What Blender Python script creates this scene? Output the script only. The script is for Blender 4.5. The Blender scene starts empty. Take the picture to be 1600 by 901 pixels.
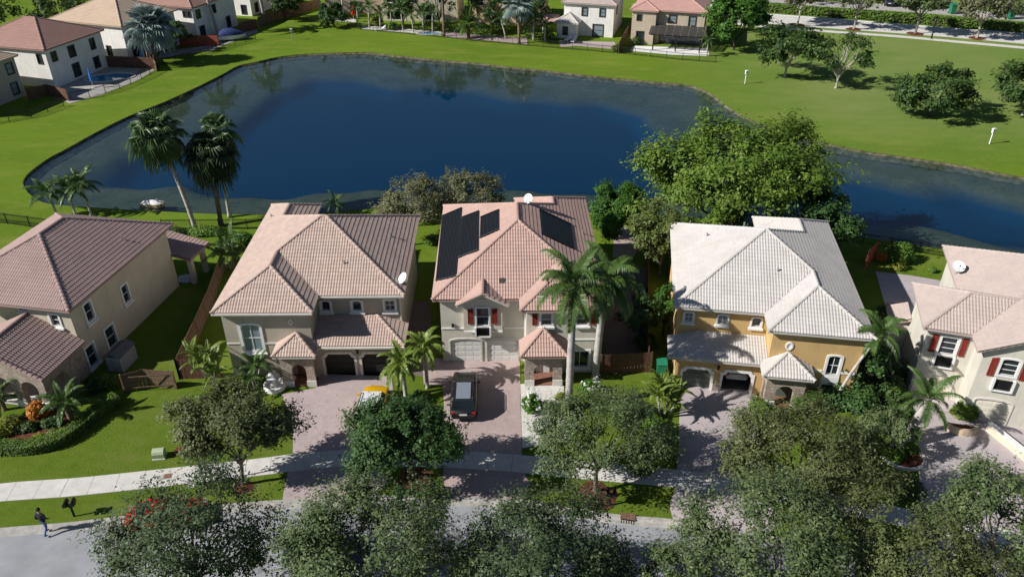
import bpy, bmesh, math, random
import numpy as np
from mathutils import Vector, Matrix
from mathutils.geometry import delaunay_2d_cdt

scene = bpy.context.scene
col = scene.collection
R = math.radians
PI = math.pi

# ------------------------------------------------------------------ camera, sky, sun, exposure
CAM_H, CAM_PITCH, FPX = 36.0, R(31.6), 1233.0
cam_data = bpy.data.cameras.new('camera')
cam_data.sensor_width = 36.0
cam_data.lens = 36.0 * FPX / 1600.0
cam_data.clip_start, cam_data.clip_end = 0.5, 6000.0
cam = bpy.data.objects.new('camera', cam_data)
cam.location = (0, 0, CAM_H)
cam.rotation_euler = (PI / 2 - CAM_PITCH, 0, 0)
col.objects.link(cam)
scene.camera = cam

SUN_ELEV, SHADOW_AZ = R(35), R(16)          # shadows fall towards +x, a little away from the camera
world = bpy.data.worlds.new('World')
scene.world = world
world.use_nodes = True
wn = world.node_tree
sky = wn.nodes.new('ShaderNodeTexSky')
sky.sky_type = 'NISHITA'
sky.sun_disc = False
sky.sun_elevation = SUN_ELEV
sky.air_density, sky.dust_density, sky.ozone_density = 0.8, 0.3, 2.0
bg = wn.nodes['Background']
bg.inputs['Strength'].default_value = 0.05
wn.links.new(sky.outputs[0], bg.inputs[0])
sd = Vector((math.cos(SUN_ELEV) * math.cos(SHADOW_AZ), math.cos(SUN_ELEV) * math.sin(SHADOW_AZ), -math.sin(SUN_ELEV)))
sky.sun_rotation = math.atan2(-sd.x, -sd.y)   # azimuth of the sun measured from +Y towards +X
sun_data = bpy.data.lights.new('sun', 'SUN')
sun_data.energy = 4.9
sun_data.angle = R(0.5)
sun_data.color = (1.0, 0.965, 0.915)
sun = bpy.data.objects.new('sun', sun_data)
sun.rotation_euler = sd.to_track_quat('-Z', 'Y').to_euler()
sun.location = (-40, -20, 80)
col.objects.link(sun)
scene.view_settings.view_transform = 'Standard'
scene.view_settings.look = 'None'
scene.view_settings.gamma = 1.0
scene.view_settings.exposure = 0.32

# ------------------------------------------------------------------ helpers
def at(px, py, z=0.0):
    """Survey helper: ground point (at height z) seen at a point of the 1600x901 survey photo."""
    dx, dy = (px - 800.0) / FPX, -(py - 450.5) / FPX
    c, s = math.cos(CAM_PITCH), math.sin(CAM_PITCH)
    d = (dx, c + dy * s, -s + dy * c)
    t = (z - CAM_H) / d[2]
    return Vector((d[0] * t, d[1] * t, z))

def tag(o, label=None, cat=None, group=None, kind=None):
    if label: o['label'] = label
    if cat: o['category'] = cat
    if group: o['group'] = group
    if kind: o['kind'] = kind
    return o

def link(name, me, mat=None, parent=None, loc=None):
    o = bpy.data.objects.new(name, me)
    col.objects.link(o)
    if mat is not None and len(me.materials) == 0:
        for m in (mat if isinstance(mat, (list, tuple)) else [mat]):
            me.materials.append(m)
    if parent is not None: o.parent = parent
    if loc is not None: o.location = loc
    return o

def thing(name, label, cat, loc=(0, 0, 0), rz=0.0, group=None):
    o = bpy.data.objects.new(name, None)
    o.empty_display_size = 0.3
    col.objects.link(o)
    o.location = loc
    o.rotation_euler = (0, 0, rz)
    return tag(o, label, cat, group)

def dup(root, loc, rz, label, group=None, scale=None):
    """A copy of a thing with copies of its parts and sub-parts."""
    kids = {}
    for c in CHILDREN.get(root.name, []):
        kids[c.name] = CHILDREN.get(c.name, [])
    r = root.copy(); col.objects.link(r)
    r.location = loc; r.rotation_euler = (0, 0, rz); r['label'] = label
    if group: r['group'] = group
    if scale: r.scale = (scale,) * 3 if not isinstance(scale, tuple) else scale
    for c in root.children:
        cc = c.copy(); col.objects.link(cc); cc.parent = r
        for g in c.children:
            gg = g.copy(); col.objects.link(gg); gg.parent = cc
    return r
CHILDREN = {}

class MB:
    """Collects shapes and links them as one mesh object."""
    def __init__(s): s.v = []; s.f = []; s.mi = []
    def add(s, vs, fs, mi=0):
        b = len(s.v)
        s.v.extend([tuple(p) for p in vs])
        for f in fs:
            s.f.append([b + i for i in f]); s.mi.append(mi)
        return s
    def box(s, x0, x1, y0, y1, z0, z1, mi=0):
        return s.add([(x0,y0,z0),(x1,y0,z0),(x1,y1,z0),(x0,y1,z0),(x0,y0,z1),(x1,y0,z1),(x1,y1,z1),(x0,y1,z1)],
                     [(0,3,2,1),(4,5,6,7),(0,1,5,4),(1,2,6,5),(2,3,7,6),(3,0,4,7)], mi)
    def obox(s, c, ax, ay, az, mi=0):
        c = Vector(c); ax = Vector(ax); ay = Vector(ay); az = Vector(az)
        vs = [c + i*ax + j*ay + k*az for k in (-1,1) for j in (-1,1) for i in (-1,1)]
        return s.add(vs, [(0,2,3,1),(4,5,7,6),(0,1,5,4),(1,3,7,5),(3,2,6,7),(2,0,4,6)], mi)
    def quad(s, a, b, c, d, mi=0): return s.add([a,b,c,d], [(0,1,2,3)], mi)
    def poly(s, pts, mi=0): return s.add(pts, [tuple(range(len(pts)))], mi)
    def prism(s, pts, z0, z1, mi=0):
        n = len(pts)
        vs = [(p[0],p[1],z0) for p in pts] + [(p[0],p[1],z1) for p in pts]
        fs = [tuple(range(n-1,-1,-1)), tuple(range(n,2*n))] + [(i,(i+1)%n,n+(i+1)%n,n+i) for i in range(n)]
        return s.add(vs, fs, mi)
    def tube(s, pts, rad, n=6, mi=0, cap=True):
        pts = [Vector(p) for p in pts]
        if not isinstance(rad, (list, tuple)): rad = [rad] * len(pts)
        b = len(s.v); prev = None
        for i, p in enumerate(pts):
            t = (pts[min(i+1,len(pts)-1)] - pts[max(i-1,0)])
            if t.length < 1e-9: t = Vector((0,0,1))
            t.normalize()
            if prev is None:
                a = t.cross(Vector((0.0,1.0,0.0)) if abs(t.y) < 0.9 else Vector((1.0,0.0,0.0)))
            else:
                a = prev - t * prev.dot(t)
            a.normalize(); prev = a
            c = t.cross(a)
            for k in range(n):
                q = p + rad[i] * (math.cos(2*PI*k/n) * a + math.sin(2*PI*k/n) * c)
                s.v.append(tuple(q))
        for i in range(len(pts)-1):
            for k in range(n):
                s.f.append([b+i*n+k, b+i*n+(k+1)%n, b+(i+1)*n+(k+1)%n, b+(i+1)*n+k]); s.mi.append(mi)
        if cap:
            s.f.append([b+k for k in range(n-1,-1,-1)]); s.mi.append(mi)
            e = b+(len(pts)-1)*n
            s.f.append([e+k for k in range(n)]); s.mi.append(mi)
        return s
    def lathe(s, prof, n=12, c=(0,0,0), mi=0):
        b = len(s.v)
        for r, z in prof:
            for k in range(n):
                s.v.append((c[0]+r*math.cos(2*PI*k/n), c[1]+r*math.sin(2*PI*k/n), c[2]+z))
        for i in range(len(prof)-1):
            for k in range(n):
                s.f.append([b+i*n+k, b+i*n+(k+1)%n, b+(i+1)*n+(k+1)%n, b+(i+1)*n+k]); s.mi.append(mi)
        s.f.append([b+k for k in range(n-1,-1,-1)]); s.mi.append(mi)
        e = b+(len(prof)-1)*n
        s.f.append([e+k for k in range(n)]); s.mi.append(mi)
        return s
    def mesh(s, name, smooth=False):
        me = bpy.data.meshes.new(name)
        me.from_pydata(s.v, [], s.f)
        if any(s.mi): me.polygons.foreach_set('material_index', s.mi)
        if smooth: me.polygons.foreach_set('use_smooth', [True]*len(s.f))
        me.update()
        return me
    def build(s, name, mat, parent=None, loc=None, smooth=False):
        return link(name, s.mesh(name, smooth), mat, parent, loc)

def np_mesh(name, V, F, uv=None, smooth=False):
    """Mesh from numpy arrays: V (n,3), F (m,4) quads; uv (m,2) one value per face."""
    me = bpy.data.meshes.new(name)
    n, m = len(V), len(F)
    me.vertices.add(n); me.vertices.foreach_set('co', np.asarray(V, dtype=np.float32).ravel())
    k = F.shape[1]
    me.loops.add(m*k); me.loops.foreach_set('vertex_index', np.asarray(F, dtype=np.int32).ravel())
    me.polygons.add(m)
    me.polygons.foreach_set('loop_start', np.arange(0, m*k, k, dtype=np.int32))
    if smooth: me.polygons.foreach_set('use_smooth', np.ones(m, dtype=bool))
    if uv is not None:
        lay = me.uv_layers.new(name='UVMap')
        lay.data.foreach_set('uv', np.repeat(np.asarray(uv, dtype=np.float32), k, axis=0).ravel())
    me.update(calc_edges=True)
    me.validate()
    return me

# ------------------------------------------------------------------ materials
def nodes_of(m):
    m.use_nodes = True
    nt = m.node_tree
    return nt, nt.nodes, nt.links, nt.nodes['Principled BSDF']

def mixc(nt, fac, a, b):
    n = nt.nodes.new('ShaderNodeMix'); n.data_type = 'RGBA'
    if isinstance(fac, (int, float)): n.inputs[0].default_value = fac
    else: nt.links.new(fac, n.inputs[0])
    for sock, v in ((n.inputs[6], a), (n.inputs[7], b)):
        if isinstance(v, (tuple, list)): sock.default_value = (v[0], v[1], v[2], 1)
        else: nt.links.new(v, sock)
    return n.outputs[2]

def noise(nt, scale, detail=3.0, coord='Object', rough=0.55, vec=None):
    tc = nt.nodes.new('ShaderNodeTexCoord')
    n = nt.nodes.new('ShaderNodeTexNoise')
    n.inputs['Scale'].default_value = scale; n.inputs['Detail'].default_value = detail
    n.inputs['Roughness'].default_value = rough
    nt.links.new(vec if vec is not None else tc.outputs[coord], n.inputs['Vector'])
    return n.outputs[0]

def ramp(nt, fac, lo, hi):
    n = nt.nodes.new('ShaderNodeMapRange')
    n.inputs[1].default_value = lo; n.inputs[2].default_value = hi
    nt.links.new(fac, n.inputs[0])
    return n.outputs[0]

def bump(nt, h, strength, dist, bsdf):
    b = nt.nodes.new('ShaderNodeBump')
    b.inputs['Strength'].default_value = strength; b.inputs['Distance'].default_value = dist
    nt.links.new(h, b.inputs['Height']); nt.links.new(b.outputs[0], bsdf.inputs['Normal'])

def M(name, c, rough=0.8, var=0.12, scale=1.5, bmp=0.0, bscale=30.0, spec=0.3, metal=0.0, second=None, coat=0.0):
    m = bpy.data.materials.new(name)
    nt, N, L, p = nodes_of(m)
    c2 = second or tuple(max(0.0, x * (1 - 2.2 * var)) for x in c)
    c1 = tuple(min(1.0, x * (1 + var)) for x in c)
    if var > 0:
        f = ramp(nt, noise(nt, scale, 5.0), 0.3, 0.7)
        L.new(mixc(nt, f, c1, c2), p.inputs['Base Color'])
    else:
        p.inputs['Base Color'].default_value = (*c, 1)
    p.inputs['Roughness'].default_value = rough
    p.inputs['Specular IOR Level'].default_value = spec
    p.inputs['Metallic'].default_value = metal
    p.inputs['Coat Weight'].default_value = coat
    if 'stucco' in name:      # faint rain streaks and grime
        tc = N.new('ShaderNodeTexCoord'); mp = N.new('ShaderNodeMapping'); mp.inputs['Scale'].default_value = (2.2, 2.2, 0.22)
        L.new(tc.outputs['Object'], mp.inputs[0])
        st = ramp(nt, noise(nt, 1.6, 6.0, vec=mp.outputs[0]), 0.5, 0.8)
        ml = N.new('ShaderNodeMath'); ml.operation = 'MULTIPLY'; ml.inputs[1].default_value = 0.38
        L.new(st, ml.inputs[0])
        base = p.inputs['Base Color'].links[0].from_socket
        L.new(mixc(nt, ml.outputs[0], base, tuple(x * 0.62 for x in c)), p.inputs['Base Color'])
    if name in ('asphalt', 'curb_concrete', 'concrete'):
        st = ramp(nt, noise(nt, 0.5 if name == 'asphalt' else 2.0, 8.0, rough=0.7), 0.48, 0.72)
        ml = N.new('ShaderNodeMath'); ml.operation = 'MULTIPLY'; ml.inputs[1].default_value = 0.5
        L.new(st, ml.inputs[0])
        base = p.inputs['Base Color'].links[0].from_socket
        L.new(mixc(nt, ml.outputs[0], base, (c[0]*0.72, c[1]*0.69, c[2]*0.63)), p.inputs['Base Color'])
    if bmp > 0: bump(nt, noise(nt, bscale, 4.0), bmp, 0.02, p)
    return m

def roof_mat(name, a, b, stain):
    m = bpy.data.materials.new(name)
    nt, N, L, p = nodes_of(m)
    uv = N.new('ShaderNodeUVMap')
    w = N.new('ShaderNodeTexWhiteNoise'); w.noise_dimensions = '2D'
    L.new(uv.outputs[0], w.inputs['Vector'])
    wr = ramp(nt, w.outputs[0], -0.25, 1.25)
    c = mixc(nt, wr, a, b)
    f = ramp(nt, noise(nt, 0.55, 6.0), 0.45, 0.75)
    mul = N.new('ShaderNodeMath'); mul.operation = 'MULTIPLY'; mul.inputs[1].default_value = 0.6
    L.new(f, mul.inputs[0])
    c = mixc(nt, mul.outputs[0], c, tuple(x * 0.86 for x in stain))
    f2 = ramp(nt, noise(nt, 9.0, 4.0), 0.35, 0.75)
    mul2 = N.new('ShaderNodeMath'); mul2.operation = 'MULTIPLY'; mul2.inputs[1].default_value = 0.3
    L.new(f2, mul2.inputs[0])
    c = mixc(nt, mul2.outputs[0], c, tuple(x * 0.75 for x in stain))
    L.new(c, p.inputs['Base Color'])
    p.inputs['Roughness'].default_value = 0.75
    p.inputs['Specular IOR Level'].default_value = 0.25
    return m

def leaf_mat(name, a, b, c=None, trans=0.25, rough=0.55):
    """Two-tone leaves: colour varies leaf by leaf and branch by branch."""
    m = bpy.data.materials.new(name)
    nt, N, L, p = nodes_of(m)
    uv = N.new('ShaderNodeUVMap')
    w = N.new('ShaderNodeTexWhiteNoise'); w.noise_dimensions = '2D'
    L.new(uv.outputs[0], w.inputs['Vector'])
    wl = ramp(nt, w.outputs[0], -0.5, 1.6)
    cc = mixc(nt, wl, a, b)
    f = ramp(nt, noise(nt, 0.9, 4.0), 0.38, 0.66)
    cc = mixc(nt, f, cc, c or tuple(x * 0.7 for x in a))
    L.new(cc, p.inputs['Base Color'])
    p.inputs['Roughness'].default_value = rough
    p.inputs['Specular IOR Level'].default_value = 0.35
    t = N.new('ShaderNodeBsdfTranslucent'); L.new(cc, t.inputs[0])
    mx = N.new('ShaderNodeMixShader'); mx.inputs[0].default_value = trans
    L.new(p.outputs[0], mx.inputs[1]); L.new(t.outputs[0], mx.inputs[2])
    L.new(mx.outputs[0], N['Material Output'].inputs[0])
    return m

def grass_mat(name, a, b, c, dry, scale=1.0):
    m = bpy.data.materials.new(name)
    nt, N, L, p = nodes_of(m)
    tcg = N.new('ShaderNodeTexCoord'); mpg = N.new('ShaderNodeMapping'); mpg.inputs['Scale'].default_value = (0.45, 1.0, 1.0); mpg.inputs['Rotation'].default_value = (0, 0, 0.25)
    L.new(tcg.outputs['Object'], mpg.inputs[0])
    f1 = ramp(nt, noise(nt, 0.1 * scale, 7.0, rough=0.65, vec=mpg.outputs[0]), 0.38, 0.62)
    f2 = ramp(nt, noise(nt, 1.1 * scale, 7.0, rough=0.75), 0.36, 0.64)
    f3 = ramp(nt, noise(nt, 6.0, 4.0, rough=0.8), 0.3, 0.7)
    cc = mixc(nt, f1, a, b)
    mul = N.new('ShaderNodeMath'); mul.operation = 'MULTIPLY'; mul.inputs[1].default_value = 0.55
    L.new(f2, mul.inputs[0])
    cc = mixc(nt, mul.outputs[0], cc, c)
    f4 = ramp(nt, noise(nt, 0.33 * scale, 7.0, rough=0.7, vec=mpg.outputs[0]), 0.5, 0.72)
    mul4 = N.new('ShaderNodeMath'); mul4.operation = 'MULTIPLY'; mul4.inputs[1].default_value = 0.75
    L.new(f4, mul4.inputs[0])
    cc = mixc(nt, mul4.outputs[0], cc, dry)
    mul3 = N.new('ShaderNodeMath'); mul3.operation = 'MULTIPLY'; mul3.inputs[1].default_value = 0.6
    L.new(f3, mul3.inputs[0])
    cc = mixc(nt, mul3.outputs[0], cc, tuple(x * 0.5 for x in c))
    L.new(cc, p.inputs['Base Color'])
    p.inputs['Roughness'].default_value = 0.9
    p.inputs['Specular IOR Level'].default_value = 0.03
    # the park beyond the lake is drier and paler than the watered gardens
    geo = N.new('ShaderNodeNewGeometry'); sp_ = N.new('ShaderNodeSeparateXYZ'); L.new(geo.outputs['Position'], sp_.inputs[0])
    mm = N.new('ShaderNodeMath'); mm.operation = 'MULTIPLY'
    L.new(ramp(nt, sp_.outputs[0], 22, 48), mm.inputs[0]); L.new(ramp(nt, sp_.outputs[1], 84, 106), mm.inputs[1])
    park = mixc(nt, f2, (0.18, 0.245, 0.07), (0.225, 0.25, 0.095))
    park = mixc(nt, f1, park, (0.14, 0.22, 0.05))
    mm2 = N.new('ShaderNodeMath'); mm2.operation = 'MULTIPLY'; mm2.inputs[1].default_value = 0.85
    L.new(mm.outputs[0], mm2.inputs[0])
    cc = mixc(nt, mm2.outputs[0], cc, park)
    front = mixc(nt, f2, (0.09, 0.145, 0.014), (0.125, 0.175, 0.026))       # coarser, darker turf in the front gardens
    front = mixc(nt, mul4.outputs[0], front, (0.155, 0.175, 0.05))
    ml5 = N.new('ShaderNodeMath'); ml5.operation = 'MULTIPLY'; ml5.inputs[1].default_value = 0.75
    L.new(ramp(nt, sp_.outputs[1], 68, 52), ml5.inputs[0])
    cc = mixc(nt, ml5.outputs[0], cc, front)
    L.new(cc, p.inputs['Base Color'])
    bump(nt, noise(nt, 9.0, 5.0, rough=0.8), 0.9, 0.08, p)
    return m

def paver_mat(name, a, b, mortar, sx=0.22, rot=0.6):
    m = bpy.data.materials.new(name)
    nt, N, L, p = nodes_of(m)
    tc = N.new('ShaderNodeTexCoord'); mp = N.new('ShaderNodeMapping')
    mp.inputs['Rotation'].default_value = (0, 0, rot)
    L.new(tc.outputs['Object'], mp.inputs[0])
    br = N.new('ShaderNodeTexBrick')
    br.inputs['Scale'].default_value = 1.0
    br.inputs['Brick Width'].default_value = sx; br.inputs['Row Height'].default_value = sx * 0.55
    br.inputs['Mortar Size'].default_value = 0.012
    br.inputs['Color1'].default_value = (*a, 1); br.inputs['Color2'].default_value = (*b, 1); br.inputs['Mortar'].default_value = (*mortar, 1)
    L.new(mp.outputs[0], br.inputs[0])
    f = ramp(nt, noise(nt, 0.5, 5.0), 0.35, 0.7)
    mul = N.new('ShaderNodeMath'); mul.operation = 'MULTIPLY'; mul.inputs[1].default_value = 0.5
    L.new(f, mul.inputs[0])
    cb = mixc(nt, mul.outputs[0], br.outputs[0], tuple(x * 0.7 for x in b))
    sp2 = ramp(nt, noise(nt, 1.7, 8.0, rough=0.7), 0.52, 0.75)
    ml2 = N.new('ShaderNodeMath'); ml2.operation = 'MULTIPLY'; ml2.inputs[1].default_value = 0.55
    L.new(sp2, ml2.inputs[0])
    cb = mixc(nt, ml2.outputs[0], cb, (b[0]*0.55, b[1]*0.53, b[2]*0.52))
    L.new(cb, p.inputs['Base Color'])
    p.inputs['Roughness'].default_value = 0.85
    p.inputs['Specular IOR Level'].default_value = 0.2
    bump(nt, br.outputs[1], 0.5, -0.01, p)
    return m

def stone_mat(name, a, b, mortar, s=3.0):
    m = bpy.data.materials.new(name)
    nt, N, L, p = nodes_of(m)
    tc = N.new('ShaderNodeTexCoord')
    v = N.new('ShaderNodeTexVoronoi'); v.inputs['Scale'].default_value = s
    L.new(tc.outputs['Object'], v.inputs['Vector'])
    e = N.new('ShaderNodeTexVoronoi'); e.feature = 'DISTANCE_TO_EDGE'; e.inputs['Scale'].default_value = s
    L.new(tc.outputs['Object'], e.inputs['Vector'])
    cc = mixc(nt, v.outputs['Color'], a, b)
    sep = N.new('ShaderNodeSeparateColor'); L.new(v.outputs['Color'], sep.inputs[0])
    cc = mixc(nt, sep.outputs[0], a, b)
    f = ramp(nt, e.outputs[0], 0.02, 0.06)
    L.new(mixc(nt, f, mortar, cc), p.inputs['Base Color'])
    p.inputs['Roughness'].default_value = 0.85
    bump(nt, f, 0.7, 0.03, p)
    return m

MAT = {}
MAT['grass'] = grass_mat('grass_lawn', (0.155, 0.25, 0.02), (0.1, 0.18, 0.018), (0.18, 0.265, 0.03), (0.27, 0.29, 0.06))
MAT['asphalt'] = M('asphalt', (0.325, 0.335, 0.355), 0.9, 0.08, 0.6, 0.4, 60, 0.2)
MAT['concrete'] = M('concrete', (0.62, 0.6, 0.56), 0.85, 0.06, 1.2, 0.2, 40, 0.2)
MAT['curb'] = M('curb_concrete', (0.42, 0.4, 0.37), 0.9, 0.16, 1.6, 0.3, 30, 0.2)
MAT['paver_mauve'] = paver_mat('mauve_pavers', (0.54, 0.43, 0.41), (0.46, 0.38, 0.38), (0.36, 0.31, 0.3))
MAT['paver_pink'] = paver_mat('pink_pavers', (0.52, 0.4, 0.37), (0.44, 0.34, 0.33), (0.35, 0.29, 0.28))
MAT['paver_pale'] = paver_mat('pale_pavers', (0.54, 0.46, 0.46), (0.48, 0.43, 0.44), (0.38, 0.35, 0.35))
MAT['paver_dark'] = paver_mat('shade_brown_pavers', (0.22, 0.17, 0.155), (0.17, 0.14, 0.13), (0.12, 0.1, 0.09))  # brown pavers with the side yard shade darkened into the colour
MAT['mulch'] = M('mulch', (0.17, 0.065, 0.04), 0.95, 0.4, 7.0, 0.9, 30, 0.1)
MAT['bank'] = M('bank_soil', (0.13, 0.11, 0.075), 0.95, 0.35, 1.5, 0.8, 8, 0.1, second=(0.035, 0.045, 0.02))
MAT['white'] = M('white_paint', (0.8, 0.79, 0.77), 0.6, 0.04, 2.0)
MAT['trim'] = M('cream_trim', (0.66, 0.63, 0.58), 0.65, 0.06, 2.0)
MAT['stucco_taupe'] = M('taupe_stucco', (0.46, 0.41, 0.34), 0.9, 0.05, 0.7, 0.35, 40, 0.15)
MAT['stucco_sand'] = M('sand_stucco', (0.6, 0.53, 0.42), 0.9, 0.05, 0.7, 0.35, 40, 0.15)
MAT['stucco_grey'] = M('grey_stucco', (0.63, 0.6, 0.52), 0.9, 0.05, 0.7, 0.35, 40, 0.15)
MAT['stucco_cream'] = M('cream_stucco', (0.62, 0.55, 0.43), 0.9, 0.05, 0.7, 0.35, 40, 0.15)
MAT['stucco_ochre'] = M('ochre_stucco', (0.58, 0.4, 0.18), 0.9, 0.05, 0.7, 0.35, 40, 0.15)
MAT['stucco_white'] = M('white_stucco', (0.8, 0.78, 0.74), 0.9, 0.05, 0.7, 0.35, 40, 0.15)
MAT['stucco_tan'] = M('tan_stucco', (0.5, 0.42, 0.32), 0.9, 0.05, 0.7, 0.3, 40, 0.15)
MAT['stucco_peach'] = M('peach_stucco', (0.66, 0.5, 0.33), 0.9, 0.05, 0.7, 0.3, 40, 0.15)
MAT['stone'] = stone_mat('ledge_stone', (0.46, 0.37, 0.3), (0.3, 0.24, 0.2), (0.27, 0.23, 0.2), 4.0)
MAT['roof_h1'] = roof_mat('mauve_roof_tiles', (0.42, 0.3, 0.275), (0.34, 0.24, 0.22), (0.32, 0.23, 0.21))
MAT['roof_h2'] = roof_mat('beige_pink_roof_tiles', (0.56, 0.44, 0.37), (0.42, 0.3, 0.255), (0.46, 0.37, 0.32))
MAT['roof_h3'] = roof_mat('salmon_roof_tiles', (0.54, 0.37, 0.31), (0.44, 0.29, 0.245), (0.44, 0.31, 0.27))
MAT['roof_h4'] = roof_mat('white_grey_roof_tiles', (0.61, 0.575, 0.54), (0.52, 0.49, 0.46), (0.49, 0.46, 0.43))
MAT['roof_h5'] = roof_mat('sand_pink_roof_tiles', (0.52, 0.43, 0.385), (0.45, 0.36, 0.325), (0.44, 0.37, 0.34))
MAT['roof_fb'] = roof_mat('brown_red_roof_tiles', (0.38, 0.22, 0.18), (0.31, 0.18, 0.15), (0.42, 0.27, 0.23))
MAT['roof_fc'] = roof_mat('tan_roof_tiles', (0.58, 0.44, 0.32), (0.5, 0.38, 0.28), (0.5, 0.4, 0.31))
MAT['roof_fj'] = roof_mat('rose_roof_tiles', (0.55, 0.33, 0.28), (0.48, 0.28, 0.24), (0.46, 0.3, 0.26))
MAT['glass'] = M('window_glass', (0.025, 0.032, 0.04), 0.08, 0.0, spec=0.6)
MAT['glass_pale'] = M('pale_window_glass', (0.2, 0.25, 0.28), 0.12, 0.0, spec=0.6)
MAT['shutter'] = M('red_brown_shutter', (0.24, 0.035, 0.025), 0.6, 0.1, 3)
MAT['garage_dark'] = M('dark_garage_door', (0.028, 0.024, 0.022), 0.6, 0.1, 2)
MAT['garage_white'] = M('white_garage_door', (0.74, 0.73, 0.7), 0.6, 0.03, 2)
MAT['garage_cream'] = M('cream_garage_door', (0.72, 0.67, 0.56), 0.6, 0.03, 2)
MAT['garage_green'] = M('grey_green_garage_door', (0.12, 0.14, 0.11), 0.4, 0.1, 2)
MAT['dark'] = M('dark_interior', (0.02, 0.02, 0.02), 0.9, 0)
MAT['iron'] = M('black_iron', (0.02, 0.02, 0.022), 0.5, 0.1, 5, metal=0.3)
MAT['wood'] = M('fence_wood', (0.2, 0.13, 0.085), 0.85, 0.25, 3, 0.4, 20)
MAT['wood_red'] = M('red_stained_wood', (0.42, 0.1, 0.06), 0.8, 0.2, 3, 0.3, 20)
MAT['wood_brown'] = M('brown_stained_wood', (0.16, 0.08, 0.055), 0.8, 0.2, 3, 0.3, 20)
MAT['solar'] = M('solar_black', (0.012, 0.013, 0.016), 0.45, 0.08, 3, spec=0.3)
MAT['dish'] = M('dish_white', (0.8, 0.8, 0.8), 0.4, 0)
MAT['steel'] = M('galvanised_steel', (0.4, 0.41, 0.42), 0.45, 0.1, 6, metal=0.6)
MAT['bark_grey'] = M('grey_bark', (0.2, 0.175, 0.15), 0.95, 0.3, 4, 0.8, 14)
MAT['bark_pale'] = M('pale_bark', (0.42, 0.38, 0.33), 0.9, 0.25, 4, 0.6, 14)
MAT['bark_dark'] = M('dark_bark', (0.09, 0.07, 0.055), 0.95, 0.3, 4, 0.8, 14)
MAT['palm_trunk'] = M('palm_trunk_grey', (0.46, 0.43, 0.4), 0.9, 0.15, 3, 0.5, 10)
MAT['palm_trunk_brown'] = M('palm_trunk_brown', (0.22, 0.16, 0.11), 0.95, 0.3, 4, 0.8, 12)
MAT['crownshaft'] = M('palm_crownshaft', (0.2, 0.3, 0.06), 0.5, 0.15, 3)
MAT['oak'] = leaf_mat('oak_leaves', (0.12, 0.175, 0.06), (0.185, 0.23, 0.105), (0.065, 0.11, 0.036))
MAT['oak_dark'] = leaf_mat('dusky_oak_leaves', (0.075, 0.12, 0.045), (0.125, 0.165, 0.075), (0.04, 0.075, 0.028))
MAT['oak_olive'] = leaf_mat('olive_oak_leaves', (0.125, 0.15, 0.045), (0.18, 0.195, 0.085), (0.075, 0.105, 0.03))
MAT['mahogany'] = leaf_mat('dark_green_leaves', (0.05, 0.125, 0.03), (0.095, 0.175, 0.045), (0.035, 0.08, 0.02))
MAT['bright'] = leaf_mat('bright_green_leaves', (0.17, 0.27, 0.035), (0.25, 0.34, 0.06), (0.085, 0.17, 0.022), 0.4)
MAT['lime'] = leaf_mat('yellow_green_leaves', (0.17, 0.22, 0.06), (0.23, 0.26, 0.09), (0.09, 0.14, 0.03), 0.35)
MAT['vivid'] = leaf_mat('vivid_green_leaves', (0.075, 0.19, 0.022), (0.11, 0.23, 0.03), (0.04, 0.11, 0.015), 0.3)
MAT['greyolive'] = leaf_mat('grey_olive_leaves', (0.2, 0.205, 0.1), (0.26, 0.25, 0.15), (0.14, 0.16, 0.065), 0.3)
MAT['ficus'] = leaf_mat('dark_park_leaves', (0.045, 0.1, 0.02), (0.1, 0.15, 0.032), (0.03, 0.07, 0.016), 0.2)
MAT['hedge'] = leaf_mat('hedge_leaves', (0.13, 0.25, 0.03), (0.2, 0.32, 0.05), (0.085, 0.17, 0.022), 0.3)
MAT['croton'] = leaf_mat('orange_croton_leaves', (0.55, 0.16, 0.02), (0.5, 0.3, 0.03), (0.4, 0.08, 0.02), 0.25)
MAT['yellowleaf'] = leaf_mat('yellow_shrub_leaves', (0.36, 0.36, 0.04), (0.28, 0.3, 0.04), (0.15, 0.2, 0.03), 0.25)
MAT['flower_white'] = leaf_mat('white_blossom', (0.8, 0.8, 0.76), (0.7, 0.7, 0.66), (0.75, 0.75, 0.7), 0.2)
MAT['frond'] = leaf_mat('palm_frond_green', (0.08, 0.15, 0.034), (0.12, 0.2, 0.045), (0.055, 0.105, 0.024), 0.28, 0.4)
MAT['frond_light'] = leaf_mat('palm_frond_yellow_green', (0.2, 0.28, 0.05), (0.27, 0.32, 0.06), (0.12, 0.2, 0.035), 0.35, 0.4)
MAT['frond_fan'] = leaf_mat('fan_palm_green', (0.085, 0.15, 0.05), (0.13, 0.2, 0.075), (0.055, 0.105, 0.035), 0.2, 0.4)
MAT['frond_dark'] = leaf_mat('palm_frond_dark', (0.035, 0.065, 0.022), (0.055, 0.085, 0.03), (0.025, 0.05, 0.018), 0.15, 0.45)
MAT['frond_silver'] = leaf_mat('palm_frond_silver', (0.24, 0.31, 0.29), (0.32, 0.38, 0.35), (0.16, 0.22, 0.2), 0.15, 0.5)
MAT['bin_green'] = M('green_plastic', (0.02, 0.2, 0.11), 0.5, 0.05, 4)
MAT['utility_green'] = M('pale_green_metal', (0.4, 0.48, 0.3), 0.55, 0.06, 4)
MAT['rubber'] = M('tyre_rubber', (0.02, 0.02, 0.02), 0.85, 0)
MAT['rim'] = M('alloy_rim', (0.5, 0.5, 0.52), 0.3, 0, metal=0.8)
MAT['car_glass'] = M('car_glass', (0.012, 0.016, 0.018), 0.06, 0, spec=0.7)
MAT['head'] = M('headlamp_lens', (0.6, 0.6, 0.62), 0.15, 0)
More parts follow.
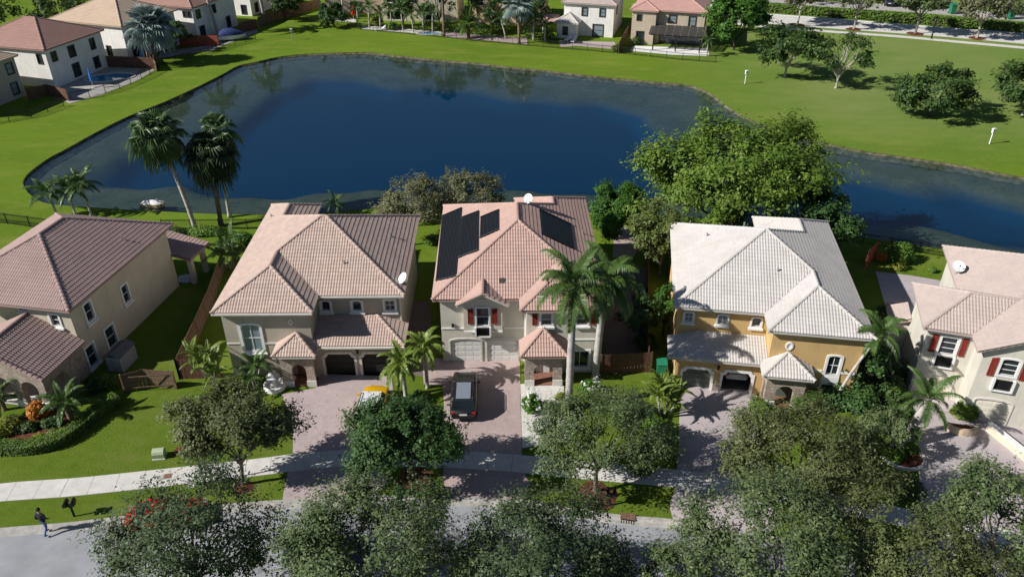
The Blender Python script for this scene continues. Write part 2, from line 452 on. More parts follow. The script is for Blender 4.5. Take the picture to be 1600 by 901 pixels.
MAT['tail'] = M('tail_lamp_lens', (0.35, 0.02, 0.02), 0.2, 0)
MAT['blue_cloth'] = M('blue_canvas', (0.05, 0.24, 0.7), 0.8, 0.1, 4)
MAT['pool'] = M('pool_water', (0.05, 0.25, 0.45), 0.05, 0.05, 1)
MAT['terracotta'] = M('terracotta', (0.26, 0.125, 0.085), 0.8, 0.12, 3)
MAT['sandstone'] = M('sandstone_planter', (0.6, 0.48, 0.33), 0.85, 0.15, 3, 0.4, 15)

# ------------------------------------------------------------------ ground, lake, road, walks
def catmull(pts, n=6, closed=False):
    P = [Vector(p) for p in pts]; out = []
    m = len(P)
    rng_ = range(m) if closed else range(m - 1)
    for i in rng_:
        p0 = P[(i-1) % m] if closed or i > 0 else P[0]
        p1 = P[i]; p2 = P[(i+1) % m]
        p3 = P[(i+2) % m] if closed or i + 2 < m else P[-1]
        for k in range(n):
            t = k / n
            out.append(0.5*((2*p1)+(p2-p0)*t+(2*p0-5*p1+4*p2-p3)*t*t+(3*p1-p0-3*p2+p3)*t**3))
    if not closed: out.append(P[-1])
    return out

def offset_path(pts, d):
    """Points moved d to the left of the direction of travel (plan)."""
    out = []
    for i, p in enumerate(pts):
        t = pts[min(i+1, len(pts)-1)] - pts[max(i-1, 0)]
        t.z = 0; t.normalize()
        out.append(p + Vector((-t.y, t.x, 0)) * d)
    return out

def resample(pts, step):
    L = [0.0]
    for a, b in zip(pts, pts[1:]): L.append(L[-1] + (b - a).length)
    n = max(1, int(L[-1] / step)); out = []; j = 0
    for k in range(n + 1):
        s = L[-1] * k / n
        while j < len(L) - 2 and L[j+1] < s: j += 1
        t = (s - L[j]) / max(1e-9, L[j+1] - L[j])
        out.append(pts[j].lerp(pts[j+1], t))
    return out

def in_poly(x, y, poly):
    c = False; n = len(poly); j = n - 1
    for i in range(n):
        xi, yi = poly[i][0], poly[i][1]; xj, yj = poly[j][0], poly[j][1]
        if (yi > y) != (yj > y) and x < (xj - xi) * (y - yi) / (yj - yi) + xi: c = not c
        j = i
    return c

WATER_Z = -0.22
shore_px = [(36,287),(40,276),(50,266),(75,248),(105,232),(150,207),(200,182),(260,158),(310,135),(350,115),(372,103),(400,97),(430,90),(470,85),(515,83),
            (560,82),(585,83),(620,87),(680,93),(740,98),(800,105),(860,111),(920,118),(980,124),(1040,129),(1075,133),(1100,141),(1120,153),
            (1136,166),(1160,181),(1200,197),(1250,213),(1300,226),(1350,236),(1420,246),(1500,258),(1560,270),(1640,284),(1800,312),
            (1830,420),(1700,417),(1600,404),(1480,390),(1430,383),(1380,375),(1305,365),(1200,352),(1080,341),(960,333),(850,331),(740,328),(650,326),(592,326),
            (540,329),(495,333),(440,335),(400,335),(330,334),(270,331),(210,328),(175,326),(147,324),(100,321),(67,316),(46,303)]
shore = catmull([at(x, y, 0.0) for x, y in shore_px], 3, True)
SH2 = [(p.x, p.y) for p in shore]
X0, X1, Y0, Y1 = -1600, 1600, -150, 2600
gv = [Vector((X0, Y0)), Vector((X1, Y0)), Vector((X1, Y1)), Vector((X0, Y1))]
ge = [(0, 1), (1, 2), (2, 3), (3, 0)]
n0 = len(gv)
gv += [Vector(p) for p in SH2]
ge += [(n0 + i, n0 + (i + 1) % len(SH2)) for i in range(len(SH2))]
dv, de, df = delaunay_2d_cdt(gv, ge, [], 0, 1e-5)[:3]
gm = MB()
keep = []
for f in df:
    cx = sum(dv[i].x for i in f) / 3; cy = sum(dv[i].y for i in f) / 3
    if not in_poly(cx, cy, SH2): keep.append(list(f))
gm.add([(v.x, v.y, 0) for v in dv], keep)
ground = gm.build('ground', MAT['grass']); tag(ground, kind='structure')

# bank: rough soil lip around the lake
rng = random.Random(3)
inner = []
ctr = sum((Vector((p.x, p.y, 0)) for p in shore), Vector()) / len(shore)
area = sum(SH2[i][0]*SH2[(i+1) % len(SH2)][1]-SH2[(i+1) % len(SH2)][0]*SH2[i][1] for i in range(len(SH2)))
sgn = 1 if area > 0 else -1
dense = resample(shore + [shore[0]], 0.55)[:-1]
bm_ = MB(); nd = len(dense)
rings = [(-0.1, 0.01, 0.0), (0.02, -0.06, 0.05), (0.12, -0.22, 0.14), (1.0, -0.62, 0.08)]
vs = []
for off, z, jit in rings:
    for i in range(nd):
        t = dense[(i+1) % nd] - dense[i-1]; t.normalize()
        nrm = Vector((-t.y, t.x, 0)) * sgn
        o2 = off + rng.uniform(-jit, jit)
        p = dense[i] + nrm * o2
        vs.append((p.x, p.y, z + rng.uniform(-jit, jit) * 0.4))
fs = [(r*nd+i, r*nd+(i+1) % nd, (r+1)*nd+(i+1) % nd, (r+1)*nd+i) for r in range(3) for i in range(nd)]
tag(link('lake_bank', (lambda m: (m.add(vs, fs), m.mesh('lake_bank', True))[1])(MB()), MAT['bank']), kind='structure')

# lake bed: a shallow shelf round the edge, then deep water
seg_a = np.array(SH2); seg_b = np.roll(seg_a, -1, axis=0)
gx = np.arange(-58, 84, 1.0); gy = np.arange(44, 140, 1.0)
GX, GY = np.meshgrid(gx, gy); P = np.stack([GX.ravel(), GY.ravel()], 1)
dmin = np.full(len(P), 1e9)
for a, b in zip(seg_a, seg_b):
    ab = b - a; t = np.clip(((P - a) @ ab) / max(1e-9, ab @ ab), 0, 1)
    dmin = np.minimum(dmin, np.hypot(*(P - (a + t[:, None] * ab)).T))
far_side = (P[:, 1] > 92)
nz = np.sin(P[:, 0]*0.31+1.0)*1.0 + np.sin(P[:, 0]*0.83+P[:, 1]*0.4)*0.6 + np.sin(P[:, 1]*0.27)*0.7
width = np.where(far_side, 9.5, 6.0) + nz + np.where(P[:, 0] > 12, np.clip((P[:, 0]-12)*0.12, 0, 3.0)*far_side, 0) - np.where(P[:, 0] > 36, 1.5, 0)
width = np.where((P[:, 0] < -36), width * 1.15, width)
zb = np.where(dmin < width, -0.62 - 0.06 * dmin, np.maximum(-2.6, -0.62 - 0.06 * width - (dmin - width) * 0.4))
inside = np.array([in_poly(x, y, SH2) for x, y in P])
zb = np.where(inside, zb, -0.8)
nx_, ny_ = len(gx), len(gy)
idx = np.arange(nx_ * ny_).reshape(ny_, nx_)
F = np.stack([idx[:-1, :-1].ravel(), idx[:-1, 1:].ravel(), idx[1:, 1:].ravel(), idx[1:, :-1].ravel()], 1)
bedm = bpy.data.materials.new('lake_bed')
nt, N, L, p = nodes_of(bedm)
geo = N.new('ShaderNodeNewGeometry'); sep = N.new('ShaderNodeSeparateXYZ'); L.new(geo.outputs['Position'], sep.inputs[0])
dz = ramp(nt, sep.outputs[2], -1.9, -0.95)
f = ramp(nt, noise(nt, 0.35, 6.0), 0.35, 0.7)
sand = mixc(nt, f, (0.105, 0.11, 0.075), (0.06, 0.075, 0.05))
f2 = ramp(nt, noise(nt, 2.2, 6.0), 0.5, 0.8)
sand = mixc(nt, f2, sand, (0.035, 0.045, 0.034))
L.new(mixc(nt, dz, (0.001, 0.036, 0.086), sand), p.inputs['Base Color'])  # deep bed blue: water body colour with sky reflection painted in
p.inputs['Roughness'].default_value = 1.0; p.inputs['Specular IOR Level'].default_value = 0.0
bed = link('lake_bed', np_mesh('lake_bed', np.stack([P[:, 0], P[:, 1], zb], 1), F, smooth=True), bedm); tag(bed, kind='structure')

wm = bpy.data.materials.new('lake_water')
nt, N, L, p = nodes_of(wm)
N.remove(p)
tr = N.new('ShaderNodeBsdfTransparent'); tr.inputs[0].default_value = (0.7, 0.82, 0.86, 1)
gl = N.new('ShaderNodeBsdfGlossy'); gl.inputs['Roughness'].default_value = 0.025
# Schlick reflectance from either side of the surface
ge_ = N.new('ShaderNodeNewGeometry'); dt = N.new('ShaderNodeVectorMath'); dt.operation = 'DOT_PRODUCT'
L.new(ge_.outputs['Incoming'], dt.inputs[0]); L.new(ge_.outputs['True Normal'], dt.inputs[1])
def mth(op, a, b=None):
    n_ = N.new('ShaderNodeMath'); n_.operation = op
    for k_, v_ in enumerate((a, b)):
        if v_ is None: continue
        if isinstance(v_, (int, float)): n_.inputs[k_].default_value = v_
        else: L.new(v_, n_.inputs[k_])
    return n_.outputs[0]
schlick = mth('ADD', mth('MULTIPLY', mth('POWER', mth('SUBTRACT', 1.0, mth('ABSOLUTE', dt.outputs['Value'])), 3.7), 0.98), 0.02)
mx = N.new('ShaderNodeMixShader')
tc = N.new('ShaderNodeTexCoord'); nn = N.new('ShaderNodeTexNoise'); nn.inputs['Scale'].default_value = 0.9; nn.inputs['Detail'].default_value = 3
L.new(tc.outputs['Object'], nn.inputs['Vector'])
bp = N.new('ShaderNodeBump'); bp.inputs['Strength'].default_value = 0.035; bp.inputs['Distance'].default_value = 0.3
L.new(nn.outputs[0], bp.inputs['Height']); L.new(bp.outputs[0], gl.inputs['Normal'])
L.new(schlick, mx.inputs[0]); L.new(tr.outputs[0], mx.inputs[1]); L.new(gl.outputs[0], mx.inputs[2])
L.new(mx.outputs[0], N['Material Output'].inputs[0])
wmb = MB(); wmb.poly([(p.x, p.y, WATER_Z) for p in shore])
wme = wmb.mesh('lake_water')
b2 = bmesh.new(); b2.from_mesh(wme); bmesh.ops.triangulate(b2, faces=b2.faces[:])
for f_ in b2.faces:
    f_.normal_update()
    if f_.normal.z < 0: f_.normal_flip()
b2.to_mesh(wme); b2.free()
tag(link('lake_water', wme, wm), kind='structure')

def strip(name, left, right, zl, zr, mat, kind='structure'):
    n = len(left); m = MB()
    vs = [(a.x, a.y, zl) for a in left] + [(b.x, b.y, zr) for b in right]
    m.add(vs, [(i, n+i, n+i+1, i+1) for i in range(n-1)])
    return tag(m.build(name, mat), kind=kind)

# street in front: kerb line, gutter, asphalt
curb_px = [(-420,850),(-200,842),(0,826),(100,818),(180,809),(323,792),(381,786),(480,780),(560,776),(650,775),(740,778),(832,783),(898,795),(973,806),(1040,811),(1136,824),(1220,842),(1310,862),(1420,892),(1560,940),(1750,1010)]
curb = resample(catmull([at(x, y) for x, y in curb_px], 6), 0.9)
road_in = offset_path(curb, -0.62)
road_out = offset_path(curb, -6.6)
strip('street', road_out, road_in, 0.006, 0.006, MAT['asphalt'])
def loft_profile(name, path, prof, mat):
    m = MB(); k = len(path)
    for off, z in prof:
        m.v.extend([(q.x, q.y, z) for q in offset_path(path, off)])
    for r in range(len(prof)-1):
        for i in range(k-1):
            m.f.append([r*k+i, r*k+i+1, (r+1)*k+i+1, (r+1)*k+i][::-1]); m.mi.append(0)
    return tag(m.build(name, mat, smooth=False), kind='structure')
loft_profile('curb', curb, [(-0.66, 0.0), (-0.62, 0.018), (-0.36, 0.012), (-0.22, 0.1), (-0.03, 0.12), (0.0, 0.115), (0.012, -0.02)], MAT['curb'])
loft_profile('far_curb', offset_path(curb, -6.6), [(0.04, 0.0), (0.02, 0.02), (-0.3, 0.03), (-0.42, 0.12), (-0.6, 0.12), (-0.62, -0.02)], MAT['curb'])

# sidewalk of separate slabs
sw_px = [(-420,812),(-200,792),(0,769),(100,762),(200,752),(300,741),(400,730),(470,721),(540,716),(620,715),(720,718),(820,725),(900,733),(1000,742),(1090,751),(1180,764),(1300,785),(1425,811),(1540,835),(1680,870)]
swp = resample(catmull([at(x, y) for x, y in sw_px], 6), 1.52)
swl, swr = offset_path(swp, 0.78), offset_path(swp, -0.78)
sidewalk = strip('sidewalk', offset_path(swp, 0.8), offset_path(swp, -0.8), 0.02, 0.02, MAT['curb'])
dr_spans = [(-14.6, -8.0), (-4.3, 0.8)]
for i in range(len(swp) - 1):
    a, b, c, d = swl[i], swl[i+1], swr[i+1], swr[i]
    u = (b - a).normalized() * 0.012; w = (c - d).normalized() * 0.012
    q = [a + u, b - u, c - w, d + w]
    h = 0.034 + 0.004 * ((i * 7) % 3)
    m = MB(); m.prism([(v.x, v.y) for v in q[::-1]], 0.0, h)
    o = m.build('slab', MAT['concrete'], sidewalk)
# lid in the sidewalk and one in the verge
def flat_box(name, label, cat, px, size, rz, h, mat, rim=None):
    g = at(*px); t = thing(name, label, cat, (g.x, g.y, 0), rz)
    m = MB(); m.box(-size[0], size[0], -size[1], size[1], 0, h); m.build('frame', MAT['curb'] if rim is None else rim, t)
    m = MB(); m.box(-size[0]*.86, size[0]*.86, -size[1]*.86, size[1]*.86, h-0.01, h+0.008); m.build('lid', mat, t)
    return t

# driveways
def driveway(pts, mat, z, name='driveway'):
    m = MB(); m.poly([(p.x, p.y, z) for p in pts])
    me = m.mesh(name); b = bmesh.new(); b.from_mesh(me)
    bmesh.ops.triangulate(b, faces=b.faces[:])
    for f in b.faces:
        if f.normal.z < 0: f.normal_flip()
    b.to_mesh(me); b.free()
    return tag(link(name, me, mat), kind='structure')
def curb_between(x0, x1):
    return [p for p in curb if x0 <= p.x <= x1]
def dpoly(left_px, right_px, xl, xr):
    l = [at(*p) for p in left_px]; r = [at(*p) for p in right_px]
    return l + curb_between(xl, xr) + r[::-1]
driveway(dpoly([(497,584),(494,606),(440,616),(452,650),(458,690),(457,720),(446,752)], [(612,588),(614,610),(604,640),(596,690),(592,730),(606,752)], -14.6, -7.6), MAT['paver_mauve'], 0.024)
driveway(dpoly([(660,560),(662,600),(692,602),(694,640),(696,700),(692,745)], [(812,560),(813,620),(815,680),(816,730),(828,755)], -4.6, 1.4), MAT['paver_pink'], 0.02)
driveway(dpoly([(1056,596),(1062,640),(1059,700),(1056,760),(1046,790)], [(1182,606),(1184,660),(1192,720),(1200,780),(1214,815)], 8.9, 15.4), MAT['paver_pale'], 0.024)
driveway(dpoly([(1424,600),(1428,650),(1433,700),(1437,760),(1438,810)], [(1640,660),(1652,700),(1640,740),(1600,790),(1590,850)], 21.5, 27.5), MAT['paver_pale'], 0.02)
driveway([at(*p) for p in [(813,600),(880,596),(884,640),(900,655),(880,690),(816,700)]], MAT['concrete'], 0.028, 'entry_path')
driveway([at(*p) for p in [(960,362),(978,352),(992,374),(996,392),(990,402),(957,402)]], MAT['paver_pink'], 0.02, 'patio')
driveway([at(*p) for p in [(1368,424),(1420,430),(1480,440),(1500,470),(1440,560),(1404,590),(1395,520)]], MAT['paver_pale'], 0.016, 'side_path')
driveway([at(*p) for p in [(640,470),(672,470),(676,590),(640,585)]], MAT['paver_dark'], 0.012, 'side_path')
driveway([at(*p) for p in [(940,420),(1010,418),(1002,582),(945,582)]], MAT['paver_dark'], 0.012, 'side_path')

# back street, hedge strip and pavements beyond the park
park_sw = resample(catmull([at(*p) for p in [(1150,37),(1185,41),(1300,50),(1400,57),(1500,66),(1600,75),(1750,90)]], 5), 2.0)
ps = strip('park_path', offset_path(park_sw, 0.8), offset_path(park_sw, -0.8), 0.012, 0.012, MAT['concrete'])
for i in range(0, len(park_sw) - 1):
    l, r = offset_path(park_sw, 0.78), offset_path(park_sw, -0.78)
    u = (l[i+1]-l[i]).normalized()*0.02
    q = [l[i]+u, l[i+1]-u, r[i+1]-u, r[i]+u]
    m = MB(); m.prism([(v.x, v.y) for v in q[::-1]], 0.0, 0.03 + 0.003*(i % 3)); m.build('slab', MAT['concrete'], ps)
bs_near = catmull([at(*p) for p in [(1120,30),(1190,37),(1300,45),(1400,52),(1500,60),(1600,69),(1750,83)]], 5)
bs_far = catmull([at(*p) for p in [(1120,15),(1190,22),(1300,30),(1400,38),(1500,46),(1600,53),(1750,66)]], 5)
strip('back_street', bs_far, bs_near, 0.008, 0.008, MAT['concrete'])
strip('back_curb', offset_path(bs_far, 0.3), bs_far, 0.06, 0.012, MAT['white'])
far_pave = [(1080,-6),(1190,8),(1300,14),(1420,20),(1520,28),(1640,38)]
fp = catmull([at(*p) for p in far_pave], 5)
strip('far_pavement', offset_path(fp, 7.0), offset_path(fp, 0.6), 0.008, 0.008, MAT['curb'])

# ------------------------------------------------------------------ house building kit
class WF:
    """A wall line: origin, direction along it; outward is to the right of the direction."""
    def __init__(s, x, y, dx, dy):
        l = math.hypot(dx, dy); s.o = Vector((x, y, 0)); s.d = Vector((dx/l, dy/l, 0)); s.n = Vector((dy/l, -dx/l, 0)); s.len = l
    def p(s, a, t, z): return s.o + s.d * a + s.n * t + Vector((0, 0, z))

def outline(a, b, zl, zh, arch=0.0, n=8, cham=0.0):
    """(s, z) outline, anticlockwise from bottom left; arch = rise of the head above zh."""
    pts = [(a, zl), (b, zl)]
    if arch > 0:
        for k in range(n + 1):
            t = PI * k / n
            pts.append(((a+b)/2 + (b-a)/2*math.cos(t), zh + arch*math.sin(t)))
    elif cham > 0:
        pts += [(b, zh-cham), (b-cham*.45, zh-cham*.9), (b-cham, zh), (a+cham, zh), (a+cham*.45, zh-cham*.9), (a, zh-cham)]
    else:
        pts += [(b, zh), (a, zh)]
    return pts

def wall(mb, w, s0, s1, z0, z1, ops=(), depth=0.14, mi=0, top=None):
    """Wall face with true openings and reveals. ops: (a, b, zl, zh, arch). top(s) overrides z1 (gables)."""
    tz = top or (lambda s: z1)
    xs = {s0, s1}
    for o in ops:
        a, b, zl, zh, ar = o
        if ar > 0:
            for k in range(9): xs.add((a+b)/2 - (b-a)/2*math.cos(PI*k/8))
        else: xs.update((a, b))
    if top: xs.update([s0 + (s1-s0)*k/12 for k in range(13)])
    xs = sorted(x for x in xs if s0-1e-6 <= x <= s1+1e-6)
    for x0, x1 in zip(xs, xs[1:]):
        if x1 - x0 < 1e-6: continue
        mid = (x0+x1)/2
        inside = sorted([o for o in ops if o[0] < mid < o[1]], key=lambda o: o[2])
        lo0 = lo1 = z0
        for a, b, zl, zh, ar in inside:
            if zl > lo0 + 1e-6:
                mb.quad(w.p(x0,0,lo0), w.p(x1,0,lo1), w.p(x1,0,zl), w.p(x0,0,zl), mi)
            def hd(x):
                if ar <= 0: return zh
                q = max(-1, min(1, (x-(a+b)/2)/((b-a)/2))); return zh + ar*math.sqrt(max(0, 1-q*q))
            lo0, lo1 = hd(x0), hd(x1)
            mb.quad(w.p(x0,0,lo0), w.p(x0,-depth,lo0), w.p(x1,-depth,lo1), w.p(x1,0,lo1), mi)
            mb.quad(w.p(x0,0,zl), w.p(x1,0,zl), w.p(x1,-depth,zl), w.p(x0,-depth,zl), mi)
        mb.quad(w.p(x0,0,lo0), w.p(x1,0,lo1), w.p(x1,0,tz(x1)), w.p(x0,0,tz(x0)), mi)
    for a, b, zl, zh, ar in ops:
        mb.quad(w.p(a,0,zl), w.p(a,-depth,zl), w.p(a,-depth,zh), w.p(a,0,zh), mi)
        mb.quad(w.p(b,0,zl), w.p(b,0,zh), w.p(b,-depth,zh), w.p(b,-depth,zl), mi)

def ring(mb, w, outer, inner, t0, t1, mi=0):
    n = len(outer)
    for i in range(n):
        j = (i+1) % n
        o0, o1, i0, i1 = outer[i], outer[j], inner[i], inner[j]
        mb.quad(w.p(o0[0],t1,o0[1]), w.p(o1[0],t1,o1[1]), w.p(i1[0],t1,i1[1]), w.p(i0[0],t1,i0[1]), mi)
        mb.quad(w.p(o0[0],t0,o0[1]), w.p(o1[0],t0,o1[1]), w.p(o1[0],t1,o1[1]), w.p(o0[0],t1,o0[1]), mi)
        mb.quad(w.p(i0[0],t1,i0[1]), w.p(i1[0],t1,i1[1]), w.p(i1[0],t0,i1[1]), w.p(i0[0],t0,i0[1]), mi)

def wbox(mb, w, a, b, t0, t1, z0, z1, mi=0):
    c = w.p((a+b)/2, (t0+t1)/2, (z0+z1)/2)
    mb.obox(c, w.d*(b-a)/2, w.n*(t1-t0)/2, Vector((0,0,(z1-z0)/2)), mi)

def window(h, w, a, b, zl, zh, arch=0.0, lites=(2, 2), frame=0.13, sill=True, glass='glass', trim='white', proud=0.06):
    m = MB()
    ring(m, w, outline(a-frame, b+frame, zl-frame, zh+frame*(0.7 if arch else 1), arch), outline(a, b, zl, zh, arch), -0.1, proud)
    win = m.build('window', MAT[trim], h)
    if arch == 0 and lites[0]*lites[1] > 1:        # one pane per light
        for i in range(lites[0]):
            for j in range(lites[1]):
                m = MB(); sa, sb = a+(b-a)*i/lites[0]+.004, a+(b-a)*(i+1)/lites[0]-.004; za, zb = zl+(zh-zl)*j/lites[1]+.004, zl+(zh-zl)*(j+1)/lites[1]-.004
                tl = .004*((i+j) % 2)
                m.poly([w.p(sa, -.085-tl, za), w.p(sb, -.085, za), w.p(sb, -.085+tl, zb), w.p(sa, -.085, zb)]); m.build('pane', MAT[glass], win)
    else:
        m = MB(); m.poly([w.p(s, -0.085, z) for s, z in outline(a-.01, b+.01, zl-.01, zh+.01, arch)])
        m.build('pane', MAT[glass], win)
    top = zh + arch*0.9
    m = MB()
    sash = 0.04
    ring(m, w, outline(a, b, zl, zh, arch), outline(a+sash, b-sash, zl+sash, zh-(0 if arch else sash), arch*0.93), -0.084, -0.05)
    for k in range(1, lites[0]):
        s = a + (b-a)*k/lites[0]; wbox(m, w, s-.018, s+.018, -0.083, -0.052, zl, top-.01)
    for k in range(1, lites[1]):
        z = zl + (zh+arch*.5-zl)*k/lites[1]; wbox(m, w, a, b, -0.082, -0.05, z-.02, z+.02)
    m.build('sash', MAT['white'] if trim != 'dark_trim' else MAT['iron'], win)
    if sill:
        m = MB(); wbox(m, w, a-frame-.08, b+frame+.08, 0.002, 0.17, zl-frame-.12, zl-frame+.03); m.build('sill', MAT[trim], win)
    return win

def shutter(h, w, a, b, zl, zh, arch_top=False):
    m = MB()
    for (p, q, r, s) in ((a, a+.05, zl, zh), (b-.05, b, zl, zh), (a+.05, b-.05, zl, zl+.06), (a+.05, b-.05, zh-.06, zh), (a+.05, b-.05, (zl+zh)/2-.03, (zl+zh)/2+.03)):
        wbox(m, w, p, q, 0.005, 0.07, r, s)
    n = int((zh-zl)/.085)
    for k in range(n):
        z = zl + .06 + (zh-zl-.12)*(k+.5)/n
        c = w.p((a+b)/2, 0.035, z)
        m.obox(c, w.d*((b-a)/2-.05), (w.n*.03+Vector((0,0,-.022))), Vector((0,0,.007)))
    if arch_top:
        m.poly([w.p(a,.05,zh-.001), w.p(b,.05,zh-.001), w.p(b,.05,zh+.1), w.p(a+(b-a)*.5,.05,zh+.07)])
    m.build('shutter', MAT['shutter'], h)

def railing(h, w, a, b, zl, zh, mat='iron', t=0.1):
    m = MB()
    wbox(m, w, a, b, t, t+.03, zh-.04, zh); wbox(m, w, a, b, t, t+.03, zl, zl+.04)
    n = max(3, int((b-a)/.11))
    for k in range(n+1):
        s = a + (b-a)*k/n; wbox(m, w, s-.01, s+.01, t+.005, t+.025, zl+.04, zh-.04)
    for k in range(1): wbox(m, w, a, b, .006, .02, zl, zh)
    m.build('railing', MAT[mat], h)

def garage_door(h, w, a, b, zh, mat, arch=0.0, cham=0.0, trim='trim', t=-0.2, rows=4):
    m = MB()
    if arch > 0:
        t = -.05; ring(m, w, outline(a-.09, b+.09, -0.01, zh+.04, arch+.1), outline(a, b, 0.0, zh, arch), -0.1, 0.05)
    else:
        ring(m, w, outline(a-.18, b+.18, -0.01, zh+.2, 0, cham=cham), outline(a, b, 0.0, zh, 0, cham=cham), -0.14, 0.06)
    fr = m.build('garage_surround', MAT[trim], h)
    m = MB(); wbox(m, w, a-.02, b+.02, t-.05, t-.03, 0.0, zh+arch+.02); d = m.build('garage_door', MAT[mat], h)
    for r in range(rows):
        z0, z1 = (zh)*r/rows + .015, (zh)*(r+1)/rows - .012
        m = MB(); wbox(m, w, a-.02, b+.02, t-.028, t, z0, z1)
        for k in range(4):
            s0 = a + (b-a)*(k+.1)/4; s1 = a + (b-a)*(k+.9)/4
            wbox(m, w, s0, s1, t, t+.012, z0+.08, z1-.08)
        m.build('panel', MAT[mat], d)
    return fr

# roof faces: (eave a, eave b, plan polygon); inward is to the left of a->b
def face_z(a, n, ez, pitch, p): return ez + pitch * ((p[0]-a[0])*n[0] + (p[1]-a[1])*n[1])

def tile_face(a, b, poly, ez, pitch, prof=0.2, course=0.335, coarse=False, seed=0):
    d = np.array([b[0]-a[0], b[1]-a[1]], float); d /= np.hypot(*d); n = np.array([-d[1], d[0]])
    A = np.array(a[:2], float)
    Q = np.array([[(np.array(p)-A) @ d, (np.array(p)-A) @ n] for p in poly])
    s = math.sqrt(1+pitch*pitch); dw = course / s
    wmin, wmax = Q[:, 1].min(), Q[:, 1].max()
    k0 = math.floor(wmin/dw); ks = [k*dw for k in range(k0, int(wmax/dw)+2)]
    bd = sorted(set([round(x, 5) for x in ks if wmin < x < wmax] + [round(q, 5) for q in Q[:, 1]]))
    bd = [x for i, x in enumerate(bd) if i == 0 or x - bd[i-1] > 1e-3]
    def span(w):
        xs = []
        for i in range(len(Q)):
            p, q = Q[i], Q[(i+1) % len(Q)]
            if (p[1]-w)*(q[1]-w) <= 0 and abs(p[1]-q[1]) > 1e-9:
                t = (w-p[1])/(q[1]-p[1]); xs.append(p[0]+t*(q[0]-p[0]))
        return (min(xs), max(xs)) if len(xs) >= 2 else None
    du = prof/4 if not coarse else 0.6
    N3 = np.array([-n[0]*pitch, -n[1]*pitch, 1.0])/s
    Vs, Fs, UV = [], [], []; base = 0
    def emit(u0, w0, h0, u1, w1, h1, ids):
        nonlocal base
        m = len(u0)
        def P(u, w, h):
            xy = A + np.outer(u, d) + np.outer(np.full(m, w), n)
            z = ez + pitch*w
            return np.concatenate([xy, np.full((m, 1), z)], 1) + np.outer(h, N3)
        Vs.append(P(u0, w0, h0)); Vs.append(P(u1, w1, h1))
        i = np.arange(m-1)
        ok = (np.abs(np.diff(u0)) > 1e-6) | (np.abs(np.diff(u1)) > 1e-6)
        i = i[ok]
        Fs.append(np.stack([base+i, base+i+1, base+m+i+1, base+m+i], 1)); UV.append(ids[i]); base += 2*m
    for w0, w1 in zip(bd, bd[1:]):
        e = min(1e-4, (w1-w0)/10)
        r0, r1 = span(w0+e), span(w1-e)
        if not r0 or not r1: continue
        lo, hi = min(r0[0], r1[0]), max(r0[1], r1[1])
        us = np.arange(math.floor(lo/du), math.ceil(hi/du)+1)*du
        kk = math.floor((w0+1e-4)/dw)
        t0, t1 = (w0-kk*dw)/dw, (w1-kk*dw)/dw
        h = (0.05*(0.5+0.5*np.cos(2*PI*us/prof)) if not coarse else np.zeros(len(us)))
        ids = np.stack([np.floor(us/0.32)+seed*17.3, np.full(len(us), kk+seed*7.1)], 1)
        u0, u1 = np.clip(us, *r0), np.clip(us, *r1)
        L0, L1 = 0.055+0.028*(1-t0), 0.055+0.028*(1-t1)
        emit(u0, w0, h+L0, u1, w1, h+L1, ids)
        if abs(t0) < 1e-3:
            emit(u0, w0, np.full(len(us), 0.02), u0, w0, h+L0, ids)
    if not Vs: return None
    return np.concatenate(Vs), np.concatenate(Fs), np.concatenate(UV)

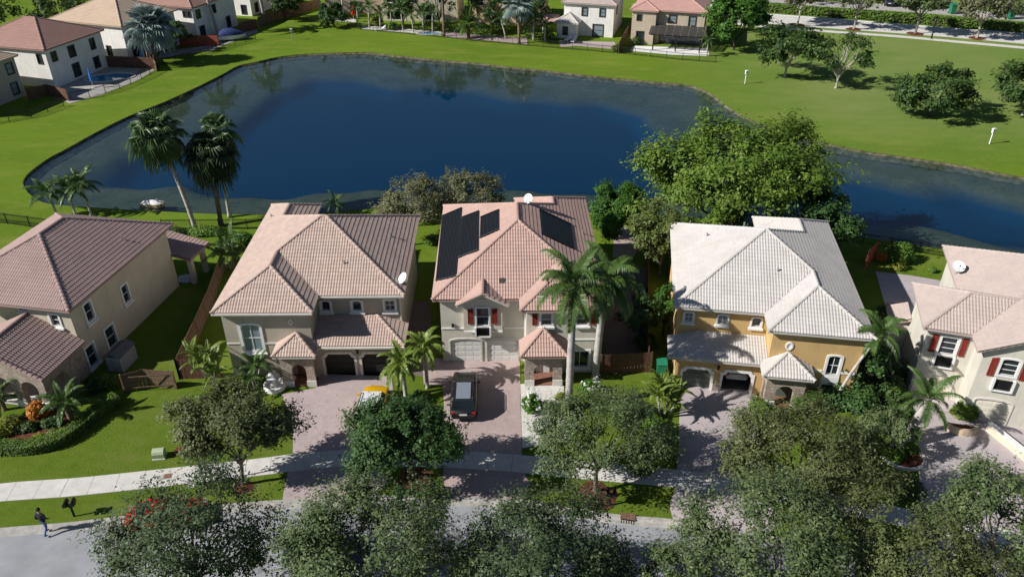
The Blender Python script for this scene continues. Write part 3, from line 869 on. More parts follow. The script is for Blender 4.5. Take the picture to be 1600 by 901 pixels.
ROOFSEED = [0]
def make_roof(h, faces, ez, pitch, tmat, ridges=(), coarse=False, fascia='trim', th=0.16, eaves=None):
    """faces: list of (a, b, polygon, is_eave_edge...)."""
    deck = MB(); V, F, U = [], [], []; base = 0
    def z(f, p):
        a, b = f[0], f[1]; l = math.hypot(b[0]-a[0], b[1]-a[1]); n = (-(b[1]-a[1])/l, (b[0]-a[0])/l)
        return face_z(a, n, f[3] if len(f) > 3 and f[3] is not None else ez, f[4] if len(f) > 4 else pitch, p)
    for f in faces:
        top = [(p[0], p[1], z(f, p)) for p in f[2]]
        nn_ = len(top)
        vs = top + [(x, y, zz-th) for x, y, zz in top]
        deck.add(vs, [tuple(range(nn_)), tuple(range(2*nn_-1, nn_-1, -1))] + [(i, nn_+i, nn_+(i+1) % nn_, (i+1) % nn_) for i in range(nn_)])
        ROOFSEED[0] += 1
        r = tile_face(f[0], f[1], f[2], f[3] if len(f) > 3 and f[3] is not None else ez, f[4] if len(f) > 4 else pitch, coarse=coarse, seed=ROOFSEED[0])
        if r:
            V.append(r[0]); F.append(r[1]+base); U.append(r[2]); base += len(r[0])
    rf = deck.build('roof', MAT[fascia], h)
    tl = link('roof_tiles', np_mesh('roof_tiles', np.concatenate(V), np.concatenate(F), np.concatenate(U)), MAT[tmat], rf)
    tag(tl, kind='stuff')
    if ridges:
        m = MB()
        for p, q in ridges:
            p, q = Vector(p), Vector(q); L_ = (q-p).length; k = max(1, int(L_/(0.36 if not coarse else 0.9))); t = (q-p)/L_
            side = t.cross(Vector((0, 0, 1))).normalized(); up = side.cross(t)
            for i in range(k):
                a_, b_ = p + t*(L_*i/k-.02), p + t*(L_*(i+1)/k+.03)
                r0, r1 = 0.15, 0.115
                va = [a_ + side*r0*math.cos(x) + up*(r0*.8*math.sin(x)+.06) for x in (0, PI/4, PI/2, 3*PI/4, PI)]
                vb = [b_ + side*r1*math.cos(x) + up*(r1*.8*math.sin(x)+.05) for x in (0, PI/4, PI/2, 3*PI/4, PI)]
                m.add(va+vb, [(j, j+1, 6+j, 5+j) for j in range(4)] + [(4,3,2,1,0), (5,6,7,8,9)])
        o = m.mesh('ridge_tiles'); lay = o.uv_layers.new(name='UVMap')
        vals = []
        for f in o.polygons:
            for _ in f.loop_indices: vals.extend((f.index//6*1.37, 3.3))
        lay.data.foreach_set('uv', vals)
        tag(link('ridge_tiles', o, MAT[tmat], rf), kind='stuff')
    return rf

def gutter(h, segs, mat='trim'):
    m = MB()
    for (x0, y0, z0), (x1, y1, z1) in segs:
        a, b = Vector((x0, y0, z0)), Vector((x1, y1, z1)); t = (b-a); l = t.length; t /= l
        n = Vector((t.y, -t.x, 0))
        m.obox((a+b)/2+n*.05+Vector((0,0,-.05)), t*l/2, n*.05, Vector((0,0,.06)))
    m.build('gutter', MAT[mat], h)

def hip_faces(x0, x1, y0, y1):
    """Plain hip roof over a rectangle; returns faces and ridge lines as functions of ez, pitch."""
    wx, wy = x1-x0, y1-y0
    if wx >= wy:
        hw = wy/2; A, B = (x0+hw, y0+hw), (x1-hw, y0+hw)
        fs = [((x0,y0),(x1,y0),[(x0,y0),(x1,y0),B,A]), ((x1,y1),(x0,y1),[(x1,y1),(x0,y1),A,B]),
              ((x1,y0),(x1,y1),[(x1,y0),(x1,y1),B]), ((x0,y1),(x0,y0),[(x0,y1),(x0,y0),A])]
        ends = ((x0,y0,A),(x0,y1,A),(x1,y0,B),(x1,y1,B))
    else:
        hw = wx/2; A, B = (x0+hw, y0+hw), (x0+hw, y1-hw)
        fs = [((x0,y0),(x1,y0),[(x0,y0),(x1,y0),A]), ((x1,y1),(x0,y1),[(x1,y1),(x0,y1),B]),
              ((x1,y0),(x1,y1),[(x1,y0),(x1,y1),B,A]), ((x0,y1),(x0,y0),[(x0,y1),(x0,y0),A,B])]
        ends = ((x0,y0,A),(x1,y0,A),(x0,y1,B),(x1,y1,B))
    return fs, ends, A, B, hw
def hip_roof(h, x0, x1, y0, y1, ez, pitch, tmat, coarse=False, fascia='trim'):
    fs, ends, A, B, hw = hip_faces(x0, x1, y0, y1)
    zt = ez + pitch*hw
    rd = [((x, y, ez), (p[0], p[1], zt)) for x, y, p in ends]
    if math.hypot(A[0]-B[0], A[1]-B[1]) > .3: rd.append(((A[0], A[1], zt), (B[0], B[1], zt)))
    return make_roof(h, fs, ez, pitch, tmat, rd, coarse, fascia)

# ------------------------------------------------------------------ the five houses on the street
def closed_walls(h, pts, z0, z1, mat, fronts=None, name='wall', skip=()):
    """Walls round an anticlockwise footprint; fronts = {edge index: [openings]}."""
    m = MB(); fr = fronts or {}
    n = len(pts)
    ws = []
    for i in range(n):
        a, b = pts[i], pts[(i+1) % n]
        w = WF(a[0], a[1], b[0]-a[0], b[1]-a[1]); ws.append(w)
        if i in skip: continue
        wall(m, w, 0, w.len, z0, z1, fr.get(i, ()))
    m.build(name, MAT[mat], h)
    return ws

def band(h, w, a, b, z, mat='trim', hh=0.13, t=0.05):
    m = MB(); wbox(m, w, a, b, 0.002, t, z-hh/2, z+hh/2); m.build('band', MAT[mat], h)

# --- house with beige-pink roof (second from the left)
h2 = thing('house', 'taupe stucco house with a plain beige-pink hipped roof and two black garage doors', 'house', (-20.9, 45.75, 0), R(0.7), 'houses along the near street')
pts = [(.45,.45),(6.6,.45),(6.6,2.9),(12.65,2.9),(12.65,14.5),(3.9,14.5),(3.9,16.8),(.45,16.8)]
ops0 = [(1.2,2.5,2.3,4.35,0.22)]
ops2 = [(.35,.95,4.12,4.75,.18),(2.6,3.25,4.12,4.75,.18),(5.0,5.7,4.12,4.95,0)]
ws = closed_walls(h2, pts, 0, 5.62, 'stucco_taupe', {0: ops0, 2: ops2})
window(h2, ws[0], *ops0[0], lites=(2, 2), frame=.2, glass='glass_pale')
for o in ops2: window(h2, ws[2], *o, lites=(2, 2) if o[4] == 0 else (1, 1), frame=.17)
band(h2, ws[0], -0.02, .95, 2.95); band(h2, ws[0], 2.75, 4.1, 2.95)
m = MB(); c = ws[0].p(4.8, .03, 4.75)
for sx, sz in ((.2,.28),):
    ring(m, ws[0], [(4.8-sx,4.75),(4.8,4.75-sz),(4.8+sx,4.75),(4.8,4.75+sz)], [(4.8-.11,4.75),(4.8,4.75-.17),(4.8+.11,4.75),(4.8,4.75+.17)], 0, .05)
dm = m.build('diamond_trim', MAT['white'], h2)
m = MB(); m.poly([ws[0].p(s, .012, z) for s, z in [(4.69,4.75),(4.8,4.58),(4.91,4.75),(4.8,4.92)]]); m.build('diamond_recess', MAT['stucco_taupe'], dm)
faces = [((0,17.3),(0,0),[(0,17.3),(0,0),(3.5,3.5),(3.5,5.7),(6.4,8.6),(2.15,12.85),(2.15,15.15)]),
         ((0,0),(7,0),[(0,0),(7,0),(3.5,3.5)]),
         ((7,0),(7,2.2),[(7,0),(7,2.2),(3.5,5.7),(3.5,3.5)]),
         ((7,2.2),(13.15,2.2),[(7,2.2),(13.15,2.2),(6.75,8.6),(6.4,8.6),(3.5,5.7)]),
         ((13.15,2.2),(13.15,15),[(13.15,2.2),(13.15,15),(6.75,8.6)]),
         ((13.15,15),(4.3,15),[(13.15,15),(4.3,15),(2.15,12.85),(6.4,8.6),(6.75,8.6)]),
         ((4.3,15),(4.3,17.3),[(4.3,15),(4.3,17.3),(2.15,15.15),(2.15,12.85)]),
         ((4.3,17.3),(0,17.3),[(4.3,17.3),(0,17.3),(2.15,15.15)])]
make_roof(h2, faces, 5.8, .5, 'roof_h2', [((0,0,5.8),(3.5,3.5,7.55)),((7,0,5.8),(3.5,3.5,7.55)),((3.5,3.5,7.55),(3.5,5.7,7.55)),((3.5,5.7,7.55),(6.4,8.6,9)),
          ((13.15,2.2,5.8),(6.75,8.6,9)),((6.4,8.6,9),(6.75,8.6,9)),((13.15,15,5.8),(6.75,8.6,9)),((2.15,12.85,6.875),(6.4,8.6,9)),((2.15,12.85,6.875),(2.15,15.15,6.875)),((0,17.3,5.8),(2.15,15.15,6.875)),((4.3,17.3,5.8),(2.15,15.15,6.875))])
gutter(h2, [((0,0,5.78),(7,0,5.78)),((7,2.2,5.78),(13.15,2.2,5.78)),((6.9,0,2.86),(13.2,0,2.86))])
# garage block
m = MB(); wg = WF(6.6,.45,1,0); wgr = WF(12.65,.45,0,1)
gops = [(.65,2.8,0,1.95,0),(3.35,5.5,0,1.95,0)]
wall(m, wg, 0, 6.05, 0, 2.78, gops, depth=.3); wall(m, wgr, 0, 2.45, 0, 2.78); m.build('garage_wall', MAT['stucco_taupe'], h2)
for o in gops: garage_door(h2, wg, o[0], o[1], 1.95, 'garage_dark', cham=.32)
make_roof(h2, [((6.62,0),(13.2,0),[(6.62,0),(13.2,0),(10.9,2.88),(6.62,2.88)]), ((13.2,0),(13.2,2.88),[(13.2,0),(13.2,2.88),(10.9,2.88)],2.9,.351)], 2.9, .28, 'roof_h2', [((13.2,0,2.9),(10.9,2.88,3.71))])
# portico
make_roof(h2, [((4.05,-1.2),(7.05,-1.2),[(4.05,-1.2),(7.05,-1.2),(5.55,.3)]), ((7.05,-1.2),(7.05,.43),[(7.05,-1.2),(7.05,.43),(5.55,.43),(5.55,.3)]),
               ((4.05,.43),(4.05,-1.2),[(4.05,.43),(4.05,-1.2),(5.55,.3),(5.55,.43)])], 2.9, .65, 'roof_h2', [((4.05,-1.2,2.9),(5.55,.3,3.875)),((7.05,-1.2,2.9),(5.55,.3,3.875))])
def portico(h, x0, x1, yf, yb, zt, ops_f, ops_r, ops_l, mat, floor='terracotta', base='trim'):
    m = MB()
    wf, wr, wl = WF(x0, yf, 1, 0), WF(x1, yf, 0, 1), WF(x0, yb, 0, -1)
    wall(m, wf, 0, x1-x0, 0, zt, ops_f, depth=.3)
    wall(m, wr, 0, yb-yf, 0, zt, ops_r, depth=.3); wall(m, wl, 0, yb-yf, 0, zt, ops_l, depth=.3)
    # inner faces give the piers their thickness
    wall(m, WF(x1-.3, yf+.3, -1, 0), 0, x1-x0-.6, 0, zt, [(x1-.3-x0-o[1], x1-.3-x0-o[0], *o[2:]) for o in ops_f], depth=0.001)
    m.build('portico_wall', MAT[mat], h)
    m = MB(); m.box(x0+.02, x1-.02, yf+.02, yb, 0.0, .12); m.build('porch_floor', MAT[floor], h)
    edges = [0] + [v for o in ops_f for v in (o[0], o[1])] + [x1-x0]
    for a, b in zip(edges[::2], edges[1::2]):
        m = MB(); wbox(m, wf, a-.04, b+.04, .003, .07, 0, .55); m.build('pier_base', MAT[base], h)
portico(h2, 4.4, 6.75, -.85, .44, 2.78, [(.75,1.75,0,1.45,.5)], [(.3,.95,0,1.5,.35)], [(.3,.95,0,1.5,.35)], 'stone')
m = MB(); m.box(5.2,6.1,.36,.43,0,2.1); m.build('front_door', MAT['wood_brown'], h2)

# --- house with salmon roof and solar mats (centre)
h3 = thing('house', 'grey-beige house with salmon tiled roof carrying black solar mats and red shutters', 'house', (-5.7, 47.5, 0), R(1.0), 'houses along the near street')
pts = [(.5,.45),(6.7,.45),(6.7,-1.05),(12.05,-1.05),(12.05,16.2),(6.75,16.2),(6.75,14.9),(.5,14.9)]
gops = [(.62,2.9,0,1.9,.16),(3.35,5.62,0,1.9,.16)]
wops = [(1.05,1.8,4.3,5.25,0),(3.6,4.35,4.3,5.25,0),(3.3,4.6,.55,1.95,0)]
ws = closed_walls(h3, pts, 0, 5.62, 'stucco_grey', {0: gops, 2: wops})
for o in wops[:2]: window(h3, ws[2], *o, lites=(1, 2), frame=.14)
window(h3, ws[2], *wops[2], lites=(2, 1), frame=.14)
shutter(h3, ws[2], .42, .8, 4.3, 5.25); shutter(h3, ws[2], 4.6, 4.98, 4.3, 5.25)
band(h3, ws[0], 0, 1.7, 3.05, 'white'); band(h3, ws[0], 4.6, 6.2, 3.05, 'white'); band(h3, ws[2], 0, 5.35, 3.0, 'white')
m = MB(); wbox(m, ws[0], 6.08, 6.2, .002, .1, 0, 5.6); m.build('corner_trim', MAT['white'], h3)
for o in gops: garage_door(h3, ws[0], o[0], o[1], 1.9, 'garage_white', arch=.16)
# bay over the garage with its own gable
wb = WF(2.2, -.02, 1, 0)
m = MB(); bops = [(.93,1.82,3.55,5.1,0)]
gt = lambda s: 5.5 + .5*(1.4-abs(s-1.4))
wall(m, wb, 0, 2.8, 2.95, 5.5, bops, top=gt)
wall(m, WF(5.0,-.02,0,1), 0, .47, 2.95, 5.5); wall(m, WF(2.2,.45,0,-1), 0, .47, 2.95, 5.5)
m.poly([(2.2,-.02,2.95),(2.2,.45,2.95),(5.0,.45,2.95),(5.0,-.02,2.95)])
m.build('bay_wall', MAT['stucco_grey'], h3)
window(h3, wb, *bops[0], lites=(1, 2), frame=.12, sill=False)
shutter(h3, wb, .3, .7, 3.75, 5.0, True); shutter(h3, wb, 2.05, 2.45, 3.75, 5.0, True)
railing(h3, wb, .9, 1.85, 2.75, 3.4)
m = MB(); wbox(m, wb, .78, .9, .0, .2, 2.66, 3.5); wbox(m, wb, 1.85, 1.97, .0, .2, 2.66, 3.5); wbox(m, wb, .78, 1.97, .0, .18, 2.62, 2.72); m.build('balcony_post', MAT['white'], h3)
m = MB(); wbox(m, wb, 0, .78, .003, .06, 2.98, 3.12); wbox(m, wb, 1.97, 2.8, .003, .06, 2.98, 3.12); m.build('band', MAT['white'], h3)
make_roof(h3, [((1.75,2.1),(1.75,-.5),[(1.75,2.1),(1.75,-.5),(3.6,-.5),(3.6,2.1)]), ((5.45,-.5),(5.45,2.1),[(5.45,-.5),(5.45,2.1),(3.6,2.1),(3.6,-.5)])], 5.6, .52, 'roof_h3',
          [((3.6,-.5,6.56),(3.6,1.6,6.56)),((1.75,-.46,5.6),(3.6,-.46,6.56)),((5.45,-.46,5.6),(3.6,-.46,6.56))])
faces = [((0,15.4),(0,0),[(0,15.4),(0,0),(6.25,6.25),(6.25,9.15)]),
         ((0,0),(6.25,0),[(0,0),(6.25,0),(9.375,3.125),(6.25,6.25)]),
         ((6.25,0),(6.25,-1.55),[(6.25,0),(6.25,-1.55),(9.375,1.575),(9.375,3.125)]),
         ((6.25,-1.55),(12.5,-1.55),[(6.25,-1.55),(12.5,-1.55),(9.375,1.575)]),
         ((12.5,-1.55),(12.5,16.7),[(12.5,-1.55),(12.5,16.7),(9.375,13.575),(9.375,12.275),(6.25,9.15),(6.25,6.25),(9.375,3.125),(9.375,1.575)]),
         ((6.25,15.4),(0,15.4),[(6.25,15.4),(0,15.4),(6.25,9.15),(9.375,12.275)]),
         ((6.25,16.7),(6.25,15.4),[(6.25,16.7),(6.25,15.4),(9.375,12.275),(9.375,13.575)]),
         ((12.5,16.7),(6.25,16.7),[(12.5,16.7),(6.25,16.7),(9.375,13.575)])]
zr, zm = 7.3625, 8.925
make_roof(h3, faces, 5.8, .5, 'roof_h3', [((0,0,5.8),(6.25,6.25,zm)),((6.25,6.25,zm),(6.25,9.15,zm)),((0,15.4,5.8),(6.25,9.15,zm)),((9.375,3.125,zr),(6.25,6.25,zm)),((9.375,3.125,zr),(9.375,1.575,zr)),
          ((6.25,-1.55,5.8),(9.375,1.575,zr)),((12.5,-1.55,5.8),(9.375,1.575,zr)),((9.375,12.275,zr),(6.25,9.15,zm)),((9.375,12.275,zr),(9.375,13.575,zr)),((12.5,16.7,5.8),(9.375,13.575,zr)),((6.25,16.7,5.8),(9.375,13.575,zr))], fascia='roof_h3')
make_roof(h3, [((6.25,-3),(9.55,-3),[(6.25,-3),(9.55,-3),(7.9,-1.35)]), ((9.55,-3),(9.55,-1.07),[(9.55,-3),(9.55,-1.07),(7.9,-1.07),(7.9,-1.35)]), ((6.25,-1.07),(6.25,-3),[(6.25,-1.07),(6.25,-3),(7.9,-1.35),(7.9,-1.07)])],
          2.9, .75, 'roof_h3', [((6.25,-3,2.9),(7.9,-1.35,4.14)),((9.55,-3,2.9),(7.9,-1.35,4.14))], fascia='roof_h3')
portico(h3, 6.6, 9.25, -2.6, -1.06, 2.8, [(.62,2.02,0,1.35,.6)], [(.35,1.15,0,1.5,.4)], [(.35,1.15,0,1.5,.4)], 'stone')
m = MB(); m.box(7.45,7.95,-1.12,-1.06,0,2.0); m.box(7.98,8.45,-1.12,-1.06,0,2.0); m.build('front_door', MAT['white'], h3)
H3I = Matrix.Translation((-5.7,47.5,0)) @ Matrix.Rotation(R(1.0), 4, 'Z')
# black solar mats lying on the tiles
def solar(label, poly, side, grp='black solar mats on the salmon roof'):
    zf = (lambda p: 5.8 + .5*p[0]) if side < 0 else (lambda p: 5.8 + .5*(12.5-p[0]))
    nrm = Vector((-.5*(-side)*-1 if False else (.5*side), 0, 1)).normalized()
    P3 = [Vector((p[0], p[1], zf(p))) for p in poly]
    c = sum(P3, Vector()) / len(P3)
    t = thing('solar_panel', label, 'solar panel', H3I @ (c + nrm*.1), R(1.0), grp)
    v0 = [p - c + nrm*.01 for p in P3]; v1 = [p - c + nrm*.06 for p in P3]; n = len(P3)
    m = MB(); m.add(v0+v1, [tuple(range(n-1,-1,-1)), tuple(range(n,2*n))] + [(i,(i+1)%n,n+(i+1)%n,n+i) for i in range(n)]); m.build('absorber', MAT['solar'], t)
    k = 14; m = MB()
    a, b, c_, d = v1[0], v1[1], v1[2], v1[3]
    for i in range(1, k):
        p, q = a.lerp(b, i/k), d.lerp(c_, i/k); m.tube([p+nrm*.012, q+nrm*.012], .018, 4)
    tag(m.build('riser_tubes', MAT['solar'], t), kind='stuff')
    m = MB(); m.tube([a+nrm*.03, b+nrm*.03], .05, 6); m.build('header_pipe', MAT['solar'], t)
    m = MB(); m.tube([d+nrm*.03, c_+nrm*.03], .05, 6); m.build('header_pipe', MAT['solar'], t)
def rpx(px, py, left=True):
    """Point of the salmon roof's side slope seen at a survey-photo point (local plan)."""
    o = Vector((0,0,CAM_H)); g = at(px, py); inv = H3I.inverted()
    o2, g2 = inv @ o, inv @ g; d = g2 - o2
    f = (lambda p: p.z - (5.9 + .5*p.x)) if left else (lambda p: p.z - (5.9 + .5*(12.5-p.x)))
    a, b = f(o2), f(g2); t = a/(a-b); q = o2 + d*t
    return (q.x, q.y)
solar('longest black solar mat, along the salmon roof eave facing the pink-roofed neighbour', [rpx(692,338), rpx(723,325), rpx(714,432), rpx(682,439)][::-1], -1)
solar('middle black solar mat between the longest and the shortest on the salmon roof', [rpx(723,340), rpx(750,330), rpx(749,391), rpx(717,403)][::-1], -1)
solar('shortest black solar mat near the ridge on the sunlit salmon slope', [rpx(752,340), rpx(781,328), rpx(781,359), rpx(751,372)][::-1], -1)
solar('single black solar mat on the shaded salmon slope behind the royal palms', [rpx(842,328,False), rpx(891,351,False), rpx(896,390,False), rpx(845,366,False)], 1)

# --- ochre house with white-grey roof
h4 = thing('house', 'ochre yellow house with pale grey-white tiled roof and an open garage bay', 'house', (11.4, 46.6, 0), R(-8.5), 'houses along the near street')
pts = [(.45,.5),(6.65,.5),(6.65,-1.65),(12.65,-1.65),(12.65,14.7),(7.45,14.7),(7.45,12.5),(.45,12.5)]
ops0 = [(.42,1.0,4.4,4.98,.16),(2.75,3.4,4.4,4.98,.16),(5.1,5.72,4.4,4.98,.16)]
ops2 = [(3.95,4.75,2.35,3.8,.14),(3.95,4.75,.3,1.5,0)]
m = MB()
ws = []
for i in range(8):
    a, b = pts[i], pts[(i+1) % 8]; w = WF(a[0], a[1], b[0]-a[0], b[1]-a[1]); ws.append(w)
    wall(m, w, 0, w.len, 2.62 if i == 0 else 0, 5.62, {0: ops0, 2: ops2}.get(i, ()))
m.build('wall', MAT['stucco_ochre'], h4)
for o in ops0: window(h4, ws[0], *o, lites=(2, 2) if o[0] < 5 else (1, 1), frame=.12, glass='glass' if o[0] > 5 else 'glass_pale')
window(h4, ws[2], *ops2[0], lites=(2, 2), frame=.17, sill=False); window(h4, ws[2], *ops2[1], lites=(1, 1), frame=.17, sill=False)
m = MB(); wbox(m, ws[2], 3.78, 4.92, .003, .08, 1.66, 2.2); m.build('spandrel_panel', MAT['white'], h4)
band(h4, ws[2], 2.3, 3.72, 2.6, 'white', .18); band(h4, ws[2], 4.95, 6.0, 2.6, 'white', .18)
m = MB(); ov = lambda r1, r2: [(1.2+r1*math.cos(2*PI*k/16), 4.45+r2*math.sin(2*PI*k/16)) for k in range(16)]
ring(m, ws[2], ov(.27,.34), ov(.15,.22), 0, .06); ow = m.build('oval_trim', MAT['white'], h4)
m = MB(); m.poly([ws[2].p(s, .012, z) for s, z in ov(.15,.22)]); m.build('oval_recess', MAT['stucco_white'], ow)
zr, zm, zb_ = 7.525, 9.05, 7.325
faces = [((0,0),(6.2,0),[(0,0),(6.2,0),(9.65,3.45),(6.6,6.5),(6.5,6.5)]),
         ((6.2,0),(6.2,-2.1),[(6.2,0),(6.2,-2.1),(9.65,1.35),(9.65,3.45)]),
         ((6.2,-2.1),(13.1,-2.1),[(6.2,-2.1),(13.1,-2.1),(9.65,1.35)]),
         ((13.1,-2.1),(13.1,15.2),[(13.1,-2.1),(13.1,15.2),(10.05,12.15),(10.05,9.95),(6.6,6.5),(9.65,3.45),(9.65,1.35)]),
         ((0,13),(0,0),[(0,13),(0,0),(6.5,6.5)]),
         ((7,13),(0,13),[(7,13),(0,13),(6.5,6.5),(6.6,6.5),(10.05,9.95)]),
         ((7,15.2),(7,13),[(7,15.2),(7,13),(10.05,9.95),(10.05,12.15)]),
         ((13.1,15.2),(7,15.2),[(13.1,15.2),(7,15.2),(10.05,12.15)])]
make_roof(h4, faces, 5.8, .5, 'roof_h4', [((0,0,5.8),(6.5,6.5,zm)),((0,13,5.8),(6.5,6.5,zm)),((6.6,6.5,zm),(9.65,3.45,zr)),((9.65,3.45,zr),(9.65,1.35,zr)),((6.2,-2.1,5.8),(9.65,1.35,zr)),((13.1,-2.1,5.8),(9.65,1.35,zr)),
          ((6.6,6.5,zm),(10.05,9.95,zb_)),((10.05,9.95,zb_),(10.05,12.15,zb_)),((13.1,15.2,5.8),(10.05,12.15,zb_)),((7,15.2,5.8),(10.05,12.15,zb_))], fascia='roof_h4')
m = MB(); wg = WF(.5,-1.55,1,0); wgl = WF(.5,.5,0,-1)
gops = [(.55,2.55,0,1.75,0),(3.35,5.35,0,1.75,0)]
wall(m, wg, 0, 6.15, 0, 2.78, gops, depth=.3); wall(m, wgl, 0, 2.05, 0, 2.78); m.build('garage_wall', MAT['stucco_ochre'], h4)
garage_door(h4, wg, .55, 2.55, 1.75, 'garage_green', cham=.3, trim='white')
m = MB(); ring(m, wg, outline(3.35-.18, 5.35+.18, -.01, 1.95, 0, cham=.3), outline(3.35,5.35,0,1.75,0,cham=.3), -.14, .06); m.build('garage_surround', MAT['white'], h4)
m = MB(); wbox(m, wg, 2.72, 3.18, .065, .14, 0, .62); m.build('pier_base', MAT['stone'], h4)
m = MB()   # garage interior
x0, x1, y0, y1, zt = 3.75, 6.6, -1.25, 4.6, 2.6
m.quad((x0,y0,.03),(x1,y0,.03),(x1,y1,.03),(x0,y1,.03)); m.quad((x0,y0,zt),(x0,y1,zt),(x1,y1,zt),(x1,y0,zt)); m.quad((x0,y1,0),(x1,y1,0),(x1,y1,zt),(x0,y1,zt)); m.quad((x0,y0,0),(x0,y1,0),(x0,y1,zt),(x0,y0,zt)); m.quad((x1,y0,0),(x1,y0,zt),(x1,y1,zt),(x1,y1,0))
m.build('garage_interior', M('garage_interior', (.1, .095, .09), .9, .1, 2), h4)
make_roof(h4, [((-.15,-2.05),(6.62,-2.05),[(-.15,-2.05),(6.62,-2.05),(6.62,.48),(2.0,.48)]), ((-.15,.48),(-.15,-2.05),[(-.15,.48),(-.15,-2.05),(2.0,.48)],2.9,.3295)], 2.9, .28, 'roof_h4', [((-.15,-2.05,2.9),(2.0,.48,3.61))], fascia='roof_h4')
make_roof(h4, [((6.15,-3.3),(9.55,-3.3),[(6.15,-3.3),(9.55,-3.3),(7.85,-1.67)]), ((9.55,-3.3),(9.55,-1.67),[(9.55,-3.3),(9.55,-1.67),(7.85,-1.67)],2.9,.575), ((6.15,-1.67),(6.15,-3.3),[(6.15,-1.67),(6.15,-3.3),(7.85,-1.67)],2.9,.575)],
          2.9, .6, 'roof_h4', [((6.15,-3.3,2.9),(7.85,-1.67,3.878)),((9.55,-3.3,2.9),(7.85,-1.67,3.878))], fascia='roof_h4')
portico(h4, 6.6, 9.2, -2.85, -1.66, 2.8, [(.72,1.9,0,1.35,.55)], [(.25,.9,0,1.5,.3)], [(.25,.9,0,1.5,.3)], 'stone')
m = MB(); m.box(7.5,8.5,-1.73,-1.66,0,2.05); m.build('front_door', MAT['garage_green'], h4)

# --- grey-cream house at the right edge
h5 = thing('house', 'cream house with sand-pink roof, red shutters and arched garage doors beyond the ochre house', 'house', (27.8, 44.0, 0), R(-17), 'houses along the near street')
pts = [(.45,.45),(3.55,.45),(3.55,-1.45),(8.85,-1.45),(8.85,.45),(15.5,.45),(15.5,12.4),(3.5,12.4),(3.5,5.55),(.45,5.55)]
ops0 = [(1.0,2.0,3.75,5.1,0),(.2,2.55,0,1.75,.18)]
ops2 = [(1.2,2.2,4.05,5.2,.12),(.5,2.75,0,1.75,.18)]
gt = lambda s: 5.62 + .5*(2.65-abs(s-2.65))
m = MB(); ws = []
for i in range(10):
    a, b = pts[i], pts[(i+1) % 10]; w = WF(a[0], a[1], b[0]-a[0], b[1]-a[1]); ws.append(w)
    wall(m, w, 0, w.len, 0, 5.62, {0: ops0, 2: ops2}.get(i, ()), top=gt if i == 2 else None)
m.build('wall', MAT['stucco_grey'], h5)
window(h5, ws[0], *ops0[0], lites=(1, 3), frame=.15, sill=False); window(h5, ws[2], *ops2[0], lites=(1, 3), frame=.15, sill=False)
shutter(h5, ws[0], .38, .76, 3.75, 5.2); shutter(h5, ws[0], 2.25, 2.62, 3.75, 5.2)
shutter(h5, ws[2], .55, .95, 3.85, 5.25, True); shutter(h5, ws[2], 2.45, 2.85, 3.85, 5.25, True)
for w, a, b, z in ((ws[0], .97, 2.03, 2.75), (ws[2], 1.17, 2.23, 2.9)):
    railing(h5, w, a, b, z, z+.75)
    m = MB(); wbox(m, w, a-.14, a, 0, .2, z-.1, z+.85); wbox(m, w, b, b+.14, 0, .2, z-.1, z+.85); wbox(m, w, a-.14, b+.14, 0, .18, z-.14, z-.02); m.build('balcony_post', MAT['white'], h5)
garage_door(h5, ws[0], .2, 2.55, 1.75, 'garage_cream', arch=.18); garage_door(h5, ws[2], .5, 2.75, 1.75, 'garage_cream', arch=.18)
faces = [((0,0),(3.0,0),[(0,0),(3.0,0),(6.0,3.0),(3.0,3.0)]),
         ((0,6),(0,0),[(0,6),(0,0),(3,3)]),
         ((3,6),(0,6),[(3,6),(0,6),(3,3),(6,3)]),
         ((3,0),(3,-1.85),[(3,0),(3,-1.85),(6.2,-1.85),(6.2,3.0),(6,3)]),
         ((3,12.9),(3,6),[(3,12.9),(3,6),(6,3),(6.2,3.2),(9.45,6.45)]),
         ((9.4,-1.85),(9.4,0),[(9.4,-1.85),(9.4,0),(6.2,3.2),(6.2,-1.85)]),
         ((9.4,0),(16,0),[(9.4,0),(16,0),(9.55,6.45),(9.45,6.45),(6.2,3.2)]),
         ((16,0),(16,12.9),[(16,0),(16,12.9),(9.55,6.45)]),
         ((16,12.9),(3,12.9),[(16,12.9),(3,12.9),(9.45,6.45),(9.55,6.45)])]
make_roof(h5, faces, 5.8, .5, 'roof_h5', [((0,0,5.8),(3,3,7.3)),((0,6,5.8),(3,3,7.3)),((3,3,7.3),(6,3,7.3)),((6.2,-1.85,7.4),(6.2,3.2,7.4)),((3,-1.8,5.8),(6.2,-1.8,7.4)),((9.4,-1.8,5.8),(6.2,-1.8,7.4)),
          ((3,12.9,5.8),(9.45,6.45,9.02)),((16,0,5.8),(9.55,6.45,9.02)),((16,12.9,5.8),(9.55,6.45,9.02)),((6.2,3.2,7.4),(9.45,6.45,9.02))], fascia='roof_h5')
make_roof(h5, [((-1.0,7.4),(-1.0,5.0),[(-1.0,7.4),(-1.0,5.0),(.44,5.0),(.44,7.4)])], 2.75, .4, 'roof_h5', fascia='roof_h5')
m = MB(); m.prism([(-.75,5.2),(.44,5.2),(.44,7.2),(-.75,7.2)], 0, 2.6); m.build('bump_out_wall', MAT['stucco_grey'], h5)
m = MB(); c = ws[2].p(2.65, .0, 5.95)
m.tube([ws[2].p(2.65,.0,6.0), ws[2].p(2.65,.06,6.0)], .19, 14); m.build('gable_vent', MAT['white'], h5)

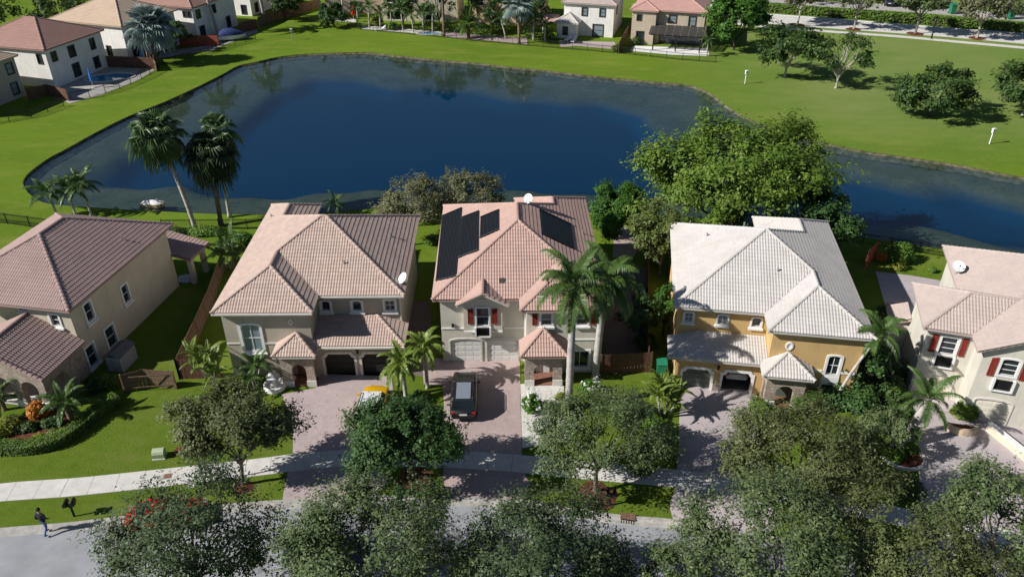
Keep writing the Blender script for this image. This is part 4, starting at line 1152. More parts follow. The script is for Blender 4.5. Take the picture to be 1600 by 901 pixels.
# --- sand house with the stone arched porch at the left edge
h1 = thing('house', 'sand coloured house with mauve roof and stone arched porch at the left frame edge', 'house', (-30.9, 46.0, 0), R(-10), 'houses along the near street')
pts = [(-10.5,1.9),(-3.7,1.9),(-3.7,.5),(-.5,.5),(-.5,13.1),(-10.5,13.1)]
ops2 = [(1.55,2.2,4.1,5.0,0)]
ops3 = [(1.4,2.15,3.55,5.0,0),(5.6,6.3,2.55,4.0,0),(2.6,3.6,.3,2.0,0),(.25,1.15,.3,1.95,0)]
ops0 = [(4.6,5.3,4.1,5.0,0)]
ws = closed_walls(h1, pts, 0, 5.62, 'stucco_sand', {0: ops0, 2: ops2, 3: ops3})
for i, os_ in ((0, ops0), (2, ops2), (3, ops3)):
    for o in os_: window(h1, ws[i], *o, lites=(1, 2), frame=.16)
hip_roof(h1, -10.9, 0, 0, 13.6, 5.8, .5, 'roof_h1', fascia='roof_h1')
make_roof(h1, [((-7.9,.48),(-7.9,-4.15),[(-7.9,.48),(-7.9,-4.15),(-3.95,-4.15),(-3.95,.48)]), ((0,-4.15),(0,.48),[(0,-4.15),(0,.48),(-3.95,.48),(-3.95,-4.15)])], 2.9, .5, 'roof_h1',
          [((-3.95,-4.15,4.875),(-3.95,.48,4.875)),((-7.9,-4.1,2.9),(-3.95,-4.1,4.875)),((0,-4.1,2.9),(-3.95,-4.1,4.875))], fascia='roof_h1')
m = MB(); wp = WF(-7.5,-3.75,1,0); aops = [(.6,1.9,0,1.65,.65),(2.6,4.55,0,1.65,.8),(5.25,6.5,0,1.65,.65)]
gt = lambda s: 2.75 + .5*(3.55-abs(s-3.55))
wall(m, wp, 0, 7.1, 0, 2.75, aops, depth=.35, top=gt); wall(m, WF(-.4,-3.75,0,1), 0, 4.23, 0, 2.75, [(.6,2.2,0,1.4,.6)], depth=.35)
wall(m, WF(-.75,-3.4,-1,0), 0, 6.4, 0, 2.7, [(6.75-o[1], 6.75-o[0], *o[2:]) for o in aops], depth=.001)
wall(m, WF(-7.5,.48,0,-1), 0, 4.23, 0, 2.75); m.build('porch_wall', MAT['stone'], h1)
for a, b in ((0,.6),(1.9,2.6),(4.55,5.25),(6.5,7.1)):
    m = MB(); wbox(m, wp, a-.05, b+.05, .003, .08, 0, .6); m.build('pier_base', MAT['white'], h1)
m = MB(); m.box(-7.4,-.5,-3.7,.45,0,.1); m.build('porch_floor', MAT['concrete'], h1)
# low neighbour roof just showing behind it
make_roof(h1, [((-14.5,11.0),(-14.5,4.0),[(-14.5,11),(-14.5,4),(-10.9,4),(-10.9,11)])], 3.0, .4, 'roof_h1', fascia='roof_h1')
m = MB(); m.box(-14.1,-10.52,4.4,10.6,0,2.85); m.build('side_wing_wall', MAT['stucco_sand'], h1)
# rear porch roof on a post
make_roof(h1, [((1.2,13.0),(1.2,16.3),[(1.2,13.0),(1.2,16.3),(-2.6,16.3),(-2.6,13.0)])], 2.75, .22, 'roof_h1', fascia='roof_h1')
m = MB(); m.box(.4,.8,13.6,14.0,0,2.7); m.build('porch_post', MAT['stucco_cream'], h1)
m = MB(); m.box(.4,.8,15.6,16.0,0,2.7); m.build('porch_post', MAT['stucco_cream'], h1)

# ------------------------------------------------------------------ houses across the lake
def far_house(label, org, ang, w, d, wmat, rmat, wins_front=(), wins_right=(), wins_left=(), ez=5.7, pitch=.45, frame='white', x0=0.0, glass='glass'):
    h = thing('house', label, 'house', (org[0], org[1], 0), R(ang), 'houses across the lake')
    a = .45
    pts = [(x0+a,a),(w-a,a),(w-a,d-a),(x0+a,d-a)]
    ws = closed_walls(h, pts, 0, ez-.16, wmat, {0: [o[:5] for o in wins_front], 1: [o[:5] for o in wins_right], 3: [o[:5] for o in wins_left]})
    for i, wl in ((0, wins_front), (1, wins_right), (3, wins_left)):
        for o in wl: window(h, ws[i], *o[:5], lites=(1, 2) if o[1]-o[0] < 3 else (4, 1), frame=.14, trim=frame, sill=False, glass=glass if o[1]-o[0] < 3 else 'glass')
    hip_roof(h, x0, w, 0, d, ez, pitch, rmat, coarse=True, fascia=rmat)
    return h, ws
MAT['dark_trim'] = M('dark_bronze_trim', (0.06, 0.055, 0.05), 0.5, 0.05, 4)
# left bank
far_house('taupe two-storey house cut off by the left frame edge, lawn side by the lake', (-86.0, 104.2), -16, 13.6, 12.0, 'stucco_taupe', 'roof_fc', (), [(9.4,10.4,3.5,4.9,0),(9.2,10.2,.7,2.2,0),(4.5,5.5,3.5,4.9,0)], frame='dark_trim', glass='glass_pale')
fb, wsb = far_house('white house with brown-red roof above a small fenced swimming pool', (-67.2-14.5*math.cos(R(15)), 114.4+14.5*math.sin(R(15))), -15, 14.5, 12.6, 'stucco_white', 'roof_fb',
          [(12.0,12.7,3.6,4.9,0)], [(1.0,1.9,3.7,4.9,0),(4.4,5.6,3.4,4.9,0),(9.0,9.9,3.4,4.9,0),(4.3,5.6,.5,2.3,0),(8.8,9.9,.6,2.1,0)], frame='dark_trim')
far_house('white house with long tan roof partly hidden by the silver palm', (-62.0-15*math.cos(R(20)), 128.3+15*math.sin(R(20))), -20, 15, 13, 'stucco_white', 'roof_fc', [(10.0,10.8,.8,2.2,0)], [(1.2,2.4,3.6,5.0,0),(7,8.2,3.6,5.0,0),(1.2,2.6,.4,2.2,0)], frame='dark_trim')
far_house('white house with brown roof behind the silver palm and rust-red fence', (-55.5-13*math.cos(R(18)), 141.8+13*math.sin(R(18))), -18, 13, 13, 'stucco_white', 'roof_fb', [(11.2,11.8,4.0,4.9,0),(10.2,10.8,4.0,4.9,0)], [(1.0,2.0,3.6,4.9,0),(5.4,6.4,3.6,4.9,0),(1.2,2.4,.3,2.1,0),(9,10,.3,2.1,0)], frame='dark_trim')
far_house('white house at the top frame edge beside the dark timber fence', (-51.0-12*math.cos(R(14)), 160.5+12*math.sin(R(14))), -14, 12, 12, 'stucco_white', 'roof_fc', [(9,10,.4,2.0,0)], [(1.5,2.6,3.4,4.8,0),(1.5,2.6,.5,2.1,0)], frame='dark_trim')
far_house('beige house with shaded patio behind the palms at the head of the lake', (-37.5, 162.5), 4, 12, 12, 'stucco_tan', 'roof_fb', [(1,2.2,3.4,4.8,0),(6,7.2,3.4,4.8,0),(5,7,.2,2.2,0)], (), frame='dark_trim')
far_house('cream house behind the row of small palms across the water', (-25.5, 157.0), -3, 15.5, 12, 'stucco_cream', 'roof_fc', [(1,2.2,3.4,4.8,0),(5,6.4,3.4,4.8,0),(11,12.2,3.4,4.8,0),(2,4.4,.2,2.2,0),(8,10.4,.2,2.2,0)], (), frame='white')
far_house('peach house hidden behind the date palm and tall palms', (-8.0, 154.5), -6, 14.5, 12, 'stucco_peach', 'roof_fb', [(1,2.2,3.4,4.8,0),(6,7.4,3.4,4.8,0),(11,12.2,3.4,4.8,0),(4,6.4,.2,2.2,0)], (), frame='white')
# two houses facing the camera over the far bank
fi, wsi = far_house('bright white house with small grey-roofed bump-out facing the lake', (8.8, 146.4), -15, 9.9, 12.5, 'stucco_white', 'roof_h5', [(3.3,4.2,3.6,4.9,0),(6.5,7.4,3.6,4.9,0),(5.4,7.2,.15,2.1,0)], [(3,4,3.5,4.8,0)], frame='dark_trim', glass='glass_pale')
make_roof(fi, [((-.6,-2.6),(3.7,-2.6),[(-.6,-2.6),(3.7,-2.6),(1.55,-.45)]), ((3.7,-2.6),(3.7,.44),[(3.7,-2.6),(3.7,.44),(1.55,.44),(1.55,-.45)]), ((-.6,.44),(-.6,-2.6),[(-.6,.44),(-.6,-2.6),(1.55,-.45),(1.55,.44)])], 2.75, .6, 'roof_h4', [((-.6,-2.6,2.75),(1.55,-.45,4.04)),((3.7,-2.6,2.75),(1.55,-.45,4.04))], coarse=True, fascia='roof_h4')
m = MB(); wq = WF(-.2,-2.2,1,0); wall(m, wq, 0, 3.5, 0, 2.62, [(1.1,1.9,.7,2.0,0)]); wall(m, WF(3.3,-2.2,0,1), 0, 2.6, 0, 2.62); wall(m, WF(-.2,.4,0,-1), 0, 2.6, 0, 2.62); m.build('bump_out_wall', MAT['stucco_white'], fi)
window(fi, wq, 1.1, 1.9, .7, 2.0, lites=(1, 2), frame=.12, trim='dark_trim', sill=False)
make_roof(fi, [((-3.2,-1.4),(-.65,-1.4),[(-3.2,-1.4),(-.65,-1.4),(-.65,1.6),(-3.2,1.6)])], 2.5, .22, 'roof_h3', coarse=True, fascia='roof_h3')
m = MB(); m.tube([(-3.0,-1.2,0),(-3.0,-1.2,2.45)], .06, 6); m.build('awning_post', MAT['white'], fi)
fj, wsj = far_house('tan house with rose roof and dark lattice pergola at the park corner', (20.8, 141.2), -15, 12.8, 11.5, 'stucco_tan', 'roof_fj', [(1.0,1.8,3.9,4.9,0),(5.9,7.1,3.7,4.9,0),(9.3,10.4,3.4,4.9,0),(4.6,11.6,.12,2.35,0)], (), frame='dark_trim', glass='glass_pale')  # widest opening: dark glass added for the deep porch shade under the pergola
make_roof(fj, [((-.3,-1.0),(4.6,-1.0),[(-.3,-1.0),(4.6,-1.0),(2.15,1.45)]), ((4.6,-1.0),(4.6,1.4),[(4.6,-1.0),(4.6,1.4),(2.2,3.8),(2.15,1.45)]), ((-.3,3.8),(-.3,-1.0),[(-.3,3.8),(-.3,-1.0),(2.15,1.45),(2.15,3.8)])], 5.7, .45, 'roof_fj', [((-.3,-1,5.7),(2.15,1.45,6.8)),((4.6,-1,5.7),(2.15,1.45,6.8))], coarse=True, fascia='roof_fj')
m = MB(); wq = WF(.1,-.6,1,0); wall(m, wq, 0, 4.1, 0, 5.54, [(.9,1.6,4.0,4.9,0),(1.0,2.2,.5,2.1,0)]); wall(m, WF(4.2,-.6,0,1), 0, 1.04, 0, 5.54); wall(m, WF(.1,.44,0,-1), 0, 1.04, 0, 5.54); m.build('bay_wall', MAT['stucco_tan'], fj)
window(fj, wq, .9, 1.6, 4.0, 4.9, lites=(1, 2), frame=.12, trim='dark_trim', sill=False); window(fj, wq, 1.0, 2.2, .5, 2.1, lites=(1, 2), frame=.12, trim='dark_trim', sill=False)
# pergola
pg = thing('pergola', 'dark bronze lattice pergola over the white patio of the tan house', 'pergola', (20.8, 141.2, 0), R(-15))
for x in (4.4, 8.2, 12.2):
    m = MB(); m.box(x-.1,x+.1,-4.1,-3.9,0,2.5); m.build('post', MAT['iron'], pg)
m = MB(); m.box(3.6,12.8,-4.1,-3.9,2.5,2.7); m.box(3.6,12.8,.1,.3,3.1,3.3); m.build('beam', MAT['dark_trim'], pg)
for k in range(8):
    x = 3.7 + k*1.28; m = MB(); m.obox((x,-1.9,3.0),(.05,0,0),(0,2.3,.32),(0,0,.06)); m.build('rafter', MAT['trim'], pg)
m = MB()
for k in range(26):
    y = -4.2 + k*.17; m.obox((8.2,y,2.74+(y+4.2)*.138),(4.7,0,0),(0,.06,.008),(0,-.002,.015))
tag(m.build('lattice', MAT['dark_trim'], pg), kind='stuff')

# ------------------------------------------------------------------ vegetation
def leaves_np(rs, pos, out, size, aspect=0.55, upbias=0.6, jitter=0.9):
    """Folded leaf cards at pos (n,3), facing a mix of outward, up and random."""
    n = len(pos)
    nrm = out*0.7 + np.array([0, 0, upbias]) + rs.normal(0, jitter, (n, 3))*0.45
    nrm /= np.linalg.norm(nrm, axis=1)[:, None]
    t = rs.normal(0, 1, (n, 3)); t -= nrm*np.sum(t*nrm, 1)[:, None]; t /= np.linalg.norm(t, axis=1)[:, None]
    b = np.cross(nrm, t)
    L = size*rs.uniform(.45, 1.6, n)[:, None]; W = L*aspect*0.5
    fold = nrm*L*0.12
    p0 = pos - t*L*.5; p2 = pos + t*L*.5
    p1 = pos + b*W + fold - t*L*.05; p3 = pos - b*W + fold - t*L*.05
    V = np.stack([p0, p1, p2, p3], 1).reshape(-1, 3)
    F = np.arange(4*n).reshape(n, 4)
    uv = rs.uniform(0, 50, (n, 2))
    return V, F, uv

def limb_path(rs, a, b, k=4, wob=0.12):
    a, b = np.array(a, float), np.array(b, float); L = np.linalg.norm(b-a)
    pts = [a + (b-a)*t + rs.normal(0, wob*L*.25, 3)*math.sin(PI*t) + np.array([0, 0, .1*L*math.sin(PI*t)]) for t in np.linspace(0, 1, k+1)]
    return [tuple(p) for p in pts]

def tree(name, label, cat, loc, h, rx, ry, leaf, bark, seed, n_clump=60, per=170, size=.22, base_frac=.32, trunk_r=.16, lean=(0, 0), clump_r=.17, flat=.75, lo=-.45, group=None, limbs=14, hollow=.55, spiky=0.0, twigs=40, trunks=1, lobes=10, dens=1.25, lobe_r=.88):
    rs = np.random.RandomState(seed)
    t = thing(name, label, cat, loc, 0, group)
    fork = np.array([lean[0]*.4, lean[1]*.4, h*base_frac])
    rz = h*(1-base_frac)*.5
    c = np.array([lean[0], lean[1], h - rz])
    # the crown is a handful of uneven lobes, each a cloud of leaf clumps
    cs, co = [], []
    nl = lobes
    for k in range(nl):
        z = 1 - (1 - lo)*(k + .5)/nl; a_ = k*2.399 + rs.uniform(-.5, .5); q = math.sqrt(max(0, 1 - z*z))
        d = np.array([math.cos(a_)*q, math.sin(a_)*q, z]) + rs.normal(0, .12, 3)
        rr = rs.uniform(.45, .72) + (1-lobe_r)*.3; rl = rs.uniform(.3, .46)*lobe_r
        lc = d*rr
        for j in range(max(2, int(n_clump/nl*rs.uniform(.75, 1.25)*(rl/.38)**2))):
            e = rs.normal(0, 1, 3); e /= np.linalg.norm(e)
            if e @ d < -.35 and rs.rand() < .6: e = -e
            p_ = lc + e*rl*rs.uniform(hollow, 1)**.6
            cs.append(c + p_*np.array([rx, ry, rz])); co.append(e*.6 + p_*.5)
    co = np.array(co)
    cs = np.array(cs)
    m = MB()
    for k in range(trunks):
        off = np.array([0, 0, 0]) if trunks == 1 else np.array([math.cos(k*2.4)*.25, math.sin(k*2.4)*.25, 0])
        f2 = fork if trunks == 1 else fork + off*h*.18
        m.tube([tuple(off*1.0), tuple(off+(f2-off)*.1+np.array([.0, .0, 0])), *limb_path(rs, off+(f2-off)*.15, f2, 3, .06)], [trunk_r*1.5, trunk_r*1.12, trunk_r, trunk_r*.95, trunk_r*.9, trunk_r*.85], 8)
    order = rs.permutation(len(cs))
    mains = []
    for i in order[:limbs]:
        e = cs[i]; path = limb_path(rs, fork + rs.normal(0, trunk_r*.3, 3), e, 5)
        r0 = trunk_r*rs.uniform(.38, .62)
        m.tube(path, [r0*(1-.8*j/5) for j in range(6)], 6, cap=False); mains.append(path)
    for i in order[limbs:limbs+twigs]:
        e = cs[i]; best = min((np.linalg.norm(np.array(p)-e), p) for path in mains for p in path[2:])
        m.tube(limb_path(rs, best[1], e, 3), [trunk_r*.2, trunk_r*.15, trunk_r*.1, trunk_r*.06], 5, cap=False)
    m.build('trunk', MAT[bark], t, smooth=True)
    R_ = (rx+ry)/2
    P, O = [], []
    for q, oq in zip(cs, co):
        tw = max(2, int(per*dens*rs.uniform(.6, 1.35)/8)); cr = R_*clump_r*rs.uniform(.7, 1.3)
        st_ = q + rs.normal(0, .5, (tw, 3))*cr*np.array([1, 1, flat])
        d = rs.normal(0, 1, (tw, 3))*np.array([1, 1, flat]) + oq*1.1 + np.array([0, 0, .25 + spiky*.5]); d /= np.linalg.norm(d, axis=1)[:, None]
        ln = cr*rs.uniform(.5, 1.1, tw)*(1 + spiky*.6)
        f_ = np.tile(np.linspace(.15, 1, 8), tw)
        p = np.repeat(st_, 8, 0) + np.repeat(d*ln[:, None], 8, 0)*f_[:, None] + rs.normal(0, size*.5, (tw*8, 3))
        p[:, 2] = np.maximum(p[:, 2], .1)
        P.append(p); O.append(np.repeat(d, 8, 0)*.6 + (p-c)/np.array([rx, ry, rz])*.5)
    V, F, uv = leaves_np(rs, np.concatenate(P), np.concatenate(O), size)
    link('crown', np_mesh('crown', V, F, uv), MAT[leaf], t)
    return t

def blob_leaves(rs, c, r, n, size, core=.55, upbias=.6):
    d = rs.normal(0, 1, (n, 3)); d /= np.linalg.norm(d, axis=1)[:, None]
    d[:, 2] = np.abs(d[:, 2])*1.0 - .25*(rs.rand(n) < .3)
    lump = 1 + .14*np.sin(d[:, 0]*5+c[0])*np.cos(d[:, 1]*4+c[1]*2) + rs.normal(0, .05, n)
    p = np.array(c) + d*np.array(r)*(lump*rs.uniform(core, 1, n)**.4)[:, None]
    p[:, 2] = np.maximum(p[:, 2], .03)
    return leaves_np(rs, p, d, size, upbias=upbias)

def shrub(name, label, cat, loc, r, leaf, seed, n=900, size=.16, group=None, lobes=3, flowers=None):
    rs = np.random.RandomState(seed)
    t = thing(name, label, cat, (loc[0], loc[1], 0), 0, group)
    Vs, Fs, Us = [], [], []; b = 0
    for k in range(lobes):
        a = rs.uniform(0, 2*PI); o = rs.uniform(.0, .45) if lobes > 1 else 0
        s = rs.uniform(.6, .95) if lobes > 1 else 1
        V, F, U = blob_leaves(rs, (math.cos(a)*r[0]*o, math.sin(a)*r[1]*o, r[2]*.35*s), (r[0]*s, r[1]*s, r[2]*.75*s), int(n*1.8)//lobes, size)
        Vs.append(V); Fs.append(F+b); Us.append(U); b += len(V)
    link('foliage', np_mesh('foliage', np.concatenate(Vs), np.concatenate(Fs), np.concatenate(Us)), MAT[leaf], t)
    m = MB()
    for k in range(5):
        a = k*1.26; m.tube([(0, 0, 0), (math.cos(a)*r[0]*.4, math.sin(a)*r[1]*.4, r[2]*.6)], [.03, .012], 5)
    m.build('stem', MAT['bark_dark'], t)
    if flowers:
        fl, k = flowers
        mm = []
        d = rs.normal(0, 1, (k, 3)); d /= np.linalg.norm(d, axis=1)[:, None]; d[:, 2] = np.abs(d[:, 2])
        ctr = d*np.array([r[0]*.95, r[1]*.95, r[2]*.9]) + np.array([0, 0, r[2]*.3])
        pts = np.repeat(ctr, 7, axis=0) + rs.normal(0, .07, (k*7, 3))
        V, F, U = leaves_np(rs, pts, np.repeat(d, 7, axis=0), .13, .9)
        link('blossom', np_mesh('blossom', V, F, U), MAT[fl], t)
    return t

def hedge(label, path, w, h, leaf, seed, dens=260, size=.12):
    rs = np.random.RandomState(seed)
    o = path[0]; t = thing('hedge', label, 'hedge', (o.x, o.y, 0))
    pts = resample(path, .25)
    m = MB(); l = offset_path(pts, w/2*.8); r = offset_path(pts, -w/2*.8); n = len(pts)
    vs = [(p.x-o.x, p.y-o.y, z) for z, row in ((0, l), (h*.86, l), (h*.86, r), (0, r)) for p in row]
    m.add(vs, [(k*n+i, k*n+i+1, (k+1)*n+i+1, (k+1)*n+i) for k in range(3) for i in range(n-1)] + [(0, n, 2*n, 3*n), (n-1, 4*n-1, 3*n-1, 2*n-1)])
    m.build('twig_core', MAT['bark_dark'], t)
    P, O = [], []
    for i in range(n-1):
        k = max(4, int(dens*.25))
        d = (pts[i+1]-pts[i]); dd = d.normalized(); nn_ = np.array([-dd.y, dd.x, 0])
        s = rs.rand(k)
        side = rs.choice([-1, 1, 0], k, p=[.28, .28, .44])
        off = np.where(side == 0, rs.uniform(-w/2, w/2, k), side*w/2*rs.uniform(.85, 1.04, k))
        z = np.where(side == 0, h*rs.uniform(.88, 1.04, k), h*rs.uniform(.05, 1.0, k))
        q = np.array([pts[i].x-o.x, pts[i].y-o.y, 0]) + np.outer(s, [d.x, d.y, 0]) + np.outer(off, nn_); q[:, 2] = z
        P.append(q); O.append(np.outer(side, nn_) + np.array([0, 0, .9]))
    V, F, U = leaves_np(rs, np.concatenate(P), np.concatenate(O), size)
    link('foliage', np_mesh('foliage', V, F, U), MAT[leaf], t)
    return t

# palm fronds ---------------------------------------------------------------
def frond_mesh(key, L, n, ll, rise, droop, width=.05, vee=.25, seed=0, hang=.35, trunc=.12):
    """Feather frond along +x: rachis rises then arches over; leaflets on both sides."""
    rs = np.random.RandomState(seed)
    K = 22; ang = rise; pts = [np.zeros(3)]
    for i in range(K):
        ang -= droop*(.35+1.3*i/K)/K
        pts.append(pts[-1] + np.array([math.cos(ang), 0, math.sin(ang)])*L/K)
    pts = np.array(pts)
    V, F = [], []
    # rachis as a flat tapered strip with a keel
    for i, p in enumerate(pts):
        w = width*(1-.85*i/K); V += [p+np.array([0, -w, 0]), p+np.array([0, 0, w*.7]), p+np.array([0, w, 0])]
    for i in range(K): F += [(3*i, 3*i+1, 3*i+4, 3*i+3), (3*i+1, 3*i+2, 3*i+5, 3*i+4)]
    for j in range(n):
        s = trunc + (1-trunc)*(j+.5)/n; x = s*K; i = min(K-1, int(x)); p = pts[i]+(pts[i+1]-pts[i])*(x-i)
        t = pts[i+1]-pts[i]; t /= np.linalg.norm(t); up = np.cross(t, np.array([0, 1, 0])); up = up if up[2] > 0 else -up
        l = ll*(math.sin(PI*min(1, .22+.78*s))**.6)*(1-.35*s)*rs.uniform(.85, 1.12)
        for sd in (-1, 1):
            d = np.array([0, sd, 0])*1.0 + t*(.45+.4*s) + up*(vee+rs.uniform(-.12, .12)); d /= np.linalg.norm(d)
            w = t*L/n*.5 + np.array([0, 0, rs.uniform(-.01, .01)])
            mid = p + d*l*.55; tip = p + d*l*.93 + np.array([0, 0, -hang*l])
            b = len(V); V += [p-w, p+w, mid+w*.9, mid-w*.9, tip]; F += [(b, b+1, b+2, b+3), (b+3, b+2, b+4, b+4)]
    V = np.array(V); Fq = np.array([f for f in F if f[2] != f[3]]); Ft = [f[:3] for f in F if f[2] == f[3]]
    me = bpy.data.meshes.new('frond_'+key); me.from_pydata(V.tolist(), [], [list(f) for f in Fq] + [list(f) for f in Ft])
    lay = me.uv_layers.new(name='UVMap'); r = rs.uniform(0, 30, (len(me.polygons), 2)).astype(np.float32)
    arr = np.zeros((len(me.loops), 2), np.float32)
    for p in me.polygons:
        for li in p.loop_indices: arr[li] = r[p.index]
    lay.data.foreach_set('uv', arr.ravel()); me.update()
    return me

def fan_mesh(key, pet, rad, segs, rise, seed=0, droop=.5, spread=2.5):
    """Fan frond: petiole then a pleated disc of pointed segments."""
    rs = np.random.RandomState(seed); V, F = [], []
    d = np.array([math.cos(rise), 0, math.sin(rise)]); e = d*pet
    w = .025; V += [np.array([0, -w, 0]), np.array([0, w, 0]), e+np.array([0, w*.6, 0]), e-np.array([0, w*.6, 0])]; F.append((0, 1, 2, 3))
    t2 = np.array([math.cos(rise-.5), 0, math.sin(rise-.5)]); up = np.cross(t2, [0, 1, 0]); up = up if up[2] > 0 else -up
    for i in range(segs):
        a0 = -spread + 2*spread*i/segs; a1 = -spread + 2*spread*(i+1)/segs; am = (a0+a1)/2
        f = lambda a: t2*math.cos(a) + np.array([0, math.sin(a), 0])
        l = rad*(1-.18*abs(am)/spread)*rs.uniform(.9, 1.1)
        p0, p1 = e+f(a0)*l*.55 - up*l*.02, e+f(a1)*l*.55 - up*l*.02
        mid = e+f(am)*l*.58 + up*l*.07
        tip = e+f(am)*l*.95 + np.array([0, 0, -droop*l*rs.uniform(.5, 1.2)])
        b = len(V); V += [e, p0, mid, p1, tip]
        F += [(b, b+1, b+2), (b, b+2, b+3), (b+1, b+4, b+2), (b+2, b+4, b+3)]
    me = bpy.data.meshes.new('fan_'+key); me.from_pydata([v.tolist() for v in V], [], [list(f) for f in F])
    lay = me.uv_layers.new(name='UVMap'); r = rs.uniform(0, 30, (len(me.polygons), 2)).astype(np.float32)
    arr = np.zeros((len(me.loops), 2), np.float32)
    for p in me.polygons:
        for li in p.loop_indices: arr[li] = r[p.index]
    lay.data.foreach_set('uv', arr.ravel()); me.update()
    return me

FRONDS = {}
def frondset(key, mat, kind='feather', **k):
    rises, droops = k.pop('rises'), k.pop('droops')
    out = []
    for i, (r, d) in enumerate(zip(rises, droops)):
        me = frond_mesh(key+str(i), rise=r, droop=d, seed=i+3, **k) if kind == 'feather' else fan_mesh(key+str(i), rise=r, droop=d, seed=i+3, **k)
        me.materials.append(MAT[mat]); out.append(me)
    FRONDS[key] = out
frondset('royal', 'frond', L=3.1, n=56, ll=.85, rises=(1.25, .85, .45, .05), droops=(1.8, 2.2, 2.2, 1.8), vee=.3, hang=.55)
frondset('coco', 'frond', L=2.6, n=50, ll=.62, rises=(1.2, .8, .4, -.1), droops=(1.3, 1.5, 1.5, 1.2), vee=.15, hang=.5)
frondset('areca', 'frond_light', L=1.7, n=24, ll=.42, rises=(1.35, 1.1, .8, .4), droops=(.9, 1.3, 1.6, 1.7), vee=.35, hang=.3)
frondset('adonidia', 'frond_light', L=1.75, n=28, ll=.5, rises=(1.2, .75, .35, 0.0), droops=(1.7, 1.9, 1.8, 1.6), vee=.4, hang=.35)
frondset('date', 'frond', L=3.2, n=46, ll=.42, rises=(1.35, .9, .45, 0.0, -.4), droops=(.6, .9, 1.0, .9, .7), vee=.5, hang=.1)
frondset('fan', 'frond_dark', kind='fan', pet=1.3, rad=1.25, segs=22, rises=(1.3, .8, .3, -.2, -.7), droops=(.25, .4, .6, .8, .9))
frondset('fan_green', 'frond_fan', kind='fan', pet=1.4, rad=1.3, segs=22, rises=(1.3, .8, .3, -.2, -.7), droops=(.25, .4, .55, .7, .8))
frondset('silver', 'frond_silver', kind='fan', pet=1.5, rad=1.6, segs=22, rises=(1.35, 1.0, .6, .2, -.25), droops=(.05, .08, .12, .2, .3))

def palm(name, label, loc, h, key, n, seed, lean=(0, 0), r=.13, trunk='palm_trunk', shaft=0.0, scale=1.0, cat='palm tree', group=None, az0=0.0, drop=None, bulge=1.0, elevs=None):
    rs = random.Random(seed)
    t = thing(name, label, cat, (loc[0], loc[1], 0), 0, group)
    K = 10; m = MB(); pts, rad = [], []
    for i in range(K+1):
        s = i/K; b = s*s*.6 + s*.4
        pts.append((lean[0]*b, lean[1]*b, (h-shaft)*s)); rad.append(r*(1.35-.45*s if i == 0 else 1.0+.18*bulge*math.sin(PI*s)-.2*s))
    # leaf-scar rings
    P2, R2 = [], []
    for i in range(K):
        for j in range(3):
            q = j/3; P2.append(tuple(pts[i][a]+(pts[i+1][a]-pts[i][a])*q for a in range(3))); R2.append((rad[i]+(rad[i+1]-rad[i])*q)*(1.05 if j == 0 else .98))
    P2.append(pts[-1]); R2.append(rad[-1])
    m.tube(P2, R2, 9); m.build('trunk', MAT[trunk], t, smooth=True)
    top = Vector(pts[-1])
    if shaft > 0:
        d = (Vector(pts[-1])-Vector(pts[-2])).normalized()
        m = MB(); m.tube([top-d*.02, top+d*shaft*.2, top+d*shaft*.7, top+d*shaft], [rad[-1]*1.02, rad[-1]*1.15, rad[-1]*.8, rad[-1]*.45], 9)
        m.build('crownshaft', MAT['crownshaft'], t, smooth=True); top = top + d*shaft
    F = FRONDS[key]
    for i in range(n):
        lv = (i/(n-1))**.9 if n > 1 else 0
        me = F[min(len(F)-1, int(lv*len(F)))]
        o = bpy.data.objects.new('frond', me); col.objects.link(o); o.parent = t
        o.location = top - Vector((0, 0, .12*lv))
        o.rotation_euler = (rs.uniform(-.25, .25), rs.uniform(-.12, .12), az0 + i*2.399 + rs.uniform(-.25, .25))
        s = scale*rs.uniform(.85, 1.1); o.scale = (s, s, s)
    return t

def clump_palm(name, label, loc, key, stems, seed, hmin, hmax, spread, per=7, scale=1.0, cat='palm cluster', trunk='palm_trunk'):
    rs = random.Random(seed)
    t = thing(name, label, cat, (loc[0], loc[1], 0))
    F = FRONDS[key]; m = MB()
    for k in range(stems):
        a = k*2.4+rs.uniform(-.4, .4); rr = spread*math.sqrt((k+.3)/stems); h = rs.uniform(hmin, hmax)
        b = Vector((math.cos(a)*rr*.35, math.sin(a)*rr*.35, 0)); e = Vector((math.cos(a)*rr, math.sin(a)*rr, h))
        m.tube([b, b.lerp(e, .5)+Vector((0, 0, .1*h)), e], [.05, .045, .035], 6)
        for i in range(per):
            o = bpy.data.objects.new('frond', F[min(len(F)-1, int(i/per*len(F)))]); col.objects.link(o); o.parent = t
            o.location = e; o.rotation_euler = (rs.uniform(-.3, .3), rs.uniform(-.2, .2), a + i*2.399 + rs.uniform(-.3, .3))
            s = scale*rs.uniform(.75, 1.1); o.scale = (s, s, s)
    m.build('stem', MAT[trunk], t, smooth=True)
    return t

